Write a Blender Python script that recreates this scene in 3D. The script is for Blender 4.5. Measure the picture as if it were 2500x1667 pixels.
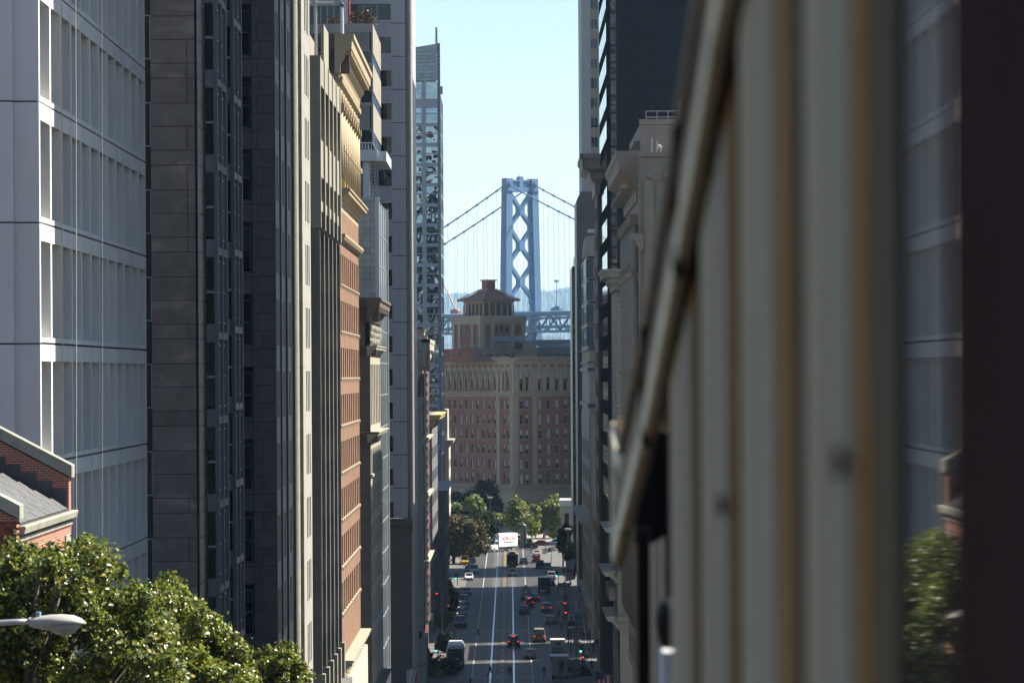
import bpy, math, random
import numpy as np
R = math.radians
random.seed(7)
for _o in list(bpy.data.objects): bpy.data.objects.remove(_o)
SC = bpy.context.scene
COL = SC.collection

# ------------------------------------------------------------------ camera, sky, sun, exposure
F, VX, VY, CZ = 8950.0, 1244.0, 912.0, 43.5        # focal length in photo pixels, street vanishing point, eye height
ROLL = R(0.33)
cam = bpy.data.cameras.new('camera'); camo = bpy.data.objects.new('camera', cam); COL.objects.link(camo)
camo.location = (0, 0, CZ); camo.rotation_euler = (R(90), ROLL, 0)
cam.sensor_width = 36; cam.lens = F/2500*36; cam.shift_x = (1250-VX)/2500; cam.shift_y = (VY-833.5)/2500
cam.clip_start = 0.1; cam.clip_end = 60000
cam.dof.use_dof = True; cam.dof.focus_distance = 420; cam.dof.aperture_fstop = 11
SC.camera = camo
SUN_EL, SUN_AHEAD = R(50), R(15)
w = bpy.data.worlds.new('World'); SC.world = w; w.use_nodes = True
nt = w.node_tree; bg = nt.nodes['Background']
sk = nt.nodes.new('ShaderNodeTexSky'); sk.sky_type = 'NISHITA'; sk.sun_disc = False
sk.sun_elevation = SUN_EL; sk.sun_rotation = R(90)-SUN_AHEAD
sk.air_density = 1.0; sk.dust_density = 0.15; sk.ozone_density = 1.4; sk.altitude = 0
nt.links.new(sk.outputs[0], bg.inputs[0]); bg.inputs[1].default_value = 0.05
sl = bpy.data.lights.new('sun', 'SUN'); sl.energy = 5.0; sl.angle = R(0.5); sl.color = (1.0, 0.93, 0.80)
so = bpy.data.objects.new('sun', sl); COL.objects.link(so)
from mathutils import Vector
SD = Vector((math.cos(SUN_AHEAD)*math.cos(SUN_EL), math.sin(SUN_AHEAD)*math.cos(SUN_EL), math.sin(SUN_EL)))
so.rotation_euler = SD.to_track_quat('Z', 'Y').to_euler(); so.location = (60, 40, 200)
SC.view_settings.view_transform = 'Standard'; SC.view_settings.look = 'None'
SC.view_settings.exposure = 1.72; SC.view_settings.gamma = 1.0; SC.view_settings.use_curve_mapping = False
SC.render.engine = 'CYCLES'
cy = SC.cycles; cy.max_bounces = 7; cy.diffuse_bounces = 4; cy.glossy_bounces = 3; cy.transmission_bounces = 3
cy.volume_bounces = 0; cy.use_denoising = True; cy.sample_clamp_indirect = 6; cy.caustics_reflective = False; cy.caustics_refractive = False
cy.volume_step_rate = 4

# ------------------------------------------------------------------ photo pixel -> place
_c, _s = math.cos(ROLL), math.sin(ROLL)
def un(px, py):
    dx, dy = px-VX, py-VY
    return dx*_c+dy*_s, -dx*_s+dy*_c
def XA(px, Y, py=VY): return un(px, py)[0]*Y/F
def ZA(py, Y, px=VX): return CZ-un(px, py)[1]*Y/F
def YX(px, X, py=VY): return X*F/un(px, py)[0]      # distance at which a plane X is met by column px
_gp = [(-60, 49), (0, 40.3), (60, 31.3), (120, 22.5), (200, 13.5), (300, 7), (400, 3.4), (480, 2.0), (20000, 2.0)]
def GZ(Y):
    for (a, b), (c, d) in zip(_gp, _gp[1:]):
        if Y <= c: return b+(d-b)*(Y-a)/(c-a)
    return 2.0
def YG(py): return (CZ-2.0)*F/(py-VY)                # distance of a point on the flat lower street

# ------------------------------------------------------------------ materials
MATS = {}; ALB = .70
def lin(c):
    return tuple(((v/255)/12.92 if v/255 <= 0.04045 else (((v/255)+0.055)/1.055)**2.4) for v in c)
def mat(name, col, rough=0.7, var=0.12, scale=1.5, bump=0.0, bscale=30, metal=0.0, streak=0.0, emit=None, estr=0.0, spec=0.5, dirt=None, wob=None):
    if name in MATS: return MATS[name]
    if not metal: col = tuple(v*ALB for v in col)
    m = bpy.data.materials.new(name); m.use_nodes = True
    n = m.node_tree.nodes; L = m.node_tree.links; b = n['Principled BSDF']
    b.inputs['Roughness'].default_value = rough; b.inputs['Metallic'].default_value = metal
    b.inputs['Specular IOR Level'].default_value = spec
    b.inputs['Base Color'].default_value = (*col, 1)
    geo = n.new('ShaderNodeNewGeometry')
    if var > 0:
        tx = n.new('ShaderNodeTexNoise'); tx.inputs['Scale'].default_value = scale; tx.inputs['Detail'].default_value = 5
        mp = n.new('ShaderNodeMapping'); L.new(geo.outputs['Position'], mp.inputs[0]); L.new(mp.outputs[0], tx.inputs['Vector'])
        if streak: mp.inputs['Scale'].default_value = (1, 1, streak)
        oi = n.new('ShaderNodeObjectInfo')
        ad = n.new('ShaderNodeMath'); ad.operation = 'MULTIPLY_ADD'; L.new(oi.outputs['Random'], ad.inputs[0]); ad.inputs[1].default_value = 0.22
        L.new(tx.outputs[0], ad.inputs[2])
        mr = n.new('ShaderNodeMapRange'); L.new(ad.outputs[0], mr.inputs[0])
        mr.inputs[1].default_value = 0.3; mr.inputs[2].default_value = .92; mr.inputs[3].default_value = 1-var*1.6; mr.inputs[4].default_value = 1+var
        mx = n.new('ShaderNodeMix'); mx.data_type = 'RGBA'; mx.blend_type = 'MULTIPLY'; mx.inputs[0].default_value = 1
        mx.inputs[6].default_value = (*col, 1); L.new(mr.outputs[0], mx.inputs[7])
        out = mx.outputs[2]
        if dirt:
            t2 = n.new('ShaderNodeTexNoise'); t2.inputs['Scale'].default_value = dirt[1]; t2.inputs['Detail'].default_value = 6
            m2 = n.new('ShaderNodeMapping'); m2.inputs['Scale'].default_value = (1, 1, dirt[2]); L.new(geo.outputs['Position'], m2.inputs[0]); L.new(m2.outputs[0], t2.inputs['Vector'])
            cr = n.new('ShaderNodeMapRange'); L.new(t2.outputs[0], cr.inputs[0]); cr.inputs[1].default_value = dirt[3]; cr.inputs[2].default_value = dirt[3]+0.18
            m3 = n.new('ShaderNodeMix'); m3.data_type = 'RGBA'; L.new(cr.outputs[0], m3.inputs[0]); L.new(out, m3.inputs[6]); m3.inputs[7].default_value = (*dirt[0], 1)
            out = m3.outputs[2]
        L.new(out, b.inputs['Base Color'])
    if bump:
        tb = n.new('ShaderNodeTexNoise'); tb.inputs['Scale'].default_value = bscale; tb.inputs['Detail'].default_value = 2 if wob else 4
        L.new(geo.outputs['Position'], tb.inputs['Vector'])
        bp = n.new('ShaderNodeBump'); bp.inputs['Strength'].default_value = bump; bp.inputs['Distance'].default_value = wob or 0.05
        L.new(tb.outputs[0], bp.inputs['Height']); L.new(bp.outputs[0], b.inputs['Normal'])
    if emit:
        b.inputs['Emission Color'].default_value = (*emit, 1); b.inputs['Emission Strength'].default_value = estr
    MATS[name] = m
    return m
def brickmat(name, c1, c2, mortar, bw=0.21, bh=0.072, ms=0.012):
    m = bpy.data.materials.new(name); m.use_nodes = True; MATS[name] = m
    n = m.node_tree.nodes; L = m.node_tree.links; b = n['Principled BSDF']; b.inputs['Roughness'].default_value = 0.85
    geo = n.new('ShaderNodeNewGeometry'); sp = n.new('ShaderNodeSeparateXYZ'); L.new(geo.outputs['Position'], sp.inputs[0])
    ad = n.new('ShaderNodeMath'); L.new(sp.outputs[0], ad.inputs[0]); L.new(sp.outputs[1], ad.inputs[1])
    cb = n.new('ShaderNodeCombineXYZ'); L.new(ad.outputs[0], cb.inputs[0]); L.new(sp.outputs[2], cb.inputs[1])
    t = n.new('ShaderNodeTexBrick'); L.new(cb.outputs[0], t.inputs['Vector'])
    t.inputs['Scale'].default_value = 1; t.inputs['Brick Width'].default_value = bw; t.inputs['Row Height'].default_value = bh; t.inputs['Mortar Size'].default_value = ms
    t.inputs['Color1'].default_value = (*c1, 1); t.inputs['Color2'].default_value = (*c2, 1); t.inputs['Mortar'].default_value = (*mortar, 1)
    nz = n.new('ShaderNodeTexNoise'); nz.inputs['Scale'].default_value = 0.6; nz.inputs['Detail'].default_value = 5; L.new(geo.outputs['Position'], nz.inputs['Vector'])
    mr = n.new('ShaderNodeMapRange'); L.new(nz.outputs[0], mr.inputs[0]); mr.inputs[1].default_value = .3; mr.inputs[2].default_value = .7; mr.inputs[3].default_value = .8; mr.inputs[4].default_value = 1.15
    mx = n.new('ShaderNodeMix'); mx.data_type = 'RGBA'; mx.blend_type = 'MULTIPLY'; mx.inputs[0].default_value = 1
    L.new(t.outputs[0], mx.inputs[6]); L.new(mr.outputs[0], mx.inputs[7]); L.new(mx.outputs[2], b.inputs['Base Color'])
    bp = n.new('ShaderNodeBump'); bp.inputs['Strength'].default_value = .5; bp.inputs['Distance'].default_value = .01; bp.invert = True
    L.new(t.outputs[1], bp.inputs['Height']); L.new(bp.outputs[0], b.inputs['Normal'])
    return m

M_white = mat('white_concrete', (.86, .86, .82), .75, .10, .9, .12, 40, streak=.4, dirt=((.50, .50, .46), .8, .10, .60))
M_whiteshade = mat('shaded_white_concrete', (.72, .71, .70), .7, .10, .5, .1, 40, streak=.3, dirt=((.52, .51, .49), 1.0, .12, .62))  # white concrete for the corner, its shade put into the colour
M_gran = mat('grey_granite', (.33, .30, .275), .6, .16, 1.2, .2, 60, dirt=((.24, .22, .20), 1.2, .3, .58))
M_granw = mat('brown_granite', (.215, .185, .165), .5, .2, 1.1, .15, 60, dirt=((.27, .22, .19), .5, 2.2, .55))
M_granlit = mat('sunlit_granite', (.36, .345, .30), .6, .08, 1.5, .12, 60)  # sunlit copy of the grey granite: light put into the colour
M_frame = mat('grey_window_frame', (.30, .31, .34), .4, .05)
M_frwhite = mat('white_frame', (.6, .6, .6), .5, .05)
M_dark = mat('dark_gap', (.03, .03, .03), .9, .1)
M_glass = mat('dark_glass', (.012, .014, .018), .04, .3, .4, .06, .8, spec=.5, wob=.05)
M_glassb = mat('blue_glass', (.05, .075, .10), .03, .2, .4, .05, .7, spec=.7, wob=.05)
M_glasswav = mat('wavy_glass', (.27, .34, .40), .02, .2, .4, .3, .24, metal=1.0, wob=.6)
M_glassblk = mat('black_glass', (.006, .006, .008), .03, .3, .4, .5, .6, spec=.9, wob=.5)
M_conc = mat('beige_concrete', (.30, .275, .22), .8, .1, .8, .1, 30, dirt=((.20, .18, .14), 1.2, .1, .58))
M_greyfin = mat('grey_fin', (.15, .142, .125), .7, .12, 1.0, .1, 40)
M_tan = mat('tan_terracotta', (.40, .315, .19), .75, .1, .8, .15, 30, dirt=((.25, .195, .12), 1.2, .15, .58))
M_brick = brickmat('red_brick', lin((116, 80, 55)), lin((102, 68, 47)), (.16, .125, .09), .45, .12, .012)
M_brickd = brickmat('old_brick', lin((150, 70, 48)), lin((128, 58, 42)), (.33, .27, .22))
M_pale = mat('pale_stone', (.42, .42, .39), .7, .12, .6, .08, 40)
M_purp = mat('lilac_panel', (.47, .455, .48), .5, .06, .5, .05, 40)
M_cream = mat('cream_stone', (.40, .365, .29), .75, .1, .8, .15, 25, dirt=((.25, .22, .165), 1.1, .12, .58))
M_brown = mat('brown_stone', (.12, .10, .085), .8, .18, .8, .2, 20)
M_ombrick = brickmat('terracotta_brick', lin((142, 84, 62)), lin((130, 78, 58)), (.24, .18, .14), .5, .2, .02)
M_omstone = mat('weathered_terracotta', (.52, .41, .29), .8, .12, .4, .1, 10)
M_blind = mat('window_blind', (.62, .60, .54), .8, .1, 1)
M_black = mat('black_cladding', (.010, .010, .014), .3, .2, .8, .03, 4, spec=.3)
M_blackpan = mat('black_panel', (.010, .010, .018), .4, .12, .25, .05, 2, spec=.1)
M_brgran = mat('brown_cladding', (.085, .07, .062), .45, .15, .7, .08, 20)
M_roof = mat('flat_roof', (.14, .14, .14), .9, .15)
M_metal = mat('grey_metal', (.35, .36, .36), .4, .08, 2, metal=.6)
M_dkmetal = mat('dark_metal', (.05, .055, .06), .5, .1)
M_asph = mat('asphalt', (.052, .049, .046), .62, .38, .18, .2, 40, dirt=((.032, .032, .034), .8, 1, .55), streak=1)
M_walk = mat('concrete_pavement', (.115, .108, .10), .8, .18, .4, .1, 20)
M_line = mat('white_marking', (.55, .55, .53), .7, .2, 1.2)
M_yell = mat('yellow_marking', (.50, .33, .05), .7, .2, 1.2)
M_trk = mat('track_concrete', (.085, .08, .074), .7, .2, .8)
M_steel = mat('polished_steel', (.62, .64, .68), .3, .08, 2, metal=1.0)
M_tyre = mat('black_rubber', (.015, .015, .015), .8, .1)
M_tail = mat('red_tail_lamp', (.3, .01, .01), .3, 0, emit=(1, .03, .03), estr=.6)
M_head = mat('amber_lamp', (.8, .5, .2), .3, 0, emit=(1, .55, .2), estr=.8)
M_green = mat('green_signal', (.05, .5, .4), .3, 0, emit=(.1, 1, .75), estr=1.6)
M_red = mat('red_signal', (.5, .03, .02), .3, 0, emit=(1, .05, .03), estr=1.4)
M_wood = mat('bark', (.11, .085, .065), .9, .2, 6, .4, 20)

# ------------------------------------------------------------------ mesh helpers
class Fr:                                            # facade frame: a runs along the wall, b stands out of it, c is height
    def __init__(s, x, y, z, deg): s.o = (x, y, z); s.ang = R(deg)
    def pt(s, a, b, c):
        u = (math.cos(s.ang), math.sin(s.ang)); n = (u[1], -u[0])
        return (s.o[0]+u[0]*a+n[0]*b, s.o[1]+u[1]*a+n[1]*b, s.o[2]+c)
WL = {}
class MB:
    def __init__(s): s.v = []; s.f = []; s.m = []
    def add(s, vs, fs, mi=0):
        k = len(s.v); s.v += vs; s.f += [tuple(i+k for i in f) for f in fs]; s.m += [mi]*len(fs)
    def box(s, a0, a1, b0, b1, c0, c1, mi=0):       # b = outwards
        s.add([(a0, -b0, c0), (a1, -b0, c0), (a1, -b1, c0), (a0, -b1, c0), (a0, -b0, c1), (a1, -b0, c1), (a1, -b1, c1), (a0, -b1, c1)],
              [(0, 3, 2, 1), (4, 5, 6, 7), (0, 1, 5, 4), (1, 2, 6, 5), (2, 3, 7, 6), (3, 0, 4, 7)], mi); return s
    def cyl(s, p, q, r0, r1=None, n=10, mi=0, cap=True):
        r1 = r0 if r1 is None else r1
        p, q = Vector(p), Vector(q); d = (q-p).normalized(); t = Vector((0, 0, 1)) if abs(d.z) < .9 else Vector((1, 0, 0))
        u = d.cross(t).normalized(); w_ = d.cross(u)
        vs = []
        for i in range(n):
            a = 2*math.pi*i/n; e = u*math.cos(a)+w_*math.sin(a)
            vs.append(tuple(p+e*r0)); vs.append(tuple(q+e*r1))
        fs = [(2*i, 2*((i+1) % n), 2*((i+1) % n)+1, 2*i+1) for i in range(n)]
        if cap: fs += [tuple(2*i for i in range(n))[::-1], tuple(2*i+1 for i in range(n))]
        s.add(vs, fs, mi); return s
    def loft(s, rings, mi=0, cap=True, closed=True):
        n = len(rings[0]); vs = [tuple(p) for r in rings for p in r]; fs = []
        for k in range(len(rings)-1):
            for i in range(n if closed else n-1):
                j = (i+1) % n; fs.append((k*n+i, k*n+j, (k+1)*n+j, (k+1)*n+i))
        if cap: fs += [tuple(range(n))[::-1], tuple((len(rings)-1)*n+i for i in range(n))]
        s.add(vs, fs, mi); return s
    def prism(s, poly, b0, b1, mi=0):               # polygon in (a, c), thickness along b
        n = len(poly)
        return s.loft([[(a, -b0, c) for a, c in poly], [(a, -b1, c) for a, c in poly]], mi)
    def mesh(s, name, mats, smooth=False):
        me = bpy.data.meshes.new(name); me.from_pydata(s.v, [], s.f)
        for m_ in (mats if isinstance(mats, (list, tuple)) else [mats]): me.materials.append(m_)
        if any(s.m): me.polygons.foreach_set('material_index', s.m)
        if smooth: me.polygons.foreach_set('use_smooth', [True]*len(s.f))
        return me
def put(name, me, parent=None, loc=(0, 0, 0), ang=0.0):
    o = bpy.data.objects.new(name, me); COL.objects.link(o)
    WL[o.name] = loc
    if parent is not None:
        o.parent = parent; pw = WL[parent.name]; o.location = (loc[0]-pw[0], loc[1]-pw[1], loc[2]-pw[2])
        pr = parent.rotation_euler.z
        if pr:                                       # same turn as its parent
            d = Vector(o.location); d.rotate(__import__('mathutils').Euler((0, 0, -pr))); o.location = d; o.rotation_euler = (0, 0, ang-pr); return o
    else: o.location = loc
    if ang: o.rotation_euler = (0, 0, ang)
    return o
def tag(o, label=None, cat=None, group=None, kind=None):
    if label: o['label'] = label
    if cat: o['category'] = cat
    if group: o['group'] = group
    if kind: o['kind'] = kind
    return o
def thing(name, label, cat, loc, group=None, ang=0.0):
    return tag(put(name, None, None, loc, ang), label, cat, group)
def fobj(name, mb, m, parent, fr, smooth=False):
    return put(name, mb.mesh(name, m, smooth), parent, fr.o, fr.ang)
WF = Fr(0, 0, 0, 0)                                  # world frame: a = X, b = -Y, c = Z
def wobj(name, mb, m, parent=None, smooth=False): return fobj(name, mb, m, parent, WF, smooth)
def wbox(mb, x0, x1, y0, y1, z0, z1, mi=0): return mb.box(x0, x1, -y0, -y1, z0, z1, mi)

def grid(acuts, ccuts, opens, depth, back=0.0, mi=0):
    """one connected sheet of wall with real recessed openings; cells (i, j) in opens are holes with reveals"""
    mb = MB(); na = len(acuts); nc = len(ccuts); mb.v = [(a, 0.0, c) for c in ccuts for a in acuts]
    vid = lambda i, j: j*na+i
    for j in range(nc-1):
        for i in range(na-1):
            q = (vid(i, j), vid(i+1, j), vid(i+1, j+1), vid(i, j+1))
            if (i, j) in opens:
                k = len(mb.v); mb.v += [(acuts[i], depth, ccuts[j]), (acuts[i+1], depth, ccuts[j]), (acuts[i+1], depth, ccuts[j+1]), (acuts[i], depth, ccuts[j+1])]
                for e in range(4):
                    mb.f.append((q[e], q[(e+1) % 4], k+(e+1) % 4, k+e)); mb.m.append(mi)
            else: mb.f.append(q); mb.m.append(mi)
    if back:                                         # outer rim turned back
        k = len(mb.v); a0, a1, c0, c1 = acuts[0], acuts[-1], ccuts[0], ccuts[-1]
        for (j, i) in ((0, 0), (0, na-1), (nc-1, na-1), (nc-1, 0)): pass
        ed = [(vid(i, 0), vid(i+1, 0)) for i in range(na-1)]+[(vid(na-1, j), vid(na-1, j+1)) for j in range(nc-1)]
        ed += [(vid(i+1, nc-1), vid(i, nc-1)) for i in range(na-1)][::-1]+[(vid(0, j+1), vid(0, j)) for j in range(nc-1)][::-1]
        bk = {}
        for e in ed:
            for p in e:
                if p not in bk: bk[p] = len(mb.v); v = mb.v[p]; mb.v.append((v[0], back, v[2]))
            mb.f.append((e[1], e[0], bk[e[0]], bk[e[1]])); mb.m.append(mi)
    return mb
_wc = {}
def window(parent, fr, a0, a1, c0, c1, depth, frm=None, pane=None, fw=0.07, rail=True, mull=0, blind=None, blindm=None, name='window'):
    W, H = round(a1-a0, 3), round(c1-c0, 3); frm = frm or M_frame; pane = pane or M_glass
    key = (W, H, frm.name, pane.name, fw, rail, mull)
    if key not in _wc:
        ac = [0, fw]
        for k in range(mull): x = W*(k+1)/(mull+1); ac += [x-fw*.4, x+fw*.4]
        ac += [W-fw, W]; cc = [0, fw]+([H*.5-fw*.4, H*.5+fw*.4] if rail else [])+[H-fw, H]
        ops = {(i, j) for i in range(1, len(ac)-1, 2) for j in range(1, len(cc)-1, 2)}
        g = grid(ac, cc, ops, .05).mesh('window', frm)
        p = MB(); p.add([(0, .045, 0), (W, .045, 0), (W, .045, H), (0, .045, H)], [(0, 1, 2, 3)])
        _wc[key] = (g, p.mesh('pane', pane))
    g, p = _wc[key]
    q = fr.pt(a0, -depth+.06, c0)
    o = put(name, g, parent, q, fr.ang); put('pane', p, o, q, fr.ang)
    if blind:
        bk = ('b', W, round(H*blind, 2))
        if bk not in _wc:
            b = MB(); b.add([(.05, .03, H*(1-blind)), (W-.05, .03, H*(1-blind)), (W-.05, .03, H-.05), (.05, .03, H-.05)], [(0, 1, 2, 3)]); _wc[bk] = b.mesh('blind', blindm or M_blind)
        put('blind', _wc[bk], o, q, fr.ang)
    return o
def wall_windows(parent, fr, A, C, wins, depth, m, name='wall', back=0.0, **kw):
    """wins: list of (a0,a1,c0,c1) on a regular lattice"""
    ac = sorted({0.0, A}|{round(x, 4) for w_ in wins for x in w_[:2]}); cc = sorted({0.0, C}|{round(x, 4) for w_ in wins for x in w_[2:4]})
    ops = set()
    for w_ in wins:
        i0, i1 = ac.index(round(w_[0], 4)), ac.index(round(w_[1], 4)); j0, j1 = cc.index(round(w_[2], 4)), cc.index(round(w_[3], 4))
        ops |= {(i, j) for i in range(i0, i1) for j in range(j0, j1)}
    fobj(name, grid(ac, cc, ops, depth, back), m, parent, fr)
    for w_ in wins:
        k2 = dict(kw)
        if callable(k2.get('blind')): k2['blind'] = k2['blind']()
        window(parent, fr, *w_[:4], depth, **k2)
def blocks(parent, fr, rows, cols, m, t=.05, gap=.025, name='stone_block', skip=None):
    """rows [(c0,c1)], cols [(a0,a1)]: one slab each, proud of the wall behind so that the joints are recessed"""
    cache = {}
    for (c0, c1) in rows:
        for (a0, a1) in (cols(c0) if callable(cols) else cols):
            if skip and skip(a0, a1, c0, c1): continue
            W, H = round(a1-a0-gap, 3), round(c1-c0-gap, 3)
            if (W, H) not in cache: cache[(W, H)] = MB().box(0, W, 0, t, 0, H).mesh(name, m)
            put(name, cache[(W, H)], parent, fr.pt(a0+gap/2, .002, c0+gap/2), fr.ang)
def core(parent, x0, x1, y0, y1, z0, z1, m, name='core'):
    return wobj(name, wbox(MB(), x0, x1, y0, y1, z0, z1), m, parent)
def ledge(parent, fr, a0, a1, c, prof, m, name='cornice', wrap0=False, wrap1=False):
    """moulding: prof is [(b, dc)] outline swept along a; wrapped ends turn back by the projection"""
    rings = []
    for a, wr, sg in ((a0, wrap0, -1), (a1, wrap1, 1)):
        rings.append([(a+(sg*b if wr else 0), -b, c+d) for b, d in prof]+[(a, .3, c+prof[-1][1]), (a, .3, c+prof[0][1])])
    return fobj(name, MB().loft(rings), m, parent, fr)
def corniceprof(w_, h):
    return [(0, 0), (w_*.12, .02*h), (w_*.15, .25*h), (w_*.4, .38*h), (w_*.45, .55*h), (w_*.85, .62*h), (w_*.88, .82*h), (w_, .88*h), (w_, h)]
LF, RF = 90, -90                                      # street facades: left side faces +X, right side faces -X

# ================================================================== ground, street
def strip(name, x0, x1, dz, m, kind='structure', ys=None, label=None):
    ys = ys or [-60, 0, 60, 120, 200, 300, 400, 480, 930]
    mb = MB(); n = len(ys)
    mb.v = [(x, y, GZ(y)+dz) for y in ys for x in (x0, x1)]
    mb.f = [(2*i, 2*i+1, 2*i+3, 2*i+2) for i in range(n-1)]; mb.m = [0]*(n-1)
    o = wobj(name, mb, m); return tag(o, label or name.replace('_', ' '), kind=kind)
CX = -1.25                                            # street centre line
g = MB(); ys = [-500, -60, 0, 60, 120, 200, 300, 400, 480, 1180]
g.v = [(x, y, GZ(y)-.02) for y in ys for x in (-900, 900)]; g.f = [(2*i, 2*i+1, 2*i+3, 2*i+2) for i in range(len(ys)-1)]; g.m = [0]*(len(ys)-1)
tag(wobj('ground', g, M_walk), 'ground', kind='structure')
w_ = MB(); w_.add([(-9000, 1180, 0.2), (9000, 1180, 0.2), (9000, 17000, 0.2), (-9000, 17000, 0.2)], [(0, 1, 2, 3)])
M_water = mat('bay_water', (.03, .06, .08), .12, .2, .01, .3, .05)
tag(wobj('water', w_, M_water), 'water of the bay', kind='structure')
strip('road', CX-7.6, CX+7.6, .02, M_asph)
for sx, nm in ((-1, 'pavement_left'), (1, 'pavement_right')):
    x0, x1 = sorted((CX+sx*7.6, CX+sx*12.0))
    ys = [-60, 0, 60, 120, 200, 300, 400, 480, 905]; mb = MB()
    rings = [[(x0, y, GZ(y)-.02), (x1, y, GZ(y)-.02), (x1, y, GZ(y)+.14), (x0, y, GZ(y)+.14)] for y in ys]
    tag(wobj(nm, mb.loft(rings), M_walk), 'pavement', kind='structure')
lvl = [480, 905]
for sx in (-1, 1):
    cxl = CX+sx*1.62
    strip('track_bed', cxl-.78, cxl+.78, .024, M_trk, ys=lvl, label='cable car track bed')
    strip('cable_slot', cxl-.13, cxl+.13, .034, M_steel, ys=lvl, label='cable slot plate')
    for dx in (-.55, .55): strip('track_rail', cxl+dx-.05, cxl+dx+.05, .031, M_dkmetal, ys=lvl, label='track rail')
    strip('lane_line', CX+sx*4.15-.06, CX+sx*4.15+.06, .026, M_line, ys=lvl, label='white lane line')
def flat(name, x0, x1, y0, y1, m, z=2.03, label=None):
    mb = MB(); mb.add([(x0, y0, z), (x1, y0, z), (x1, y1, z), (x0, y1, z)], [(0, 1, 2, 3)])
    return tag(wobj(name, mb, m), label or name.replace('_', ' '), kind='structure')
for k in range(46):                                   # double yellow dashes between the tracks
    y = 484+k*9.0
    for dx in (-.14, .14): flat('yellow_dash', CX+dx-.06, CX+dx+.06, y, y+5.6, M_yell, label='yellow centre dash')
for (yc, nm) in ((500, 'near'), (590, 'mid'), (700, 'far')):
    for dy in (0, 3.4): flat('crosswalk_line', CX-7.4, CX+7.4, yc+dy, yc+dy+.35, M_line, z=2.028, label='crosswalk line')
for yc in (512, 690): flat('cross_street', -200, CX-7.7, yc-7, yc+7, M_asph, z=2.165, label='cross street'); 
_rp = random.Random(5); _pm = [mat('patch_dark', (.03, .029, .028), .6, .3, .5, .2, 40), mat('patch_light', (.085, .08, .072), .7, .3, .5, .2, 40), mat('patch_mid', (.042, .04, .038), .65, .3, .5)]
for k in range(34):                                   # utility cuts and repairs in the asphalt
    sx = _rp.choice((-1, 1)); x = CX+sx*_rp.uniform(2.7, 7.0); y = 490+_rp.random()*290; w2, l2 = _rp.uniform(.3, 1.1), _rp.uniform(1.5, 9)
    mb = MB(); mb.add([(x-w2+_rp.uniform(-.1, .1), y, 2.0236), (x+w2, y+_rp.uniform(-.3, .3), 2.0236), (x+w2+_rp.uniform(-.1, .1), y+l2, 2.0236), (x-w2, y+l2+_rp.uniform(-.3, .3), 2.0236)], [(0, 1, 2, 3)])
    if abs(x-CX) > 2.6+w2 and abs(x-CX)+w2 < 7.5: tag(wobj('road_patch', mb, _rp.choice(_pm)), 'asphalt repair patch', kind='structure')
# market street plaza, light paving crossing at the end
flat('plaza', -160, 160, 905, 990, mat('light_paving', (.30, .28, .25), .8, .2, .3), z=2.03)

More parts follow.
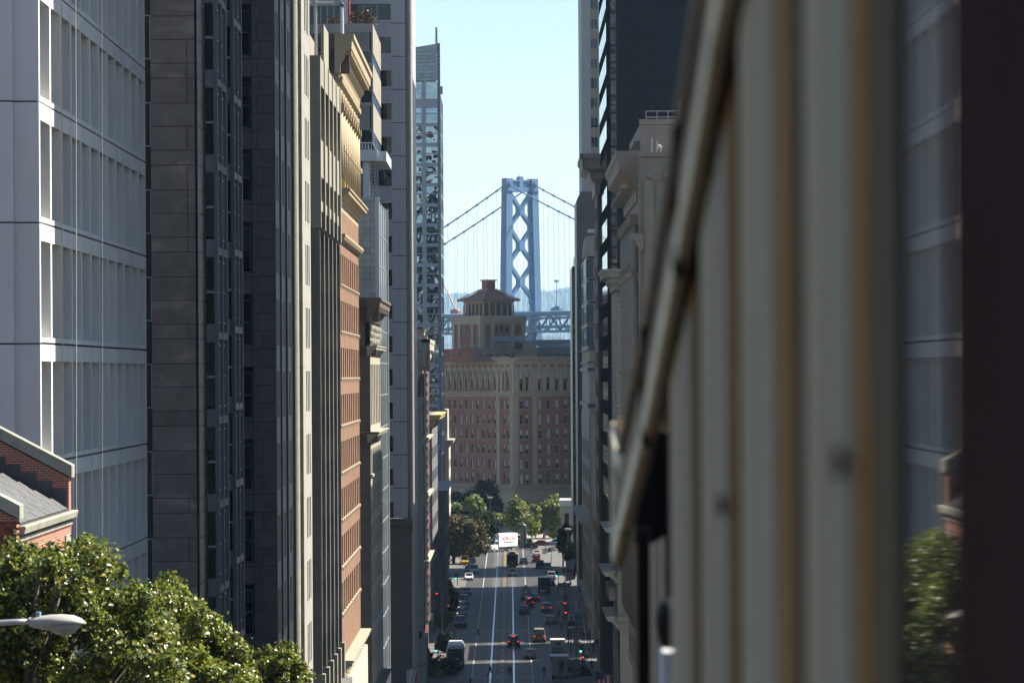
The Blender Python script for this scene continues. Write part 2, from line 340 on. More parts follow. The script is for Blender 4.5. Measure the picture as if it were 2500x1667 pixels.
# ================================================================== L1 brick gabled house
def brick_house():
    Y1, Y2, X = 96.0, 108.0, -12.95
    t = thing('brick_house', 'brick gabled house with slate roof behind the street trees', 'house', (X, Y1, GZ(Y1)))
    ze = ZA(1296, Y1, 35)                             # eave (cornice underside)
    M_slate = mat('slate_tile', (.11, .113, .115), .6, .2, 3, .2, 30)
    M_cop = mat('sandstone_coping', (.37, .36, .29), .85, .2, 2, .3, 25, dirt=((.16, .16, .12), 1.5, 1, .56))
    sl = .53; W = 9.0
    z0 = GZ(Y1)-3
    fr = Fr(X, Y1, z0, LF)
    # street wall with a stone-dressed window
    wy = YX(160, X, 1330)-Y1
    wz = ZA(1354, Y1+wy, 160)-z0
    wall_windows(t, fr, Y2-Y1, ze-z0, [(wy-.55, wy+.35, wz-1.7, wz), (wy-4.5, wy-3.6, wz-1.7, wz)], .25, M_brickd, frm=M_frwhite)
    for a in (wy-.55, wy-4.5):
        s_ = MB().box(a-.12, a+1.02, 0.0, .05, wz+.002, wz+.75); fobj('stone_lintel', s_, M_cop, t, fr)
    core(t, X-W, X-.3, Y1+.2, Y2-.1, z0, ze-.1, M_brickd)
    ledge(t, fr, 0.3, Y2-Y1+.02, ze-z0-.16, [(0, 0), (.05, .0), (.06, .12), (.10, .14)], M_cop, 'frieze')
    ledge(t, fr, 0.3, Y2-Y1+.05, ze-z0-.01, [(0, 0), (.10, .03), (.18, .07), (.22, .24), (.20, .27)], M_cop, 'cornice')
    # roof plane: slates laid in courses
    roofz = ze+.28; n = 22; ln = .42
    rb = MB(); rb.loft([[(X+.05, y, roofz-.02), (X-W, y, roofz+sl*(W+.05)-.02), (X-W, y, roofz+sl*(W+.05)-.3), (X+.05, y, roofz-.3)] for y in (Y1+.35, Y2-.3)])
    wobj('roof', rb, M_dark, t)
    rng = random.Random(3)
    ca = math.atan(sl)
    sm = MB(); sm.add([(0, 0, 0), (.575, 0, 0), (.575, 0.30, 0.012), (0, .30, .012), (0, 0, -.02), (.575, 0, -.02), (.575, .30, -.008), (0, .30, -.008)],
                      [(0, 1, 2, 3), (4, 7, 6, 5), (0, 4, 5, 1), (1, 5, 6, 2), (2, 6, 7, 3), (3, 7, 4, 0)])
    sme = sm.mesh('slate', M_slate)
    from mathutils import Euler
    cnt = 0
    for r in range(14):
        for k in range(19):
            d = r*.27+.05; y = Y1+.38+k*.6-(.3 if r % 2 else 0)
            if y < Y1+.3 or y+.57 > Y2-.3: continue
            o = put('slate', sme, t, (X+.05-d*math.cos(ca), y, roofz+.02+d*math.sin(ca)+rng.uniform(0, .012)))
            o.rotation_euler = Euler((0, 0, 0)); o.rotation_mode = 'XYZ'
            # local x along street (+Y), local y up the slope (-X, +Z)
            from mathutils import Matrix
            ux, uy = Vector((0, 1, 0)), Vector((-math.cos(ca+.03), 0, math.sin(ca+.03))); uz = ux.cross(uy)
            if uz.z < 0: uz = -uz
            o.rotation_euler = Matrix((ux, uy, ux.cross(uy))).transposed().to_euler()
            cnt += 1
    # gable parapets with copings
    for (y0, y1, up, dx) in ((Y1-.25, Y1+.3, .55, .05), (Y2-.3, Y2+.25, 1.30, -.02)):
        xe = X+dx
        pr = [(xe, z0), (xe, roofz+up-.35), (X-W, roofz+up-.35+sl*(W+dx)), (X-W, z0)]
        m_ = MB(); m_.loft([[(x, y, z) for x, z in pr] for y in (y0, y1)]); wobj('gable_wall', m_, M_brickd, t)
        cp = [(xe+.1, roofz+up-.36), (xe+.1, roofz+up), (X-W, roofz+up+sl*(W+dx+.1)), (X-W, roofz+up-.30+sl*(W+dx+.1))]
        m_ = MB(); m_.loft([[(x, y, z) for x, z in cp] for y in (y0-.1, y1+.1)]); wobj('coping', m_, M_cop, t)
    # stepped lead flashing on the far gable
    M_lead = mat('dark_flashing', (.05, .052, .06), .5, .2, 2)
    fm = MB().box(0, .44, 0, .03, -.22, .30).mesh('flashing', M_lead)
    for k in range(18):
        x = X-.08-.45*k
        put('flashing', fm, t, (x-.44, Y2-.32, roofz+.20+sl*(.45*k+.22)))
    # bricks laid singly on the near gable end
    bms = [MB().box(0, .205, 0, .012, 0, .064).mesh('brick', mat('brick_%d' % i, c, .85, .15, 8, .3, 60)) for i, c in enumerate((lin((120, 52, 38)), lin((140, 66, 46)), lin((104, 46, 36)), lin((150, 78, 56))))]
    zt = roofz+.55-.42
    for r in range(46):
        for k in range(5):
            x = X+.15-.215*(k+1)-(.107 if r % 2 else 0)
            put('brick', rng.choice(bms), t, (x, Y1-.252, zt-.075*(r+1)))
brick_house()

# ================================================================== L2 white precast office block
def white_block():
    Y0, X = 119.0, -15.25; nb, per, fl = 12, 2.9, 3.93
    t = thing('white_office_block', 'white precast concrete office block with deep ribbed window bays', 'building', (X, Y0, GZ(Y0)))
    zl = ZA(826, Y0, 97)
    L_ = nb*per+.3
    core(t, X-22, X-.72, Y0+.25, Y0+L_-.05, 14, zl+fl*8, M_white)
    glassb = MB().box(.3, L_-.2, -.70, -.68, 14-zl, fl*7.9); fobj('glazing', glassb, M_glass, t, Fr(X, Y0, zl, LF))
    # bay unit: one ring-shaped precast panel, fins and spandrel in one casting
    g = grid([0, .16, per-.02-.16, per-.02], [0, .16, fl-.62, fl-.07], {(1, 1)}, .66, back=.7)
    me = g.mesh('facade_panel', M_white)
    for r in range(-5, 8):
        for k in range(nb):
            if zl+r*fl < GZ(Y0)-4: continue
            put('facade_panel', me, t, (X, Y0+.3+k*per, zl+r*fl+.06-fl+.0), R(LF))
    # corner pier facing up the street
    frw = Fr(0, Y0, 0, 0)
    rng = random.Random(2)
    for r in range(-5, 8):
        z0, z1 = zl+(r-1)*fl+.03, zl+r*fl-.02
        xs = XA(36, Y0)
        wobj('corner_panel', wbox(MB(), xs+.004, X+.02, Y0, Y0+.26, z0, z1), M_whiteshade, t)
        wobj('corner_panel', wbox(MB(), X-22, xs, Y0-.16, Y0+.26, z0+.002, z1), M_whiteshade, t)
    core(t, X-21.9, X-.05, Y0+.06, Y0+.2, 14, zl+fl*7-.1, M_dark, 'joint_backing')
    return t
white_block()
for (px, r, c, nm, lb) in ((152, .013, (.16, .11, .07), 'hanging_cable', 'thin brown cable hanging down the white block, nearest its corner'), (186, .014, (.42, .42, .38), 'hanging_rope', 'pale twisted rope hanging down in front of the white block'), (250, .007, (.36, .36, .34), 'hanging_rope', 'thinnest pale rope down the middle of the white block')):
    Y = 116.5; x = XA(px, Y)
    m_ = MB()
    rings = []
    for k in range(25):
        z = 70-k*2.2; xx = x+.05*math.sin(k*.25)
        rings.append([(xx+r*math.cos(a), Y+r*math.sin(a), z) for a in (0, 1.57, 3.14, 4.71)])
    tag(wobj(nm, m_.loft(rings), mat('rope_%d' % px, c, .9, .2, 9)), lb, 'cable')

# ================================================================== L3 granite bay-window block (and its sunlit street wing)
M_curt = mat('grey_curtain', (.10, .11, .12), .9, .3, 3, streak=.1)
def bay_block():
    t = thing('granite_bay_block', 'granite block, dark in shade, with tall glazed bays and a sunlit street wing', 'building', (-16, 176, GZ(176)))
    ztop, zb = 92, 8
    # corner pier facing up the street
    Y = 172.0; xa, xb = XA(371, Y), XA(480, Y); xc, yc = XA(500, 176), 176.0
    m_ = MB(); pl = [(xa-3, Y+.06), (xb, Y+.06), (xc, yc+.06), (xc-.5, 215), (xa-3, 215)]
    m_.loft([[(x, y, z) for x, y in pl] for z in (zb, ztop)]); wobj('wall', m_, M_dark, t)
    k = Y/F*1.0/1
    u = 212*172/F; z0 = ZA(510/2.8, Y, 420)
    hs = [170/595*u, 160/595*u, 163/595*u, 102/595*u]
    rows = []; z = z0; i = 0
    zz = z0
    while zz > zb+1:
        h = hs[i % 4]; rows.append((zz-h, zz)); zz -= h; i += 1
    zz = z0; i = 3
    while zz < ztop-1:
        h = hs[i % 4]; rows.append((zz, zz+h)); zz += h; i -= 1
    A = xb-xa; rng = random.Random(5)
    def cols(c0): 
        s = rng.choice((A, A, A*.82)); return [(0, s)]+([(s, A)] if s < A else [])
    blocks(t, Fr(xa, Y, 0, 0), rows, cols, M_granw, .06, .03)
    d = math.hypot(xc-xb, yc-Y)
    blocks(t, Fr(xb+.06, Y+.02, 0, math.degrees(math.atan2(yc-Y, xc-xb))), rows, [(0.02, d-.05)], M_granw, .05, .03)
    # window strip at the far left edge of the pier
    fs = 4.07
    xs0 = XA(362, Y)
    zc = ZA(280/2.8, Y, 366)
    for r in range(-14, 12):
        zz = ZA(380/2.8, Y, 366)+r*fs*1.005
        if zz < zb or zz > ztop-5: continue
        window(t, Fr(xs0-.35, Y+.05, zz, 0), 0, .55, 0, 2.1, .04, rail=False)
    # glazed bays: (left px, right px, near Y, far px)
    for bi, (pl_, pr_, Yb, pf, off) in enumerate(((500, 530, 176.0, 553, 570/2.8), (553, 571, 193.0, 590, 680/2.8))):
        x0, x1 = XA(pl_, Yb), XA(pr_, Yb); yf = YX(pf, x1)
        fl = fs; zs = ZA(off, Yb, pl_)               # top of a window = underside of spandrel
        bay = MB(); bay.loft([[(x, y, z) for x, y in ((x0-.6, Yb+.14), (x1-.10, Yb+.14), (x1-.10, yf-.05), (x0-.6, yf-.05))] for z in (zb, ztop)])
        wobj('bay_core', bay, M_dark, t)
        fa, fb = Fr(x0, Yb, 0, 0), Fr(x1, Yb, 0, LF); A, B = x1-x0, yf-Yb
        for r in range(-14, 12):
            zt = zs+r*fl
            if zt-fl < zb or zt > ztop: continue
            fobj('spandrel', MB().box(0.0, A-.06, -.08, 0, zt, zt+.78), mat('pale_spandrel', (.36, .37, .40), .45, .08, 1), t, fa)
            window(t, Fr(x0, Yb, zt-fl+.78, 0), 0.0, A-.06, 0, fl-.78, .10, frm=M_frame, fw=.05, rail=False, blind=random.choice((None, None, .35, .6, .95)), blindm=M_curt)
            fobj('transom', MB().box(0.0, A-.06, -.02, .04, zt-fl*.42-.06, zt-fl*.42+.06), M_frwhite, t, fa)
            for (b0, b1) in ((.1, B*.46), (B*.54, B-.06)):
                window(t, Fr(x1, Yb, zt-fl+.9, LF), b0, b1, 0, fl-1.05, .10, frm=M_frame, fw=.07, rail=True)
            fobj('bay_band', MB().box(-.05, B, -.05, .07, zt+.1, zt+.45), M_gran, t, fb)
        for a in (-.04, A-.10): fobj('mullion', MB().box(a, a+.12, -.1, .06, zb, ztop), M_frame, t, fa)
        for b in (.0, B*.5-.08, B-.1): fobj('mullion', MB().box(b, b+.14, -.1, .1, zb, ztop-.1), M_frame, t, fb)
    # grey stone mass with windows
    Y = 206.0; x0, x1 = XA(590, Y), XA(675, Y); A = x1-x0
    core(t, x0-1, x1-.1, Y+.35, 224.4, zb, ztop-.2, M_dark)
    zs = ZA(855/2.8, Y, 600); fr = Fr(x0, Y, 0, 0)
    wins = []; aw0, aw1 = .03, XA(615, Y)-x0
    k0 = -14
    zf = [zs+r*fs for r in range(-14, 12) if zs+r*fs > zb+2 and zs+r*fs+3 < ztop-.3]
    wins = [(aw0, aw1, z, z+2.58) for z in zf]
    fr0 = Fr(x0, Y+.05, 0, 0)
    ac = [0, aw0, aw1, A]; 
    cc = sorted({zb, ztop}|{round(v, 3) for w_ in wins for v in w_[2:4]})
    ops = {(1, cc.index(round(w_[2], 3))) for w_ in wins}
    fobj('wall', grid(ac, cc, ops, .3), M_dark, t, fr0)
    for w_ in wins: window(t, fr0, *w_, .3, frm=M_frame, fw=.07, blind=random.choice((None, None, .3, .5)), blindm=M_curt)
    rows = []
    for z in zf: rows += [(z-.2+j*fs/4, z-.2+(j+1)*fs/4) for j in range(4)]
    am = XA(630, Y)-x0
    blocks(t, Fr(x0, Y+.04, 0, 0), rows, lambda c0: [(aw1+.06, am), (am, A)] if int(round((c0-zf[0]+.2)/(fs/4))) % 2 else [(aw1+.06, am+.25), (am+.25, A)], M_gran, .05, .025)
    for z in zf: fobj('stone_block', MB().box(0.02, aw1+.04, 0, .05, z-.2-fs/4+.03-.0, z-.22), M_gran, t, Fr(x0, Y+.04, 0, 0)); fobj('sill', MB().box(0, aw1+.05, 0, .09, z-.18, z-.03), M_gran, t, Fr(x0, Y+.04, 0, 0))
    # shaded return along the street, then the lit wing: piers, triple windows, a round column
    X = x1
    ys = [YX(p, X) for p in (675, 684, 690, 697, 704, 712, 721)]
    fr = Fr(X, 206.0, 0, LF)
    for i, (ya, yb) in enumerate(zip(ys, ys[1:])):
        if i % 2 == 0:
            a0, a1 = ya-206, yb-206
            n = 3 if i == 0 else 2
            ww = (a1-a0)/(n*2+1)
            wins = [(a0+ww*(1+2*q), a0+ww*(2+2*q), z, z+2.6) for z in zf for q in range(n)]
            frp = Fr(X, ya, 0, LF)
            wins = [(w_[0]-a0, w_[1]-a0, w_[2], w_[3]) for w_ in wins]
            ac = sorted({0.0, a1-a0}|{round(v, 3) for w_ in wins for v in w_[:2]}); cc = sorted({zb, ztop}|{round(v, 3) for w_ in wins for v in w_[2:4]})
            ops = {(ac.index(round(w_[0], 3)), cc.index(round(w_[2], 3))) for w_ in wins}
            fobj('pier_wall', grid(ac, cc, ops, .3), M_gran, t, frp)
            for w_ in wins: window(t, frp, round(w_[0], 3), round(w_[1], 3), round(w_[2], 3), round(w_[3], 3), .3, rail=False, fw=.05)
        else:
            a0, a1 = ya-206, yb-206
            core(t, X-1.2, X-.45, ya-.1, yb+.1, zb, ztop, M_gran, 'recess_wall')
            for z in zf: window(t, Fr(X-.44, ya, z, LF), .15, a1-a0-.15, 0, 2.6, .0, rail=True, frm=M_frwhite)
            m_ = MB().box(a1-a0-.35, a1-a0+.02, -.42, .0, zb, ztop); fobj('fin', m_, M_gran, t, Fr(X, ya, 0, LF))
    yA = YX(722, X); yB = YX(733, X); yC = YX(738.5, X); yD = YX(758, X)
    # lit wing
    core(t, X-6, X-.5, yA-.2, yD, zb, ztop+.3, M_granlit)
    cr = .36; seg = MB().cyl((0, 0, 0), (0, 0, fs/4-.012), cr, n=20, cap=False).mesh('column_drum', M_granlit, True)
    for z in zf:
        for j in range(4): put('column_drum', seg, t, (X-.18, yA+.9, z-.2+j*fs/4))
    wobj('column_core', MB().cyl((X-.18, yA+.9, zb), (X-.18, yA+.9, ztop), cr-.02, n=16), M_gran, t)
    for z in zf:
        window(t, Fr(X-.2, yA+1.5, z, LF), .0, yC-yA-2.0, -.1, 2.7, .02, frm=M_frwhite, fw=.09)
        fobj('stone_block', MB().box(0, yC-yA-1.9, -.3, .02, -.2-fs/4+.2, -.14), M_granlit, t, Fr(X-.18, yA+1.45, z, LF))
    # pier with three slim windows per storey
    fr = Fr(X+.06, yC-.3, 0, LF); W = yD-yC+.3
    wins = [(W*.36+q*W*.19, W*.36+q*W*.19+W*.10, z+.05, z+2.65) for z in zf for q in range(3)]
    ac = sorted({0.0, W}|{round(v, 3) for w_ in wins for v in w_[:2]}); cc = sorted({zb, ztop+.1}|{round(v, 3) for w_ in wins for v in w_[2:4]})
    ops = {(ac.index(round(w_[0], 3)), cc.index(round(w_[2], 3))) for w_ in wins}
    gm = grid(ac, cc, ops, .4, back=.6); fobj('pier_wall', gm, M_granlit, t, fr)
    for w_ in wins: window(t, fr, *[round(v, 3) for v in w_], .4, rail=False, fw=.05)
    for z in zf:
        for dz in (-.2, 2.85): fobj('joint', MB().box(.0, W, .001, .004, dz-.02, dz+.02), M_gran, t, Fr(X+.06, yC-.3, z, LF))
bay_block()

# ================================================================== L5 finned concrete tower
def fin_tower():
    X = -13.0; Y0 = YX(782, X); Y1 = YX(832, X)
    t = thing('finned_tower', 'slim beige concrete tower with vertical street fins and dark lower shaft', 'building', (X, Y0, GZ(Y0)))
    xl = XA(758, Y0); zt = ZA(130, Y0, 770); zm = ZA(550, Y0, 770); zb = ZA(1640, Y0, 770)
    core(t, xl-8, X-.55, Y0+.12, Y1, 4, zt-.05, M_glassblk)
    # west end wall, stone panels
    ph = 80*Y0/F; fr = Fr(xl-2, Y0+.08, 0, 0); A = X-xl+2
    z = zt; rows = []
    while z-ph > zm-.2: rows.append((z-ph, z)); z -= ph
    rows.append((zm, z))
    blocks(t, fr, rows, [(0, A)], M_conc, .08, .03)
    wobj('wall', wbox(MB(), xl-2, X-.02, Y0+.09, Y0+.4, 4, zt-.03), M_dark, t)
    rows = []; z = zm
    while z-ph > 4: rows.append((z-ph, z)); z -= ph
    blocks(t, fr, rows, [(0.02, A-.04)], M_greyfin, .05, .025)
    # fins
    n = 6; L_ = Y1-Y0; fr = Fr(X, Y0, 0, LF); st = (L_-.9)/(n-1)
    for k in range(n):
        a = k*st
        fobj('fin', MB().box(a, a+(.9 if k else .5), -.6, .12, zm, zt-(0 if k in (0,) else .0)), M_conc, t, fr)
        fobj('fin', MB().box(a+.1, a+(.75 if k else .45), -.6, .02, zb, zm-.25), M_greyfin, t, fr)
        fobj('fin_foot', MB().box(a-.02, a+.95, -.6, .22, zb-3.2-k*.0, zb), M_conc, t, fr)
    for k in range(n-1):
        a0, a1 = k*st+(.9 if k else .5), (k+1)*st
        def beam(z0, z1, b, m, nm='beam'): fobj(nm, MB().box(a0+.003, a1-.003, -.6, b, z0, z1), m, t, fr)
        beam(zt-1.9, zt, .06, M_conc); beam(zt-8.2, zt-5.6, .0, M_conc); beam(zm+1.3, zm+2.0, -.05, M_conc); 
        fobj('louvre', MB().box(a0+.25, a1-.25, -.6, -.25, zt-5.6, zt-4.4), M_conc, t, fr)
        fl = 4.0; zz = ZA(564/2.8+500, Y0, 800)
        for r in range(-12, 3):
            z = zz+r*fl
            if z < zb or z > zm-3: continue
            if k == 0: fobj('cream_panel', MB().box(a0+.35, a1-.35, -.55, -.22, z, z+1.95), mat('cream_panel', (.46, .43, .35), .6, .08), t, fr)
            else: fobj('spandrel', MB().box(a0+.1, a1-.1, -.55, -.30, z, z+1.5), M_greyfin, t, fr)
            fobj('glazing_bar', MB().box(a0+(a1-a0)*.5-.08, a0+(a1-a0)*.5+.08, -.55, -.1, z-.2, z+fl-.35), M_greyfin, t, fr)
    # penthouse steps
    for (p0, p1, y_, dz) in ((773, 795, 105, 1.0), (786, 807, 88, 0)):
        pass
    wobj('penthouse', wbox(MB(), xl-1.0, X-.75, Y0+2, Y0+9, zt-.03, zt+1.7), M_conc, t)
    wobj('penthouse', wbox(MB(), XA(786, Y0+8), XA(807, Y0+8)-.4, Y0+9.2, Y0+16, zt-.03, zt+3.0), M_conc, t)
    wobj('base', wbox(MB(), X-8, X+.45, Y0-.1, Y1+.1, GZ(Y0)-6, zb-3.2), mat('pink_plinth', (.40, .33, .27), .75, .08, .6), t)
    wobj('base_ledge', wbox(MB(), X-8, X+.75, Y0-.2, Y1+.2, zb-3.2, zb-2.7), M_greyfin, t)
    # roof clutter
    M_ = M_metal
    wobj('roof_pipe', MB().cyl((xl+.35, Y0+3, zt), (xl+.35, Y0+3, zt+4.2), .09, n=8), M_, t)
    wobj('roof_pipe', MB().cyl((xl-.6, Y0+3, zt+3.9), (xl+1.6, Y0+3, zt+3.9), .07, n=8), M_, t)
fin_tower()

# ================================================================== L6 brick and terracotta exchange building
def exchange():
    X = -14.35; Y0, Y1 = 311.0, 350.0
    t = thing('brick_exchange_building', 'tall red brick building with tan arcade and heavy projecting cornice', 'building', (X, Y0, GZ(Y0)))
    z57 = ZA(507, Y0, 834); zbase = ZA(1612, Y0, 834); L_ = Y1-Y0
    core(t, X-24, X-.5, Y0+.3, Y1-.3, 3, 70.0, M_tan)
    zc = 72.3
    fr = Fr(X, Y0, 0, LF)
    # brick storeys
    nb = 10; bw = L_/nb; zsill = ZA(520/2.8+500, Y0, 834)
    zs = [zsill+4.01*r for r in range(-8, 2)]
    zs = [z for z in zs if z > zbase+.3 and z+2.6 < z57]
    wins = [(k*bw+.85, k*bw+bw-.85, z, z+2.55) for z in zs for k in range(nb)]
    frb = Fr(X, Y0, zbase, LF)
    wl = [(a, b, c-zbase, d-zbase) for a, b, c, d in wins]
    wall_windows(t, frb, L_, z57-zbase, wl, .6, M_brick, frm=mat('brown_frame', (.16, .10, .07), .6, .1), fw=.06, rail=True)
    m_cream = mat('sill_stone', (.44, .37, .26), .75, .1, 1)
    for z in zs:
        for k in range(nb):
            fobj('sill', MB().box(k*bw+.4, k*bw+bw-.35, .0, .10, z-.13, z-.03), m_cream, t, fr)
        for k in range(nb):
            for q in (.5, 2.3): fobj('bracket', MB().box(k*bw+q, k*bw+q+.45, .0, .16, z-.30, z-.135), m_cream, t, fr)
    # west flank, brick, seen above its neighbour
    wobj('flank_wall', wbox(MB(), X-20, X-.02, Y0-.02, Y0+.28, 3, z57), M_brick, t)
    wobj('flank_wall', wbox(MB(), X-20, X-.02, Y0-.03, Y0+.28, z57+.01, 70.2), M_tan, t)
    # tan section with arcade
    z0, z1 = z57+.02, 69.9
    na = 9; aw = L_/na; cc = [z0, z0+2.2]; 
    zsp = 66.2
    wins = [(k*aw+aw*.26, k*aw+aw*.74, z0+2.5, zsp) for k in range(na)]
    ac = sorted({0.0, L_}|{round(v, 3) for w_ in wins for v in w_[:2]}); 
    gm = grid(ac, [z0, round(z0+2.5, 3), zsp, z1], {(ac.index(round(w_[0], 3)), 1) for w_ in wins}, .55, back=.6)
    fobj('arcade_wall', gm, M_tan, t, fr)
    for k in range(na):
        a = k*aw+aw*.5; r = aw*.24
        window(t, fr, a-r, a+r, z0+2.5, zsp, .52, frm=M_brown, fw=.1, mull=1)
        ar = MB(); pts = [(a+(r+.25)*math.cos(q), zsp+(r+.25)*math.sin(q)*1.2) for q in np.linspace(0, math.pi, 13)]; inn = [(a+r*math.cos(q), zsp+r*math.sin(q)*1.2) for q in np.linspace(math.pi, 0, 13)]
        ar.prism(pts+inn, .0, .22); fobj('arch_ring', ar, M_tan, t, fr)
        lun = MB(); lun.prism([(a+r*math.cos(q), zsp+r*math.sin(q)*1.2) for q in np.linspace(0, math.pi, 13)], .004, .01); fobj('lunette', lun, M_brown, t, fr)
        fobj('pilaster', MB().cyl((a-aw*.5, -.1, z0+2.5), (a-aw*.5, -.1, zsp), .3, .26, 10), M_tan, t, fr, True)
        fobj('capital', MB().box(a-aw*.5-.42, a-aw*.5+.42, 0, .5, zsp-.3, zsp+.25), M_tan, t, fr)
        fobj('balconet', MB().box(a-r-.2, a+r+.2, 0, .45, (z0+zsp)/2+.7, (z0+zsp)/2+1.15), M_tan, t, fr)
        fobj('swag', MB().box(a-.4, a+.4, 0, .4, z0+1.95, z0+2.45), M_tan, t, fr)
    ledge(t, fr, -.3, L_+.1, z0+.5, corniceprof(.95, 1.3), M_tan, 'belt_cornice')
    ledge(t, fr, -.1, L_, z57-2.6, [(0, 0), (.35, .1), (.5, .35), (.5, .55)], M_tan, 'belt_course')
    # great cornice
    ledge(t, fr, -1.0, L_+.6, 69.0, corniceprof(1.35, 3.3), M_tan, 'cornice', wrap1=True)
    ledge(t, fr, -.4, L_+.2, 68.2, [(0, 0), (.3, .1), (.35, .5)], M_tan, 'architrave')
    for k in range(52):
        a = -.6+k*.76; fobj('modillion', MB().box(a, a+.38, .1, 1.1, 70.55, 70.95), M_tan, t, fr)
    frw = Fr(X-6, Y0, 0, 0)
    ledge(t, frw, 0, 6+.95, 69.0, corniceprof(.9, 3.3), M_brown, 'cornice_return')  # shaded return of the tan cornice, shade given by brown colour
    for k in range(8): fobj('dentil', MB().box(.2+k*.8, .6+k*.8, .1, .85, 70.5, 70.9), M_brown, t, frw)
    wobj('roof', wbox(MB(), X-24, X+.7, Y0-.5, Y1, 72.0, 72.28), M_roof, t)
    # base: stone ledge and colonnaded lower storeys
    ledge(t, fr, -.3, L_+.2, zbase-1.2, corniceprof(1.0, 1.4), mat('pale_base_stone', (.40, .345, .26), .75, .1, 1), 'base_cornice')
    wall_windows(t, Fr(X, Y0, 3, LF), L_, zbase-1.2-3, [(k*bw+.9, k*bw+bw-.7, 1.2, zbase-1.2-3-1.4) for k in range(nb)], .7, MATS['pale_base_stone'], mull=1)
    for k in range(nb+1): fobj('column', MB().cyl((max(.4, min(L_-.4, k*bw)), -.25, 3), (max(.4, min(L_-.4, k*bw)), -.25, zbase-1.3), .5, .42, 12), MATS['pale_base_stone'], t, fr, True)
exchange()
fp = thing('flagpole', 'white flagpole with dark ball on the brick building roof', 'flagpole', (XA(845, 311.5, 70), 311.5, 72.25))
fp_p = FPX = XA(845, 311.5, 70)
wobj('pole', MB().cyl((FPX, 311.5, 72.28), (FPX, 311.5, ZA(16, 311.5, 845)), .16, .12, 8), M_frwhite, fp)
sp = MB(); 
sp.loft([[(FPX+.2*math.sin(p)*math.cos(a), 311.5+.2*math.sin(p)*math.sin(a), ZA(13, 311.5, 845)+.2-.2*math.cos(p)) for a in np.linspace(0, 5.5, 8)] for p in np.linspace(.2, 2.9, 6)])
wobj('finial', sp, M_dkmetal, fp)

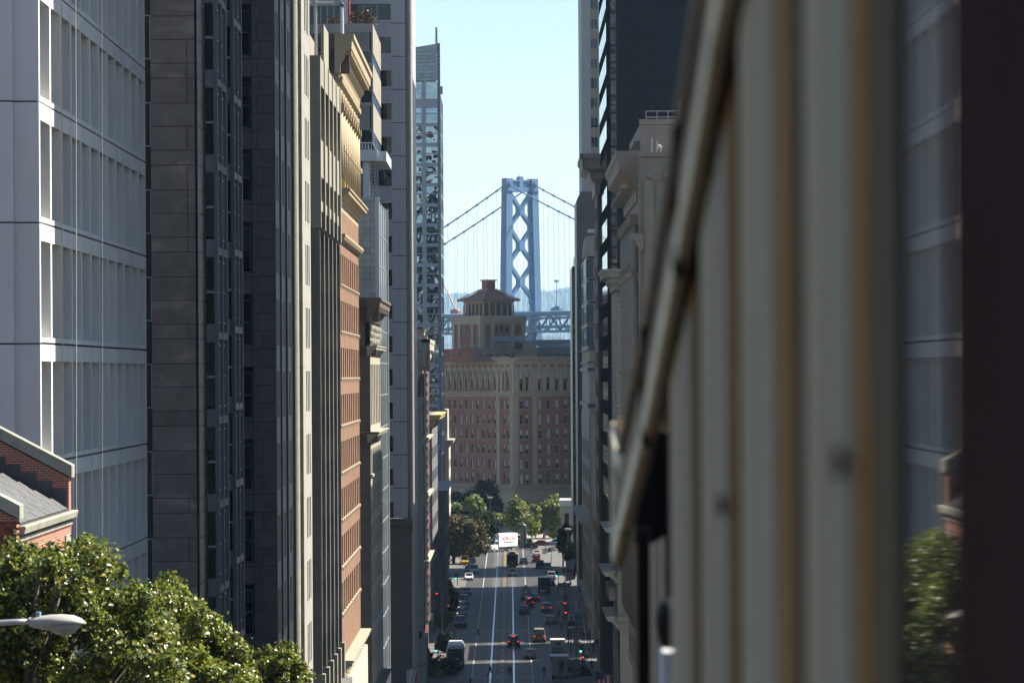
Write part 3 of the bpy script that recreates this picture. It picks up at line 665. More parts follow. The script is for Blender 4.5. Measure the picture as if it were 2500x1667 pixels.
# ================================================================== L9 bank block, dark where shaded, with deep cornice
def bank_block():
    Y0, X = 354.0, -13.45; Y1 = YX(928, X)
    t = thing('corniced_stone_block', 'shade darkened stone block with carved frieze and deep cornice beside the brick building', 'building', (X, Y0, GZ(Y0)))
    z = lambda zy: ZA(zy/2.8+500, Y0, 895); L_ = Y1-Y0; fr = Fr(X, Y0, 0, LF); frw = Fr(X-8, Y0, 0, 0)
    zt = z(625); core(t, X-20, X-.6, Y0+.5, Y1, 3, zt-.2, M_brown)
    M_lit = mat('lit_limestone', (.38, .355, .285), .8, .15, 1, .2, 20)  # lit stone for the street face; shade of other sides is coloured brown
    wobj('flank_wall', wbox(MB(), X-16, X-.02, Y0, Y0+.5, 3, zt-2.0), M_brown, t)
    rows = [(z(1550)-1.1*(k+1), z(1550)-1.1*k) for k in range(24)]
    blocks(t, frw, [r for r in rows if r[0] > 5], lambda c: [(2, 4.6), (4.6, 7.9)], mat('shaded_ashlar', (.11, .10, .09), .8, .2, 1), .04, .03)
    # levels
    zA, zB, zC, zD = zt-2.35, z(950), z(1045), z(1540)
    ledge(t, fr, -1.0, L_+.3, zA, corniceprof(1.15, 2.35), M_brown, 'cornice', wrap0=False, wrap1=True)
    ledge(t, frw, 0, 8.0+.9, zA, corniceprof(.9, 2.35), M_brown, 'cornice_return')
    for k in range(20): fobj('modillion', MB().box(.3+k*1.4, .3+k*1.4+.55, .1, .95, zA+1.0, zA+1.42), M_brown, t, fr)
    fobj('frieze_wall', MB().box(0, L_, -.5, -.02, zB, zA-.004), M_brown, t, fr)
    rng = random.Random(4)
    M_carv = mat('carved_stone', (.24, .215, .18), .85, .25, 3, .6, 6)
    for k in range(22):
        for q_ in range(3):
            a = k*L_/22; m_ = MB(); s_ = rng.uniform(.28, .42)
            rr = [[(a+.3+.5*(q_ % 2)+s_*math.sin(p)*math.cos(q)*rng.uniform(.7, 1.2), -.02-.5*s_*math.sin(p)*abs(math.sin(q))*rng.uniform(.6, 1.3), zB+.45+q_*.62+(s_*math.cos(p))*rng.uniform(.8, 1.1)) for q in np.linspace(0, math.pi, 7)] for p in np.linspace(.15, 3.0, 7)]
            m_.loft(rr, cap=False, closed=False); fobj('carved_wreath', m_, M_carv, t, fr)
    ledge(t, fr, -.6, L_+.1, zB-1.0, corniceprof(.7, 1.0), M_lit, 'belt_cornice'); ledge(t, frw, 0, 8.6, zB-1.0, corniceprof(.55, 1.0), M_brown, 'belt_return')
    # attic storeys with bronze window screens
    nb = 6; bw = L_/nb
    h = zB-1.0-zD
    wall_windows(t, Fr(X, Y0, zD, LF), L_, h, [(k*bw+.9, k*bw+bw-.9, .6, h-.8) for k in range(nb)], .5, M_lit, frm=M_brown, mull=2)
    for k in range(nb):
        for q in range(7): fobj('window_spandrel', MB().box(k*bw+.95, k*bw+bw-.95, -.4, -.22, zD+1.4+q*(h-2.6)/7, zD+1.4+q*(h-2.6)/7+.5), M_carv, t, fr)
    ledge(t, fr, -.7, L_+.1, zD-1.0, corniceprof(.9, 1.0), M_lit, 'belt_cornice'); ledge(t, frw, 0, 8.75, zD-1.0, corniceprof(.8, 1.0), M_brown, 'belt_return')
    zE = 13.0; h = zD-1.0-zE; n = int(h/3.6)
    wall_windows(t, Fr(X, Y0, zE, LF), L_, h, [(k*bw+.7+q*1.15, k*bw+.7+q*1.15+.8, h-3.6*(r+1)+.5, h-3.6*(r+1)+2.9) for k in range(nb) for q in range(3) for r in range(n)], .35, M_lit, frm=M_brown, rail=False)
    for r in range(n):
        fobj('sill_course', MB().box(0, L_, .0, .2, zE+h-3.6*(r+1)+.25, zE+h-3.6*(r+1)+.48), M_lit, t, fr)
    ledge(t, fr, -.6, L_+.1, zE-1.2, corniceprof(1.0, 1.2), M_brown, 'base_cornice'); ledge(t, frw, 0, 8.8, zE-1.2, corniceprof(.9, 1.2), M_brown, 'base_return')
    wall_windows(t, Fr(X, Y0, 2, LF), L_, zE-1.2-2, [(k*bw+.9, k*bw+bw-.9, .5, 8.2) for k in range(nb)], .6, M_brown, mull=1)
    wobj('roof', wbox(MB(), X-20, X+.6, Y0-.3, Y1, zt-.03, zt+.03), M_roof, t)
bank_block()

# ================================================================== L8 pale stone panelled block with glass street front
def pale_block():
    X = XA(925, 388.5); Y0 = 388.5; Y1 = YX(947, X)
    t = thing('pale_panelled_block', 'pale stone panelled block with narrow glazed street front', 'building', (X, Y0, GZ(Y0)))
    zt = ZA(480, Y0, 900); core(t, X-14, X-.25, Y0+.15, Y1-.1, 2, zt-.02, M_dark)
    tw = 16.0*Y0/F; rng = random.Random(9)
    tones = [mat('stone_tile_%d' % i, c, .65, .1, 1) for i, c in enumerate(((.40, .40, .37), (.45, .45, .42), (.35, .35, .33), (.43, .42, .37)))]
    tm = [MB().box(.012, tw-.012, 0, .08, .012, tw-.012).mesh('stone_tile', m_) for m_ in tones]
    for r in range(19):
        for c in range(7): put('stone_tile', rng.choice(tm), t, (X-.12-(c+1)*tw, Y0+.12, zt-(r+1)*tw-.35))
    wobj('parapet', wbox(MB(), X-14, X-.12, Y0+.02, Y0+.3, zt-.33, zt+.1), M_pale, t)
    fr = Fr(X, Y0, 0, LF); L_ = Y1-Y0
    fobj('edge_trim', MB().box(0, .45, -.3, .12, 2, zt+.12), M_frwhite, t, fr); fobj('edge_trim', MB().box(L_-.5, L_, -.3, .12, 2, zt+.12), M_frwhite, t, fr)
    M_cur = mat('hazy_curtain_glass', (.20, .23, .25), .12, .25, .5, .05, .7)
    fh = 3.45; n = int((zt-4)/fh)
    for r in range(n):
        for c in range(4):
            a0 = .47+c*(L_-1)/4; window(t, Fr(X, Y0, zt-.2-(r+1)*fh, LF), a0, a0+(L_-1)/4-.01, 0, fh-.02, .05, frm=M_frame, pane=M_cur, fw=.06, rail=False, name='glass_panel')
pale_block()

# ================================================================== L7 ribbed concrete office with blue windows
def ribbed_office():
    Y0 = 422.0; X = XA(917, Y0, 200); Y1 = YX(936, X, 250)
    t = thing('ribbed_concrete_office', 'ribbed concrete office with blue ribbon windows and rooftop planting', 'building', (X, Y0, GZ(Y0)))
    z = lambda y: ZA(y, Y0, 860); xl = XA(770, Y0); A = X-xl
    M_rib = mat('ribbed_concrete', (.34, .32, .29), .8, .12, .5, .1, 20); M_sun = mat('sunlit_concrete', (.30, .27, .22), .8, .12, .5)  # sunlit side of the concrete has its warm light in the colour
    core(t, xl-6, X-.3, Y0+.3, Y1-.2, 2, z(56), M_glassb)
    fr = Fr(xl, Y0, 0, 0); fl = Fr(X, Y0, 0, LF); L_ = Y1-Y0
    for (ya, yb) in ((121, 54), (215, 152), (312, 248)):
        za, zb = z(ya), z(yb)
        n = 26; w_ = A/n; m_ = MB()
        prof = []
        for k in range(n):
            a = k*w_; prof += [(a, 0), (a+w_*.55, 0), (a+w_*.6, .12), (a+w_*.95, .12)]
        prof.append((A, 0))
        top = zb-(1.0 if ya == 121 else .3)
        m_.loft([[(a, b, c) for a, b in prof] for c in (za, top)], closed=False, cap=False)
        fobj('ribbed_panel', m_, M_rib, t, fr)
        fobj('band', MB().box(0, A, -.3, .03, top, zb), M_rib, t, fr)
        fobj('side_panel', MB().box(0, L_, -.3, .1, za-.2, zb), M_sun, t, fl)
    for (ya, yb) in ((152, 121), (248, 215), (345, 312)):
        za, zb = z(ya), z(yb)
        for k in range(5): window(t, Fr(xl, Y0+.05, za, 0), k*A/5, (k+1)*A/5, 0, zb-za, .06, pane=M_glass, rail=False)
        for k in range(4): window(t, Fr(X, Y0, za, LF), .1+k*(L_-.1)/4, .1+(k+1)*(L_-.1)/4, -.1, zb-za-.22, .03, pane=mat('sky_glass', (.16, .28, .42), .02, .1, .5, spec=1.0), rail=False, fw=.05)
    # balcony rail, white canopy slab, pierced screen
    fobj('canopy', MB().box(A*.62, A+.55, -3, .9, z(390), z(363)), M_frwhite, t, fr)
    fobj('canopy_edge', MB().box(-.5, L_*.65, -.2, 1.6, z(390)+.002, z(366)), M_frwhite, t, fl)
    for k in range(9): fobj('rail_post', MB().cyl((A*.62+k*.35, -.7, z(362)), (A*.62+k*.35, -.7, z(346)), .03, n=6), M_metal, t, fr)
    fobj('handrail', MB().cyl((A*.62, -.7, z(346)), (A+.3, -.7, z(346)), .04, n=6), M_metal, t, fr)
    n = 5; ac = [A*.70]; cc = [z(476)]
    for k in range(n): ac += [ac[-1]+.12, ac[-1]+.44]
    ac.append(ac[-1]+.12)
    for k in range(9): cc += [cc[-1]+.12, cc[-1]+.44]
    cc.append(cc[-1]+.12)
    ops = {(i, j) for i in range(1, len(ac)-1, 2) for j in range(1, len(cc)-1, 2)}
    fobj('pierced_screen', grid(ac, cc, ops, .15), M_rib, t, Fr(xl, Y0-.3, 0, 0))
    fobj('column', MB().box(A-1.1, A-.35, -.2, .35, z(490), z(391)), M_frwhite, t, fr)
    core(t, xl-6, X-.35, Y0+.25, Y1-.3, 2, z(390), M_rib, 'lower_wall')
    # roof planting
    rng = random.Random(8)
    for (p, hgt) in ((815, .9), (822, .7), (866, 1.1), (872, 1.3), (880, 1.5), (885, 1.2), (893, .9), (900, 1.9), (905, 1.5), (910, .8)):
        m_ = MB(); x = XA(p, Y0+1); zb = z(54)
        for q in range(70):
            c = Vector((x+rng.gauss(0, .3), Y0+1+rng.gauss(0, .3), zb+rng.random()*hgt)); d = Vector((rng.uniform(-1, 1), rng.uniform(-1, 1), rng.uniform(-.3, 1))).normalized()*.28; e = d.cross(Vector((rng.random(), rng.random(), .3))).normalized()*.09
            m_.add([tuple(c), tuple(c+d*.5+e), tuple(c+d), tuple(c+d*.5-e)], [(0, 1, 2, 3)])
        o = wobj('roof_shrub', m_, mat('shrub_leaf_%d' % (p % 2), ((.12, .11, .02), (.20, .11, .03))[p % 2], .6, .3, 4), t); o['kind'] = 'stuff'
    # higher neighbour slab behind, with white fin and red edge
ribbed_office()
def slab_behind():
    Y0 = 447.5; x0, x1 = XA(740, Y0), XA(836, Y0)
    t = thing('white_banded_slab', 'white banded slab with a sunlit fin and red edge, behind the ribbed concrete office', 'building', (x1, Y0, GZ(Y0)))
    z = lambda y: ZA(y, Y0, 800)
    core(t, x0-5, x1, Y0+.3, Y0+9, 2, z(-60), M_glass)
    fr = Fr(x0, Y0, 0, 0)
    for y in (7, -45, 96): fobj('spandrel', MB().box(0, x1-x0, -.3, .1, z(y+2), z(y-34)), mat('bone_concrete', (.42, .40, .37), .8, .1, .5), t, fr)
    for k in range(6): window(t, Fr(x0, Y0+.1, z(60), 0), k*(x1-x0)/6, (k+1)*(x1-x0)/6, 0, z(9)-z(60), .05, rail=False)
    wobj('fin', wbox(MB(), x1+.02, x1+.9, Y0-.6, Y0+1.4, z(66), z(-60)), M_frwhite, t)
    wobj('red_edge', wbox(MB(), x1+.93, x1+1.15, Y0-.5, Y0+1.4, z(70), z(-60)), mat('red_enamel', (.42, .06, .08), .5, .1), t)
slab_behind()

# ================================================================== L10 lilac panelled tower with round corner column
def lilac_tower():
    Y0 = 458.0; xr = XA(1003, Y0); t = thing('lilac_panelled_tower', 'tall lilac grey tower with a sunlit round corner column', 'building', (xr, Y0, GZ(Y0)))
    x0, xw0, xw1 = XA(858, Y0), XA(859, Y0), XA(959, Y0); xp = XA(994, Y0)
    fl = 81*Y0/F; zw = ZA(47, Y0, 940)               # bottom of the highest window
    zs = [zw-k*fl for k in range(-2, 22)]
    zb, zt = 2, zw+2.6*fl
    core(t, x0-1, xw1+.2, Y0+.5, Y0+26, zb, zt, M_dark); core(t, xw1, xp+.1, Y0+.25, Y0+26, zb, zt, M_dark, 'pier_core')
    fr = Fr(xw0, Y0, 0, 0); A = xw1-xw0; H = 41*Y0/F
    for z in zs:
        for k in range(3): window(t, Fr(xw0, Y0+.1, z, 0), k*A/3, (k+1)*A/3, 0, H, .15, rail=False, pane=M_glass)
        fobj('spandrel', MB().box(0, A, -.3, .05, z+H+.12, z+fl-.12), M_purp, t, fr)
        for d in (-.12, H): fobj('sill', MB().box(0, A, -.3, .16, z+d, z+d+.115), M_frwhite, t, fr)
        for (a, b) in ((xw1+.01, XA(977, Y0)-.01), (XA(977, Y0)+.01, xp)):
            wobj('stone_panel', wbox(MB(), a, b, Y0+.05, Y0+.3, z-.3, z+fl-.39), M_purp, t)
    # round column of drums, recessed shadow slot beside it
    cxx = XA(1004.5, Y0); r = 6.0*Y0/F
    me = MB().cyl((0, 0, 0), (0, 0, fl*.5-.03), r, n=24, cap=False).mesh('column_drum', mat('column_stone', (.42, .395, .34), .6, .08, 1), True)
    for z in zs:
        for d in (0, fl*.5): put('column_drum', me, t, (cxx, Y0+r*.6, z-.3+d))
    wobj('column_core', MB().cyl((cxx, Y0+r*.6, zb), (cxx, Y0+r*.6, zt), r-.03, n=16), M_purp, t)
    core(t, xp, cxx-.1, Y0+.9, Y0+26, zb, zt, M_purp, 'return_wall')
    wobj('street_wall', wbox(MB(), cxx-.35, cxx+.1, Y0+1.2, Y0+26, zb, zt-.02), M_purp, t)
    # dark carved lower entrance block
    ledge(t, Fr(xw1-2, Y0-3, 0, 0), 0, xr-xw1+2.2, ZA(1290, Y0, 970), corniceprof(1.0, 1.6), M_brown, 'base_cornice')
    wobj('base', wbox(MB(), xw1-3, xr-.2, Y0-3, Y0-.1, 2, ZA(1288, Y0, 970)), M_brown, t)
lilac_tower()

# ================================================================== L11 small buildings beyond the lilac tower
def narrow_glass():
    Y0 = 492.0; X = XA(1024, Y0, 1200); t = thing('narrow_glazed_block', 'narrow grey glazed block tucked beside the round column tower', 'building', (X, Y0, GZ(Y0)))
    zt = ZA(985, Y0, 1015); core(t, X-8, X-.2, Y0+.1, Y0+12, 2, zt, M_dark)
    wobj('roof_cap', wbox(MB(), X-3, X+.15, Y0-.1, Y0+12, zt+.01, zt+.9), M_pale, t)
    wobj('corner_post', wbox(MB(), X-.45, X+.08, Y0, Y0+.5, 9, zt), M_pale, t)
    wobj('corner_post', wbox(MB(), X-.5, X+.1, Y0+11.3, Y0+12.01, 9, zt), M_frwhite, t)
    n = 22; h = (zt-8)/n
    for r in range(n):
        for k in range(3): window(t, Fr(X-1.35, Y0, 8+r*h, 0), k*.3-.02, k*.3+.27, 0, h-.05, .0, rail=False, fw=.04, frm=M_pale)
        for k in range(4): window(t, Fr(X, Y0+.5, 8+r*h, LF), k*2.7, k*2.7+2.6, 0, h-.05, .0, rail=False, fw=.05, frm=M_metal)
    wobj('base', wbox(MB(), X-8, X+.6, Y0-.2, Y0+12.2, 2, 8), M_pale, t)
narrow_glass()
def ornate_block():
    Y0 = 530.0; X = XA(1035, Y0); t = thing('ornate_maroon_block', 'maroon brick block with pale attic, shield ornament and quoined edge', 'building', (X, Y0, GZ(Y0)))
    z = lambda zy: ZA(zy/2.8+500, Y0, 1020); M_mar = brickmat('maroon_brick', lin((84, 44, 40)), lin((70, 36, 34)), (.10, .07, .06), .4, .12)
    core(t, X-10, X-.3, Y0+.2, Y0+34, 2, z(1030), M_mar)
    wobj('attic', wbox(MB(), X-9, X+.05, Y0+.4, Y0+6, z(1030)+.01, z(852)), M_cream, t); wobj('attic_cap', wbox(MB(), X-9, X+.2, Y0+.2, Y0+6.2, z(852)+.004, z(843)), M_cream, t)
    wobj('attic_bracket', wbox(MB(), X+.06, X+.5, Y0+.6, Y0+3, z(940), z(885)), M_cream, t)
    ledge(t, Fr(X-8, Y0, 0, 0), 0, 8.9, z(1105), corniceprof(.9, 4.1), M_cream, 'cornice'); ledge(t, Fr(X, Y0, 0, LF), -.9, 34, z(1105), corniceprof(.95, 4.1), M_cream, 'cornice')
    for k in range(7): fobj('dentil', MB().box(.3+k*1.15, .9+k*1.15, .1, .55, z(1080), z(1055)), M_cream, t, Fr(X-8, Y0, 0, 0))
    sh = MB(); sh.prism([(-.6, 1.0), (-.75, 1.5), (-.3, 1.1), (0, 1.2), (.3, 1.1), (.75, 1.5), (.6, 1.0), (.45, 0), (0, -1.1), (-.45, 0)], 0, .3); fobj('shield', sh, M_cream, t, Fr(XA(1020, Y0), Y0+.15, z(1150), 0))
    qm = MB().box(0, .55, 0, .2, 0, .62).mesh('quoin', M_cream); q2 = MB().box(0, .38, 0, .2, 0, .62).mesh('quoin', M_cream)
    zz = z(1110); k = 0
    while zz > 8:
        put('quoin', qm if k % 2 else q2, t, (X-.02, Y0+.19, zz-.66), 0.0); zz -= .66; k += 1
    fr = Fr(X, Y0+1, 6, LF)
    H = z(1130)-6
    wall_windows(t, fr, 33, H, [(k*3.0+.8, k*3.0+2.2, r*3.8+1.0, r*3.8+3.2) for k in range(11) for r in range(int(H/3.8))], .3, M_mar, frm=M_cream)
    for r in (0.25, .5, .72): ledge(t, Fr(X, Y0, 0, LF), 0, 34, 6+H*r, corniceprof(.7, 1.0), M_cream, 'belt_cornice')
    gb = MB(); M_gold = mat('ochre_stone', (.46, .33, .14), .7, .1, 2)
ornate_block()
def row_block(name, label, p_edge, Y0, L_, ytop, m, wm, nbay, fh, group=None, cornice=None, side=-1, depth=9, pane=None):
    X = XA(p_edge, Y0, (ytop+1400)/2); t = thing(name, label, 'building', (X, Y0, GZ(Y0)))
    zt = ZA(ytop, Y0, p_edge); d = side
    x0, x1 = sorted((X+side*depth, X+side*.3)); core(t, x0, x1, Y0+.05, Y0+L_, 2, zt, m)
    fr = Fr(X, Y0, 2, LF) if side < 0 else Fr(X, Y0+L_, 2, RF)
    bw = L_/nbay; n = int((zt-3)/fh)
    wall_windows(t, fr, L_, zt-2, [(k*bw+bw*.22, k*bw+bw*.78, r*fh+1.3, r*fh+fh-.7) for k in range(nbay) for r in range(n)], .3, m, frm=wm, pane=pane)
    wx0, wx1 = sorted((X, X+side*depth)); wobj('flank_wall', wbox(MB(), wx0, wx1, Y0-.05, Y0+.04, 2, zt-.02), m, t)
    if cornice:
        w_, h, cm = cornice
        ledge(t, fr, -.1, L_+.1, zt-2-h, corniceprof(w_, h), cm, 'cornice', wrap0=side < 0, wrap1=side > 0)
        frw = Fr(X-depth, Y0-.05, 2, 0) if side < 0 else Fr(X, Y0-.05, 2, 0)
        ledge(t, frw, 0, depth, zt-2-h, corniceprof(w_*.9, h), cm, 'cornice_return', wrap0=side > 0, wrap1=side < 0)
    return t, X, zt, fr
M_dkfac = mat('dark_blue_stone', (.17, .17, .19), .6, .15, .6, .1, 10)
row_block('dark_stone_block', 'dark stone block with balconies below the glass tower', 1052, 585, 48, 1010, M_dkfac, M_frame, 12, 3.8, cornice=(1.5, 2.0, mat('ochre_cornice', (.52, .38, .17), .7, .1, 1)))
t_, X_, zt_, fr_ = row_block('dark_podium_block', 'dark podium block with stepped ledges under the blue glass tower', 1078, 640, 60, 1195, M_dkfac, M_frame, 14, 4.2, cornice=(.8, 1.2, M_dkfac))
t_, X_, zt_, fr_ = row_block('white_ornate_block', 'white ornate narrow front with brick flank beside the plaza trees', 1093, 800, 22, 1072, mat('bright_limestone', (.50, .475, .41), .7, .12, .8, .3, 6), M_frame, 6, 3.9, cornice=(1.1, 1.6, M_cream))
wobj('attic', wbox(MB(), X_-6, X_-.3, 800.5, 821, zt_, ZA(998, 800, 1085)), M_cream, t_)
wobj('brick_flank', wbox(MB(), X_-9, X_-.9, 799.6, 799.9, 2, zt_-.5), M_ombrick, t_)

# ================================================================== L12 blue glass tower
def glass_tower():
    Y0 = 733.0; p = lambda x: XA(x, Y0); t = thing('blue_glass_tower', 'blue glass tower with slanted lantern top and roof mast', 'building', (p(1077), Y0, GZ(Y0)))
    fl = 48.9*Y0/F; z = lambda y: ZA(y, Y0, 1045)
    zl = z(55/2.8+500); zcrown = z(198); x0, x1, x2, x3, x4 = p(990), p(1033.5), p(1043), p(1072), p(1078.5)
    M_mul = mat('tower_metal', (.42, .45, .50), .45, .06, .5); M_edge = mat('tower_edge', (.15, .17, .23), .4, .06, .5)
    core(t, x0-6, x4-.5, Y0+.3, Y0+30, 2, zcrown, M_dkfac)
    rng = random.Random(11)
    for r in range(-12, 9):
        zb = zl+r*fl
        if zb+fl > zcrown+.5 or zb < 4: continue
        for (a, b) in ((x0, x1), (x2, x3)):
            for q in range(2):
                zz = zb+q*(fl*.5+.0); hh = fl*.5-.62 if q == 0 else fl*.5-.12
                window(t, Fr(a, Y0+.02, zz+.06, 0), .0, b-a, 0, hh, .02, frm=M_mul, pane=M_glasswav, rail=False, fw=.05, name='glass_panel')
            wobj('spandrel', wbox(MB(), a, b, Y0-.02, Y0+.25, zb+fl*.5-.55, zb+fl*.5+.02), M_mul, t)
        wobj('floor_bar', wbox(MB(), x0, x4+.15, Y0-.22, Y0+.0, zb-.06, zb+.06), mat('pale_bar', (.42, .45, .48), .5, .05), t)
        for q in range(5): window(t, Fr(x4, Y0+.6, zb, LF), q*5.6, q*5.6+5.4, .1, fl-.2, .02, frm=M_mul, pane=M_glasswav, rail=False)
    wobj('mullion_band', wbox(MB(), x1, x2, Y0-.1, Y0+.3, 4, zcrown), M_mul, t)
    wobj('edge_column', wbox(MB(), x3, x3+.55, Y0-.14, Y0+.4, 4, z(104)), M_edge, t); wobj('edge_column', wbox(MB(), x3+.56, x4, Y0-.05, Y0+.6, 4, z(106)), M_edge, t)
    # lantern crown: glass louvres under a slanting top
    M_lant = mat('lantern_glass', (.28, .42, .45), .08, .3, .8, .3, 1.2, spec=.8, wob=.2)
    wobj('lattice_band', wbox(MB(), x0, x3, Y0, Y0+.4, z(238), zcrown-.02), M_glasswav, t)
    wobj('plain_band', wbox(MB(), x0, x3, Y0-.03, Y0+.4, z(262), z(239)), M_mul, t)
    n = 9
    for k in range(n):
        za = zcrown+.25+k*(z(118)-zcrown)/n
        wobj('louvre', wbox(MB(), x0, x3, Y0-.05, Y0+.12, za, za+.52), M_lant, t)
        wobj('louvre_rail', wbox(MB(), x0, x3, Y0-.09, Y0+.2, za+.53, za+.66), M_mul, t)
    core(t, x0, x3-.2, Y0+1.2, Y0+2, zcrown, z(122), M_lant, 'lantern_back')
    m_ = MB(); m_.loft([[(x0, y, z(118)), (x3, y, z(105)), (x3, y, z(108)), (x0, y, z(121))] for y in (Y0-.1, Y0+20)]); wobj('slanted_top', m_, M_mul, t)
    for a in (p(1040), p(1066)): wobj('mullion', wbox(MB(), a, a+.28, Y0-.14, Y0+.1, zcrown, z(112)), M_mul, t)
    wobj('mast', MB().cyl((p(1070), Y0+1, z(106)), (p(1070), Y0+1, z(64)), .24, .2, 8), M_edge, t)
    wobj('fin_sign', wbox(MB(), x4+.01, x4+.5, Y0+1, Y0+3, z(226), z(208)), M_mul, t)
glass_tower()

# ================================================================== right side, near to far
def plain_tower(name, label, x0, x1, y0, y1, zt, m, nbx, fh=4.0):
    t = thing(name, label, 'building', (x0, y0, GZ(y0)))
    core(t, x0+.3, x1, y0+.3, y1-.3, 2, zt, m)
    for fr, L_, nb in ((Fr(x0, y1, 2, RF), y1-y0, nbx), (Fr(x0, y0, 2, 0), x1-x0, max(3, nbx//2))):
        bw = L_/nb; n = int((zt-4)/fh)
        ac = sorted({0.0, L_}|{round(k*bw+f*bw, 3) for k in range(nb) for f in (.2, .8)}); cc = sorted({0.0, zt-2}|{round(r*fh+d, 3) for r in range(n) for d in (1.2, 3.2)})
        fobj('wall', grid(ac, cc, {(i, j) for i in range(1, len(ac)-1, 2) for j in range(1, len(cc)-1, 2)}, .28), m, t, fr)
    return t
# unseen slab added on the near right to shade the left side of the street
plain_tower('added_shading_slab', 'unseen stone slab added behind the cable car to shade the street', 13.0, 22, 133.0, 231.5, 106.0, M_pale, 24)
plain_tower('low_shop_block', 'low stone shop block further down behind the cable car', 13.2, 30, 232.5, 290.0, 15.0, M_cream, 16)
plain_tower('near_stone_house', 'low stone block next to the cable car', 12.0, 26, 60.0, 118.0, 33.0, M_cream, 14)

plain_tower('added_shading_tower', 'unseen tower added behind the black mirror glass front to shade the brick building', 24.0, 60, 962.0, 1035.0, 125.0, M_pale, 16)  # tower added out of view to shade the end building
for (x0_, x1_, y0_, y1_, z_, nm_) in ((-34, -14, -160, -90, 88, 'left of'), (12, 30, -190, -110, 96, 'right of'), (-60, -16, -300, -200, 130, 'high above'), (14, 50, -330, -230, 118, 'furthest above')):
    plain_tower('hillside_reflection_block', 'unseen block added on the hill %s the street behind the viewpoint for reflections' % nm_, x0_, x1_, y0_, y1_, z_, M_brgran, 8)  # blocks added out of view to darken reflections in the glass tower
def classical_block():
    Y0, X = 366.0, 13.0; Y1 = YX(1531, X)
    t = thing('classical_stone_block', 'stone block with pale attic storey and big bracketed cornice', 'building', (X, Y0, GZ(Y0)))
    z = lambda zy: ZA(zy/2.24, Y0, 1550); L_ = Y1-Y0; fr = Fr(X, Y1, 0, RF); frw = Fr(X, Y0, 0, 0); W = 9.0
    M_st = mat('grey_limestone', (.30, .275, .23), .8, .12, .8, .2, 20, dirt=((.19, .165, .135), 1.2, .12, .56)); M_lt = mat('pale_limestone', (.31, .285, .235), .8, .1, .8, .1, 20)
    zc, zr = z(1000), z(680)
    core(t, X+.4, X+W, Y0+.4, Y1-.1, 2, zc, M_st); core(t, X+.25, X+W, Y0+.2, Y1-4, zc, zr, M_lt, 'attic')
    rows = [(zr-.2-1.0*(k+1), zr-.2-1.0*k) for k in range(11)]
    blocks(t, Fr(X+.25, Y0+.19, 0, 0), rows, lambda c: [(0, 1.9), (1.9, 4.4)] if int(c*10) % 2 else [(0, 3.0), (3.0, 4.4)], M_lt, .06, .02)
    wobj('parapet', wbox(MB(), X+.1, X+W, Y0+.02, Y0+.3, zr-.18, zr+.35), M_lt, t)
    window(t, Fr(X+.25, Y0+.12, 0, 0), 5.1, 6.9, z(830), z(768), .0, frm=M_frwhite)
    for q in range(9):                                 # attic pilasters on the street side
        a = q*L_/9; fobj('attic_pilaster', MB().box(a+.2, a+1.6, -.6, .15, zc, z(790)), M_st, t, fr)
        fobj('attic_cap', MB().box(a+.05, a+1.75, -.6, .35, z(790), z(770)), M_st, t, fr)
    ledge(t, fr, -.3, L_+.9, z(1110), corniceprof(2.3, 5.0), M_st, 'cornice', wrap1=False)
    for k in range(16): fobj('modillion', MB().box(.4+k*2.25, 1.2+k*2.25, .2, 1.7, z(1050), z(1025)), M_st, t, fr)
    m_ = MB(); m_.prism([(-2.1, z(985)), (-2.1, z(965)), (0.0, z(920)), (2.6, z(920)), (2.6, z(1000)), (-.2, z(1060))], -.8, .03); fobj('cornice_end', m_, mat('ochre_plaster', (.30, .22, .13), .8, .1, 1), t, Fr(X, Y0-.5, 0, 0))
    # facade: giant order with carved band
    zb = 12; H = z(1110)-zb; nb = 9; bw = L_/nb; n = int(H/4.1)
    wall_windows(t, Fr(X, Y1, zb, RF), L_, H, [(k*bw+bw*.3, k*bw+bw*.7, r*4.1+1.2, r*4.1+3.4) for k in range(nb) for r in range(n)], .45, M_st, frm=M_brown)
    for k in range(nb+1):
        a = min(L_-.5, max(.5, k*bw)); fobj('column', MB().cyl((a, -.25, zb+6), (a, -.25, z(1240)), .55, .45, 10), M_st, t, fr, True)
        fobj('capital', MB().box(a-.75, a+.75, 0, .95, z(1240), z(1180)), M_st, t, fr)
    for zz, w_ in ((1560, .9), (2100, 1.0)):
        ledge(t, fr, -.2, L_+.5, z(zz), corniceprof(w_, 1.3), M_st, 'belt_cornice')
    for k in range(22): fobj('baluster', MB().box(k*1.6+.3, k*1.6+.75, .5, .8, z(1560)+1.3, z(1560)+2.2), M_st, t, fr)
    wobj('flank_wall', wbox(MB(), X+.02, X+W, Y0, Y0+.36, 2, zc), M_st, t)
    wobj('roof_vent', MB().cyl((X+5.5, Y0+4, zr+2.6), (X+5.5, Y0+4, zr+3.8), .45, .4, 12), M_frwhite, t)
    wobj('roof_hut', wbox(MB(), X+4.4, X+8, Y0+3, Y0+8, zr, zr+2.6), M_lt, t)
    for k in range(4): wobj('rail_post', MB().cyl((X+.8+k*1.1, Y0+.8, zr), (X+.8+k*1.1, Y0+.8, zr+1.2), .03, n=6), M_metal, t)
    for dz in (.6, 1.2): wobj('handrail', MB().cyl((X+.8, Y0+.8, zr+dz), (X+4.4, Y0+.8, zr+dz), .03, n=6), M_metal, t)
classical_block()
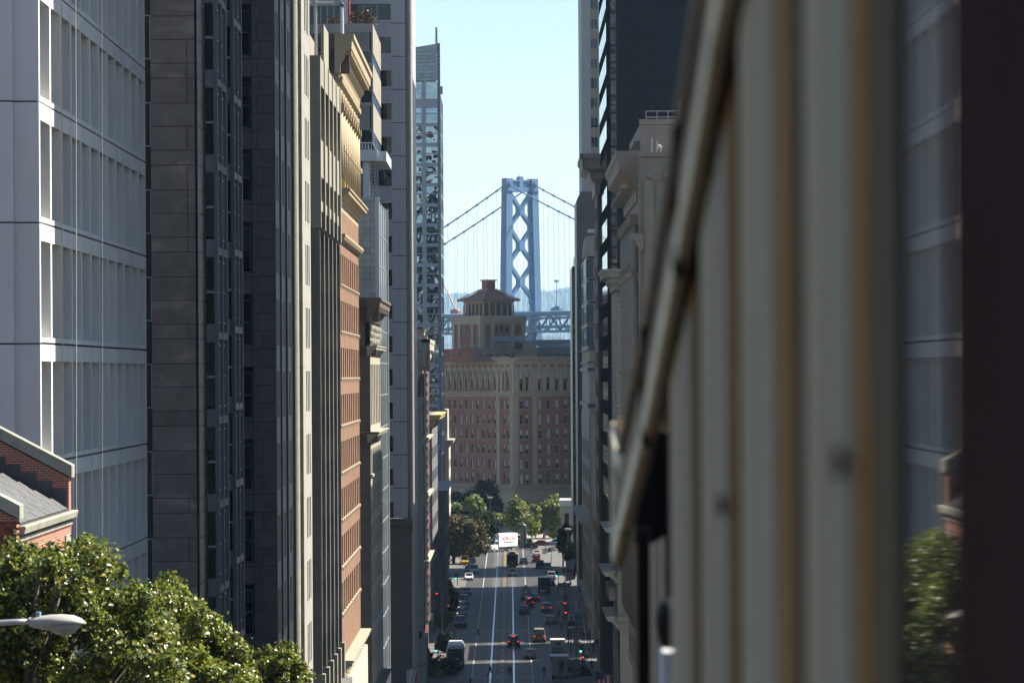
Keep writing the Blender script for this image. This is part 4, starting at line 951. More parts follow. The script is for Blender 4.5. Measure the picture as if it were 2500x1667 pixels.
def pilaster_block():
    Y0, X = 340.0, 13.0; Y1 = YX(1563, X)
    t = thing('pilastered_stone_block', 'stone block with fluted corner pilaster and lion frieze next to the cable car roof', 'building', (X, Y0, GZ(Y0)))
    z = lambda zy: ZA(zy/2.24, Y1, 1570); L_ = Y1-Y0; M_st = MATS['pale_limestone']
    zt = z(872); Ym = Y1-3
    core(t, X+.4, X+9, Ym+.6, Y1, 2, zt-.1, M_st)
    fr = Fr(X, Ym, 0, 0)
    wobj('cap', wbox(MB(), X-.1, X+9, Ym-.3, Y1, zt-.09, zt+.35), M_st, t)
    fobj('frieze', MB().box(0, 9, 0, .12, z(1000), z(940)), M_st, t, fr)
    for k in range(5): fobj('rosette', MB().cyl((.9+k*1.6, -.12, z(970)), (.9+k*1.6, -.3, z(970)), .45, .3, 10), M_st, t, fr)
    for k in range(4): fobj('pilaster', MB().box(.35+k*2.4, 1.3+k*2.4, 0, .3, 12, z(1005)), M_st, t, fr)
    fobj('wall', MB().box(0, 9, -.5, .0, 4, zt-.15), M_st, t, fr)
    fobj('street_wall', MB().box(0, 2.9, -.5, .1, 4, zt-.12), M_st, t, Fr(X, Y1, 0, RF))
    ledge(t, Fr(X, Y1, 0, RF), -.2, 3.5, z(1380), corniceprof(.9, 1.6), M_st, 'belt_cornice')
    # rooftop aerials
    an = MB(); 
    for (dx, dz) in ((0, 1.6), (.5, 1.3), (.9, 1.0)): wobj('aerial', MB().cyl((X+1.2+dx, Y1-1.5, zt+.3), (X+1.25+dx, Y1-1.5, zt+.3+dz), .05, n=6), M_metal, t)
    wobj('aerial_dish', MB().cyl((X+1.9, Y1-1.6, zt+1.0), (X+2.2, Y1-1.9, zt+.9), .22, .06, 12), M_metal, t)
pilaster_block()
def rusticated_block():
    Y0, X = 449.0, 13.0; t = thing('rusticated_bank', 'cream rusticated front with bracketed cornice before the black tower', 'building', (X, Y0, GZ(Y0)))
    z = lambda y: ZA(y, Y0, 1515); zt = z(660); Y1 = 468.0; W = 8
    core(t, X+.35, X+W, Y0+.35, Y1, 2, zt-.3, M_cream)
    rows = []; zz = z(715)
    while zz > 12: rows.append((zz-.62, zz)); zz -= .62
    blocks(t, Fr(X+.05, Y0+.34, 0, 0), rows, [(0, 1.5), (1.5, 3.6), (3.6, 6)], M_cream, .2, .06); blocks(t, Fr(X+.34, Y1, 0, RF), rows, [(0, 6), (6, 12.5), (12.5, Y1-Y0-.2)], M_cream, .28, .06)
    ledge(t, Fr(X+.05, Y0, 0, 0), 0, W, z(712), corniceprof(1.5, 2.6), M_cream, 'cornice', wrap0=True); ledge(t, Fr(X+.05, Y1, 0, RF), 0, Y1-Y0, z(712), corniceprof(1.7, 2.6), M_cream, 'cornice', wrap1=False)
    for k in range(5): fobj('bracket', MB().box(.6+k*1.5, 1.05+k*1.5, 0, .9, z(725), z(690)), M_cream, t, Fr(X+.05, Y0+.1, 0, 0))
    wobj('roof', wbox(MB(), X-1.2, X+W, Y0-1.1, Y1, zt-.25, zt-.05), M_cream, t)
    for (yy, w_) in ((1318, 1.6), (1425, 1.8), (1535, 1.4)):
        ledge(t, Fr(X, Y1, 0, RF), 0, Y1-Y0, z(yy), corniceprof(w_, 1.4), M_cream, 'belt_cornice', wrap1=True)
        ledge(t, Fr(X, Y0, 0, 0), 0, W, z(yy), corniceprof(w_*.5, 1.4), M_cream, 'belt_return')
    for k in range(12): fobj('bracket', MB().box(.3+k*1.55, .75+k*1.55, 0, .9, z(1470), z(1440)), M_cream, t, Fr(X, Y1, 0, RF))
    wall_windows(t, Fr(X, Y1, 3, RF), Y1-Y0, 9, [(k*3.1+.9, k*3.1+2.3, 1, 7) for k in range(6)], .3, M_cream)
rusticated_block()
def black_tower():
    Y0, X = 474.0, XA(1491, 474.0, 400); Y1 = 511.0
    t = thing('black_office_tower', 'black office tower with bright slit windows on its street edge', 'building', (X, Y0, GZ(Y0)))
    zt, W = 112.0, 26.0
    core(t, X+.35, X+W, Y0+.4, Y1, 2, zt, M_black)
    fr = Fr(X, Y0+.36, 0, 0)
    # west face: panel grid
    pw, ph = 48/2.24*Y0/F, 92/2.24*Y0/F
    n = int((zt-20)/ph); tm = [MB().box(.02, pw-.02, 0, .04, .02, ph-.02).mesh('glass_panel', m_) for m_ in (M_blackpan, M_black)]
    rng = random.Random(13)
    for r in range(n):
        for k in range(9): put('glass_panel', tm[0], t, fr.pt(1.15+k*pw, 0, 38+r*ph), 0)
    for r in range(int((zt-38)/ph)): window(t, Fr(X, Y0+.3, 38+r*ph, 0), .15, 1.1, .1, ph-.15, .03, frm=M_brown, pane=M_glassblk, rail=False)
    # street edge: slit windows between fins, one band per storey, mirroring the sky
    fr = Fr(X, Y1, 0, RF); L_ = Y1-Y0; z0 = ZA(1480/2.24, Y0, 1480); st = 179/2.24*Y0/F
    M_slit = mat('sky_mirror_glass', (.22, .28, .36), .02, .05, .5, metal=1.0)
    M_mblk = mat('matt_black', (.012, .012, .015), .95, .1, spec=.0)
    fobj('street_wall', MB().box(0, L_, -.36, .145, 2, zt), M_mblk, t, fr)
    nf = 5
    sl_ = MB().box(.25, L_/nf-.55, 0, .05, 0, 100/2.24*Y0/F); slm = sl_.mesh('slit_window', M_slit)
    for r in range(-7, 14):
        zz = z0+r*st
        if zz > zt-5 or zz < 6: continue
        for k in range(nf): put('slit_window', slm, t, fr.pt(k*L_/nf, .15, zz), fr.ang)
    for k in range(nf+1): fobj('fin', MB().box(max(0, k*L_/nf-.2), min(L_, k*L_/nf+.2), -.12, .20, 2, zt-.3), M_mblk, t, fr)
black_tower()
def brown_brick():
    t, X, zt, fr = row_block('corniced_brown_block', 'brown brick block with weathered stone cornice beyond the black tower', 1461, 511.6, 18.4, 380, mat('brown_brick', (.13, .085, .065), .8, .15, .6, .1, 8), M_brown, 4, 4.1, cornice=(2.4, 5.5, mat('weathered_limestone', (.38, .35, .29), .8, .15, .8, .2, 10)), side=1, depth=9)
    row_block('low_brown_block', 'lower brown block in the shade past the corniced brown block', 1456, 536.5, 29, 1210, M_brgran, M_brown, 8, 4.0, side=1, depth=8)
brown_brick()
def flag_building():
    Y0 = 573.0; x0 = XA(1437, Y0, 1200); t = thing('cream_pilaster_building', 'cream stone front with dark banded attic under a flagpole', 'building', (x0, Y0, GZ(Y0)))
    z = lambda zy: ZA(zy/2.24+600, Y0, 1448); M_pt = mat('cream_pilaster', (.34, .31, .235), .75, .1, .6, .1, 10)
    core(t, x0+.2, x0+10, Y0+.2, 638, 2, z(575), M_pt)
    wobj('front_pier', wbox(MB(), x0+.1, x0+4, Y0, Y0+.19, 10, z(925)), M_pt, t)
    wobj('attic', wbox(MB(), x0, x0+4, Y0-.15, Y0+.18, z(905), z(580)), M_pt, t)
    for a, b in ((575, 568), (645, 637), (690, 672), (890, 868)): wobj('dark_band', wbox(MB(), x0-.25, x0+4, Y0-.35, 637, z(a), z(b)), M_dkmetal, t)
    for k in range(5): wobj('dentil', wbox(MB(), x0+.1+k*.35, x0+.3+k*.35, Y0-.2, Y0-.01, z(918), z(906)), M_pt, t)
    fr = Fr(x0, 637.5, 8, RF); H = z(925)-8
    wall_windows(t, fr, 64, H, [(k*5.3+1.2, k*5.3+4.1, r*4.2+1, r*4.2+3.6) for k in range(12) for r in range(int(H/4.2))], .4, M_pt, frm=M_brown)
    for (zy, w_) in ((1560, 1.7), (2010, .8)): ledge(t, Fr(x0, 637.5, 0, RF), 0, 64.4, z(zy), corniceprof(w_, 1.6), M_pt, 'cornice')
    for k in range(24): fobj('dentil', MB().box(k*2.6+.3, k*2.6+1.1, 0, 1.2, z(1545), z(1530)), M_pt, t, Fr(x0, 637.5, 0, RF))
    fpx = XA(1456, Y0); f = thing('flagpole', 'flagpole with a limp striped flag on the cream attic', 'flagpole', (fpx, Y0+.6, z(566)))
    wobj('pole', MB().cyl((fpx, Y0+.6, z(567)), (fpx, Y0+.6, z(295)), .1, .07, 8), M_frwhite, f)
    wobj('flag', flag_mesh(fpx+.1, Y0+.6, z(330), 1.1, 2.7), M_usflag, f)
def flag_mesh(x, y, zt, w_, h, dirx=1, n=9, wave=.12, tilt=0.0):
    m_ = MB(); rows = 9
    m_.v = [(x+dirx*w_*i/n, y+wave*math.sin(i*1.3+j*.5)*(i/n), zt-h*j/rows-tilt*i/n) for j in range(rows+1) for i in range(n+1)]
    m_.f = [(j*(n+1)+i, j*(n+1)+i+1, (j+1)*(n+1)+i+1, (j+1)*(n+1)+i) for j in range(rows) for i in range(n)]; m_.m = [0]*len(m_.f)
    return m_
def stripe_flag():
    m = bpy.data.materials.new('striped_flag'); m.use_nodes = True; MATS['striped_flag'] = m
    n = m.node_tree.nodes; L = m.node_tree.links; b = n['Principled BSDF']; b.inputs['Roughness'].default_value = .8
    tc = n.new('ShaderNodeTexCoord'); sp = n.new('ShaderNodeSeparateXYZ'); L.new(tc.outputs['Generated'], sp.inputs[0])
    mu = n.new('ShaderNodeMath'); mu.operation = 'MULTIPLY'; L.new(sp.outputs[0], mu.inputs[0]); mu.inputs[1].default_value = 3.5
    fr = n.new('ShaderNodeMath'); fr.operation = 'FRACT'; L.new(mu.outputs[0], fr.inputs[0])
    gt = n.new('ShaderNodeMath'); gt.operation = 'GREATER_THAN'; L.new(fr.outputs[0], gt.inputs[0]); gt.inputs[1].default_value = .5
    mx = n.new('ShaderNodeMix'); mx.data_type = 'RGBA'; L.new(gt.outputs[0], mx.inputs[0]); mx.inputs[6].default_value = (.45, .04, .05, 1); mx.inputs[7].default_value = (.7, .68, .66, 1)
    g1 = n.new('ShaderNodeMath'); g1.operation = 'GREATER_THAN'; L.new(sp.outputs[2], g1.inputs[0]); g1.inputs[1].default_value = .58
    g2 = n.new('ShaderNodeMath'); g2.operation = 'LESS_THAN'; L.new(sp.outputs[0], g2.inputs[0]); g2.inputs[1].default_value = .56
    an = n.new('ShaderNodeMath'); an.operation = 'MULTIPLY'; L.new(g1.outputs[0], an.inputs[0]); L.new(g2.outputs[0], an.inputs[1])
    m2 = n.new('ShaderNodeMix'); m2.data_type = 'RGBA'; L.new(an.outputs[0], m2.inputs[0]); L.new(mx.outputs[2], m2.inputs[6]); m2.inputs[7].default_value = (.03, .04, .16, 1)
    L.new(m2.outputs[2], b.inputs['Base Color']); return m
M_usflag = stripe_flag()
flag_building()
def far_right():
    # dark granite slab with chamfered corner
    Y0 = 697.0; x0 = XA(1411, Y0, 700); t = thing('brown_granite_tower', 'brown granite slab with a chamfered top corner', 'building', (x0, Y0, GZ(Y0)))
    z = lambda y: ZA(y, Y0, 1430)
    m_ = MB(); m_.prism([(0, 2), (0, z(492)), (.75, z(471)), (8, z(471)), (8, 2)], -21, 0); fobj('body', m_, M_brgran, t, Fr(x0, Y0, 0, 0))
    for k in range(15): fobj('cladding_joint', MB().box(.02, 6, .001, .006, 8+k*5.0, 8.07+k*5.0), M_dark, t, Fr(x0, Y0, 0, 0))
    for r in range(12): window(t, Fr(x0, Y0-.06, 8+r*5, 0), 2.75, 3.9, .6, 4.3, .0, rail=False, pane=M_glassblk)
    # blue-grey glass block with beige balcony
    Y0 = 638.6; x0 = XA(1434, Y0, 600); t = thing('balcony_glass_block', 'dark blue glass block with a beige roof balcony', 'building', (x0, Y0, GZ(Y0)))
    z = lambda y: ZA(y, Y0, 1445)
    core(t, x0+.2, x0+9, Y0+.2, 696, 2, z(628), M_glassblk)
    for r in range(18):
        for k in range(3): window(t, Fr(x0, Y0+.12, z(628)-3.9*(r+1), 0), k*1.4, k*1.4+1.36, 0, 3.5, .02, rail=False, pane=M_glassb)
        for k in range(6): window(t, Fr(x0+.1, 684, z(628)-3.9*(r+1), RF), k*6.4, k*6.4+6.2, 0, 3.5, .02, rail=False, pane=M_glassb)
    m_ = MB(); m_.prism([(-.3, z(618)), (0, z(580)), (4, z(572)), (4, z(628)), (.0, z(628))], -20, .6); fobj('balcony', m_, M_conc, t, Fr(x0, Y0, 0, 0))
    fobj('balcony_rail', MB().box(.3, 4, .2, .28, z(571), z(562)), M_metal, t, Fr(x0, Y0, 0, 0))
    # tall pale tower with bronze windows
    Y0 = 756.0; x0 = XA(1428, Y0, 200); x1 = XA(1472, Y0, 200); t = thing('pale_pier_tower', 'tall grey tower with white piers and bronze window strip', 'building', (x0, Y0, GZ(Y0)))
    core(t, x0+.3, x1+12, Y0+.4, 788, 2, 132, M_glassb)
    M_pier = mat('pier_concrete', (.36, .36, .37), .6, .06, .3)
    xa, xb = XA(1450, Y0, 200), XA(1468, Y0, 200)
    wobj('pier', wbox(MB(), x0, xa, Y0, Y0+.6, 2, 132), M_pier, t); wobj('pier', wbox(MB(), xb, x1+.6, Y0, Y0+.6, 2, 132), M_pier, t)
    wobj('street_wall', wbox(MB(), x0, x0+.29, Y0+.61, 788, 2, 132), M_pier, t)
    fl = 48*Y0/F; n = int(128/fl)
    for r in range(n):
        wobj('spandrel', wbox(MB(), xa+.02, xb-.02, Y0+.15, Y0+.4, 3+r*fl, 3+r*fl+fl*.46), mat('bronze_panel', (.30, .23, .15), .5, .1, .5), t)
        window(t, Fr(xa, Y0+.2, 3+r*fl+fl*.46, 0), .02, xb-xa-.02, 0, fl*.54, .02, rail=False, mull=1)
    # black mirror-glass front
    Y0 = 760.0; x0 = XA(1396.5, Y0, 1000); t = thing('mirror_glass_front', 'black mirror glass front with rippling reflections beside the long brick building', 'building', (x0, Y0, GZ(Y0)))
    z = lambda y: ZA(y, Y0, 1404)
    core(t, x0+.1, x0+2.2, Y0+.2, 788, 2, z(652), M_black)
    wobj('roof_box', wbox(MB(), x0+.7, x0+2.2, Y0+.3, 780, z(652), z(626)), M_black, t)
    n = 26; h = (z(655)-4)/n
    for r in range(n):
        for k in range(2): window(t, Fr(x0, Y0+.12, 4+r*h, 0), .05+k*.95, .95+k*.95, 0, h-.04, .03, rail=False, pane=M_glassblk, frm=M_black, fw=.05)
    # low cream pavilion by the plaza
    Y0 = 885.0; x0 = XA(1366, Y0, 1260); t = thing('cream_pavilion', 'low cream pavilion with white roof slab beside the plaza trees', 'building', (x0, Y0, 2))
    z = lambda y: ZA(y, Y0, 1380)
    core(t, x0+.4, x0+14, Y0+.4, Y0+14, 2, z(1240), M_glass)
    wobj('roof_slab', wbox(MB(), x0-.2, x0+14, Y0-.4, Y0+14, z(1236), z(1222)), M_frwhite, t); wobj('fascia', wbox(MB(), x0, x0+14, Y0-.1, Y0+13, z(1254), z(1236.2)), M_cream, t)
    for k in range(6): wobj('column', wbox(MB(), x0+k*1.9, x0+k*1.9+.8, Y0, Y0+.5, 2.1, z(1254)), M_cream, t)
    for k in range(5): window(t, Fr(x0, Y0+.3, 2.2, 0), .8+k*1.9, 1.9+k*1.9, 0, z(1256)-2.2, .0, frm=M_brown)
far_right()

# ================================================================== terracotta railway building at the end of the street
def terminal_building():
    D = 985.0; C = (XA(1253, D), D); th = 56.7
    t = thing('brick_terminal_building', 'long brick building with tiled belvedere tower closing the street', 'building', (C[0], C[1], 2))
    ul = (math.cos(R(th)), -math.sin(R(th))); LL, LR = 46.0, 27.0
    fl_ = Fr(C[0]-ul[0]*LL, C[1]-ul[1]*LL, 0, -th); frr = Fr(C[0], C[1], 0, 90-th)
    z = lambda y: ZA(y, D, 1253)
    rng = random.Random(21)
    zt = z(873); zcol0, zcol1 = z(957), z(902); zb1, zb2 = z(1186), z(968)
    bl = lambda: rng.choice((.15, .35, .5, .55, .6, .75, .9, .97, None))
    def face(fr, L_, pos, strips, sgn):
        # brick storeys
        wins = []
        for j in range(6):
            zz = z(999+36.5*j)
            wins += [(p-.55, p+.55, zz-zb1, zz-zb1+2.5) for p in pos]
        wall_windows(t, Fr(fr.o[0], fr.o[1], zb1, math.degrees(fr.ang)), L_, zb2-zb1, wins, .32, M_ombrick, frm=M_omstone, fw=.1, blind=bl)
        for w_ in wins: fobj('sill', MB().box(w_[0]-.1, w_[1]+.1, 0, .12, zb1+w_[2]-.16, zb1+w_[2]-.02), M_omstone, t, fr)
        for s_ in strips: fobj('quoin_strip', MB().box(s_-.75, s_+.75, .0, .22, zb1+.002, zb2-.002), M_omstone, t, fr)
        # two-storey colonnade
        wins = [(p-.6, p+.6, .3, zcol1-zcol0-.5) for p in pos]
        wall_windows(t, Fr(fr.o[0], fr.o[1], zcol0, math.degrees(fr.ang)), L_, zcol1-zcol0, wins, .5, M_omstone, frm=M_omstone, fw=.12, blind=lambda: rng.choice((.3, .4, .45)))
        for p in pos: fobj('spandrel', MB().box(p-.6, p+.6, -.44, -.25, (zcol0+zcol1)/2-.7, (zcol0+zcol1)/2+.5), mat('dull_brick', lin((120, 82, 66)), .85, .1, 1), t, fr)
        ps = sorted(pos); mids = [(a+b)/2 for a, b in zip(ps, ps[1:])]+[ps[0]-1.4, ps[-1]+1.4]
        for a in mids:
            if 0.3 < a < L_-.3: fobj('half_column', MB().cyl((a, -.12, zcol0), (a, -.12, zcol1), .36, .30, 10), M_omstone, t, fr, True)
        # balcony, frieze, cornice
        fobj('balcony_band', MB().box(0, L_, -.3, .10, zb2+.002, zcol0-.55), M_omstone, t, fr); fobj('balcony_ledge', MB().box(0, L_, -.3, .45, zcol0-.548, zcol0-.3), M_omstone, t, fr); fobj('plinth_band', MB().box(0, L_, -.3, .05, zcol0-.298, zcol0-.002), M_omstone, t, fr)
        for k in range(int(L_/1.0)): fobj('baluster', MB().box(k+.2, k+.65, .1, .3, zb2+.4, zcol0-.56), M_omstone, t, fr)
        fobj('frieze', MB().box(0, L_, -.3, .05, zcol1+.002, z(884)), M_omstone, t, fr)
        for k in range(int(L_/2.8)): fobj('frieze_panel', MB().box(k*2.8+.5, k*2.8+2.2, .05, .09, z(897), z(889)), M_ombrick, t, fr)
        ledge(t, fr, -.5 if sgn < 0 else 0, L_+(.0 if sgn < 0 else .5), z(884), corniceprof(1.2, zt-z(884)), M_omstone, 'cornice')
        for k in range(int(L_/.85)): fobj('antefix', MB().box(k*.85, k*.85+.4, 1.0, 1.15, zt, zt+.4), M_omstone, t, fr)
        # arcaded base
        ledge(t, fr, 0, L_, zb1-1.6, corniceprof(.8, 1.6), M_omstone, 'belt_cornice')
        fobj('base_wall', MB().box(0, L_, -.5, -.15, 2, zb1-1.6), M_omstone, t, fr)
        for k in range(int(L_/6)):
            a = 3.2+k*6; r = 1.9; zsp = z(1240)
            pts = [(a+r*math.cos(q), zsp+r*math.sin(q)) for q in np.linspace(0, math.pi, 15)]
            fobj('arch_opening', MB().prism([(a+r, 2.3)]+pts+[(a-r, 2.3)], -.149, -.10), M_dark, t, fr)
            o_ = [(a+(r+.7)*math.cos(q), zsp+(r+.7)*math.sin(q)) for q in np.linspace(0, math.pi, 15)]
            fobj('arch_ring', MB().prism([(a+r+.7, 2.3)]+o_+[(a-r-.7, 2.3), (a-r, 2.3)]+pts[::-1]+[(a+r, 2.3)], -.148, .12), M_omstone, t, fr)
    dl = [LL-d for d in (2.8, 4.75)]+[LL-9.3-2.85*k for k in range(13)]
    face(fl_, LL, dl, [LL-.8, LL-7.35], -1)
    face(frr, LR, [2.64, 4.45]+[8.6+2.8*k for k in range(6)], [.75, 6.8], 1)
    # body and roofs
    m_ = MB(); cl = fl_.pt(0, -.6, 0); cc = fl_.pt(LL, -.6, 0); c3 = frr.pt(LR, -.6, 0); inn = (C[0], C[1]+.9)
    m_.loft([[(cl[0], cl[1], h), (inn[0], inn[1], h), (c3[0], c3[1], h), (c3[0]-20, c3[1]+40, h), (cl[0], cl[1]+20, h)] for h in (2, zt-.4)]); wobj('core', m_, M_omstone, t)
    # tower block
    Dt = 1003.0; T = (XA(1175, Dt), Dt); w_ = 14.4
    fa = Fr(T[0]-ul[0]*w_, T[1]-ul[1]*w_, 0, -th); fb = Fr(T[0], T[1], 0, 90-th)
    zt_ = lambda y: ZA(y, Dt, 1180)
    zA, zB = zt_(862), zt_(772)
    def boxr(off, ww, z0, z1, m, nm):
        # square block aligned with the building, inset by off
        P_ = [fa.pt(off, -off, 0), fa.pt(w_-off, -off, 0), fb.pt(w_-off, -off, 0)]; q = (P_[0][0]+P_[2][0]-P_[1][0], P_[0][1]+P_[2][1]-P_[1][1])
        mm = MB(); mm.loft([[(p[0], p[1], h) for p in (P_[0], P_[1], P_[2], q)] for h in (z0, z1)]); return wobj(nm, mm, m, t)
    boxr(.02, 0, zA-3, zB, M_ombrick, 'tower_body')
    for fr in (fa, fb):
        for a in (0, 3.0, 9.6, 13.2): fobj('tower_pilaster', MB().box(a, a+1.2, 0, .25, zA-2, zt_(790)), M_omstone, t, fr)
        fobj('tower_band', MB().box(0, w_, 0, .3, zt_(790)+.01, zt_(781)), M_omstone, t, fr)
        fobj('tower_parapet', MB().box(-.2, w_+.2, 0, .45, zt_(781)+.01, zB+.3), M_omstone, t, fr)
        for k in range(11): fobj('baluster', MB().box(.5+k*1.25, 1.1+k*1.25, .45, .6, zt_(779), zB), M_omstone, t, fr)
        for a in (5.0, 6.7, 8.4): window(t, fr, a-.3, a+.3, zt_(811), zt_(797), -.04, frm=M_brown, rail=False, fw=.04)
    # belvedere with arches
    o1 = 2.3; boxr(o1+.3, 0, zB, zt_(729), M_ombrick, 'belvedere')
    for fr in (fa, fb):
        bw = (w_-2*o1)/5; zsp = zt_(744)
        for k in range(6): fobj('belvedere_pier', MB().cyl((o1+k*bw, o1-.05, zB), (o1+k*bw, o1-.05, zsp), .32, .28, 8), M_omstone, t, fr)
        for k in range(5):
            a = o1+(k+.5)*bw; r = bw*.5-.25
            pts = [(a+r*math.cos(q), zsp+r*math.sin(q)) for q in np.linspace(0, math.pi, 9)]; o_ = [(a+(r+.35)*math.cos(q), zsp+(r+.35)*math.sin(q)) for q in np.linspace(0, math.pi, 9)]
            fobj('arch_ring', MB().prism(o_+pts[::-1], -o1-.1, -o1+.12), M_omstone, t, fr)
            fobj('arch_recess', MB().prism([(a+r, zB+.4)]+pts+[(a-r, zB+.4)], -o1-.28, -o1-.24), mat('deep_brick', lin((104, 64, 54)), .9, .15, 1), t, fr)
        fobj('belvedere_frieze', MB().box(o1-.2, w_-o1+.2, -o1-.2, -o1+.15, zt_(737), zt_(730)), M_omstone, t, fr)
    # hipped tile roof and lantern
    cx_, cy_ = (fa.pt(w_/2, -w_/2, 0)[0], fa.pt(w_/2, -w_/2, 0)[1])
    def sq(h, s):
        uu = (math.cos(R(-th)), math.sin(R(-th))); nn = (uu[1], -uu[0])
        return [(cx_+uu[0]*s*i+nn[0]*s*j, cy_+uu[1]*s*i+nn[1]*s*j, h) for i, j in ((-1, 1), (1, 1), (1, -1), (-1, -1))]
    M_tile = mat('clay_roof_tile', (.36, .16, .10), .8, .35, 1.5, .5, 6)
    s0 = w_/2-o1+1.4; zr0, zr1 = zt_(731), zt_(704)
    wobj('tile_roof', MB().loft([sq(zr0-.25, s0), sq(zr0, s0+.05), sq((zr0+zr1)/2-.25, s0*.60), sq(zr1, 1.5)]), M_tile, t)
    wobj('lantern', MB().loft([sq(zr1-.6, 1.35), sq(zt_(683), 1.35)]), M_ombrick, t); wobj('lantern_cap', MB().loft([sq(zt_(683)+.01, 1.7), sq(zt_(680), 1.7)]), M_omstone, t)
    wobj('lantern_base', MB().loft([sq(zr1-.7, 1.75), sq(zr1-.02, 1.6)]), M_omstone, t)
    for i in range(4):
        p, q = sq(zr0+.1, s0+.05)[i], sq(zr1+.1, 1.5)[i]; wobj('hip_tile', MB().cyl(p, q, .16, n=6), M_omstone, t)
    # roof pavilions in front of the tower
    M_slr = mat('blue_grey_roofing', (.16, .19, .22), .6, .1, .5); M_tanw = mat('tan_render', (.30, .25, .19), .85, .1, .5)
    ry = 993.0; X = lambda px: XA(px, ry); zz = lambda y: ZA(y, ry, 1300)
    wobj('roof_terrace', wbox(MB(), X(1060), X(1157), ry+3, ry+16, zt-1, zz(851)), M_ombrick, t)
    wobj('roof_terrace', wbox(MB(), X(1157.2), X(1258), ry-1, ry+8, zt-1, zz(849)), mat('grey_brick_render', lin((110, 92, 86)), .85, .1, .5), t)
    for (a, b) in ((1166, 1178), (1180, 1204), (1208, 1222), (1232, 1246)): window(t, Fr(X(a), ry-1.02, zz(871), 0), 0, X(b)-X(a), 0, zz(863)-zz(871), .0, rail=False, pane=M_glassblk)
    for a in (1078, 1092, 1106, 1120): window(t, Fr(X(a), ry+2.98, zz(869), 0), 0, .5, 0, .8, .0, rail=False)
    m_ = MB(); m_.prism([(X(1256), zt-1), (X(1256), zz(842)), (X(1284), zz(832)), (X(1310), zz(846)), (X(1310), zt-1)], -(ry+6), -(ry+1)); fobj('roof_shed', m_, M_tanw, t, WF)
    window(t, Fr(X(1254), ry+.98, zz(853), 0), 0, X(1276)-X(1254), 0, zz(838)-zz(853), .0, rail=True, mull=3, frm=M_brown)
    m_ = MB(); m_.loft([[(X(1206), ry, zz(832)), (X(1284), ry, zz(832)), (X(1276), ry+8, zz(820)), (X(1200), ry+8, zz(820))], [(X(1206), ry, zz(833.5)), (X(1284), ry, zz(833.5)), (X(1276), ry+8, zz(821.5)), (X(1200), ry+8, zz(821.5))]]); wobj('sloped_roof', m_, M_slr, t)
    m_ = MB(); m_.loft([[(X(1284), ry+1, zz(832)), (X(1320), ry+1.2, zz(847)), (X(1420), ry+1.2, zz(847)), (X(1420), ry+9, zz(829)), (X(1294), ry+9, zz(829))], [(X(1284), ry+1, zz(833)), (X(1320), ry+1.2, zz(848.5)), (X(1420), ry+1.2, zz(848.5)), (X(1420), ry+9, zz(831)), (X(1294), ry+9, zz(831))]]); wobj('sloped_roof', m_, M_slr, t)
    wobj('penthouse_wall', wbox(MB(), X(1310.5), X(1420), ry+1.5, ry+6, zt-1, zz(848)), mat('lilac_render', lin((112, 106, 116)), .85, .1, .5), t)
    for (a, b) in ((1313, 1350), (1354, 1395)): window(t, Fr(X(a), ry+1.4, zz(872), 0), 0, X(b)-X(a), 0, zz(864)-zz(872), .0, rail=False, mull=4, pane=M_glass)
    for k in range(9): wobj('rail_post', MB().cyl((X(1320)+k*.75, ry+8, zz(831)), (X(1320)+k*.75, ry+8, zz(822)), .04, n=5), M_metal, t)
    for y in (822, 826.5): wobj('handrail', MB().cyl((X(1320), ry+8, zz(y)), (X(1320)+6, ry+8, zz(y)), .04, n=5), M_metal, t)
    for k in range(20): wobj('rail_post', MB().cyl((X(1076)+k*.95, ry-1.3, zz(849)), (X(1076)+k*.95, ry-1.3, zz(840)), .035, n=5), M_metal, t)
    for y in (840, 844.5): wobj('handrail', MB().cyl((X(1076), ry-1.3, zz(y)), (X(1258), ry-1.3, zz(y)), .035, n=5), M_metal, t)
terminal_building()

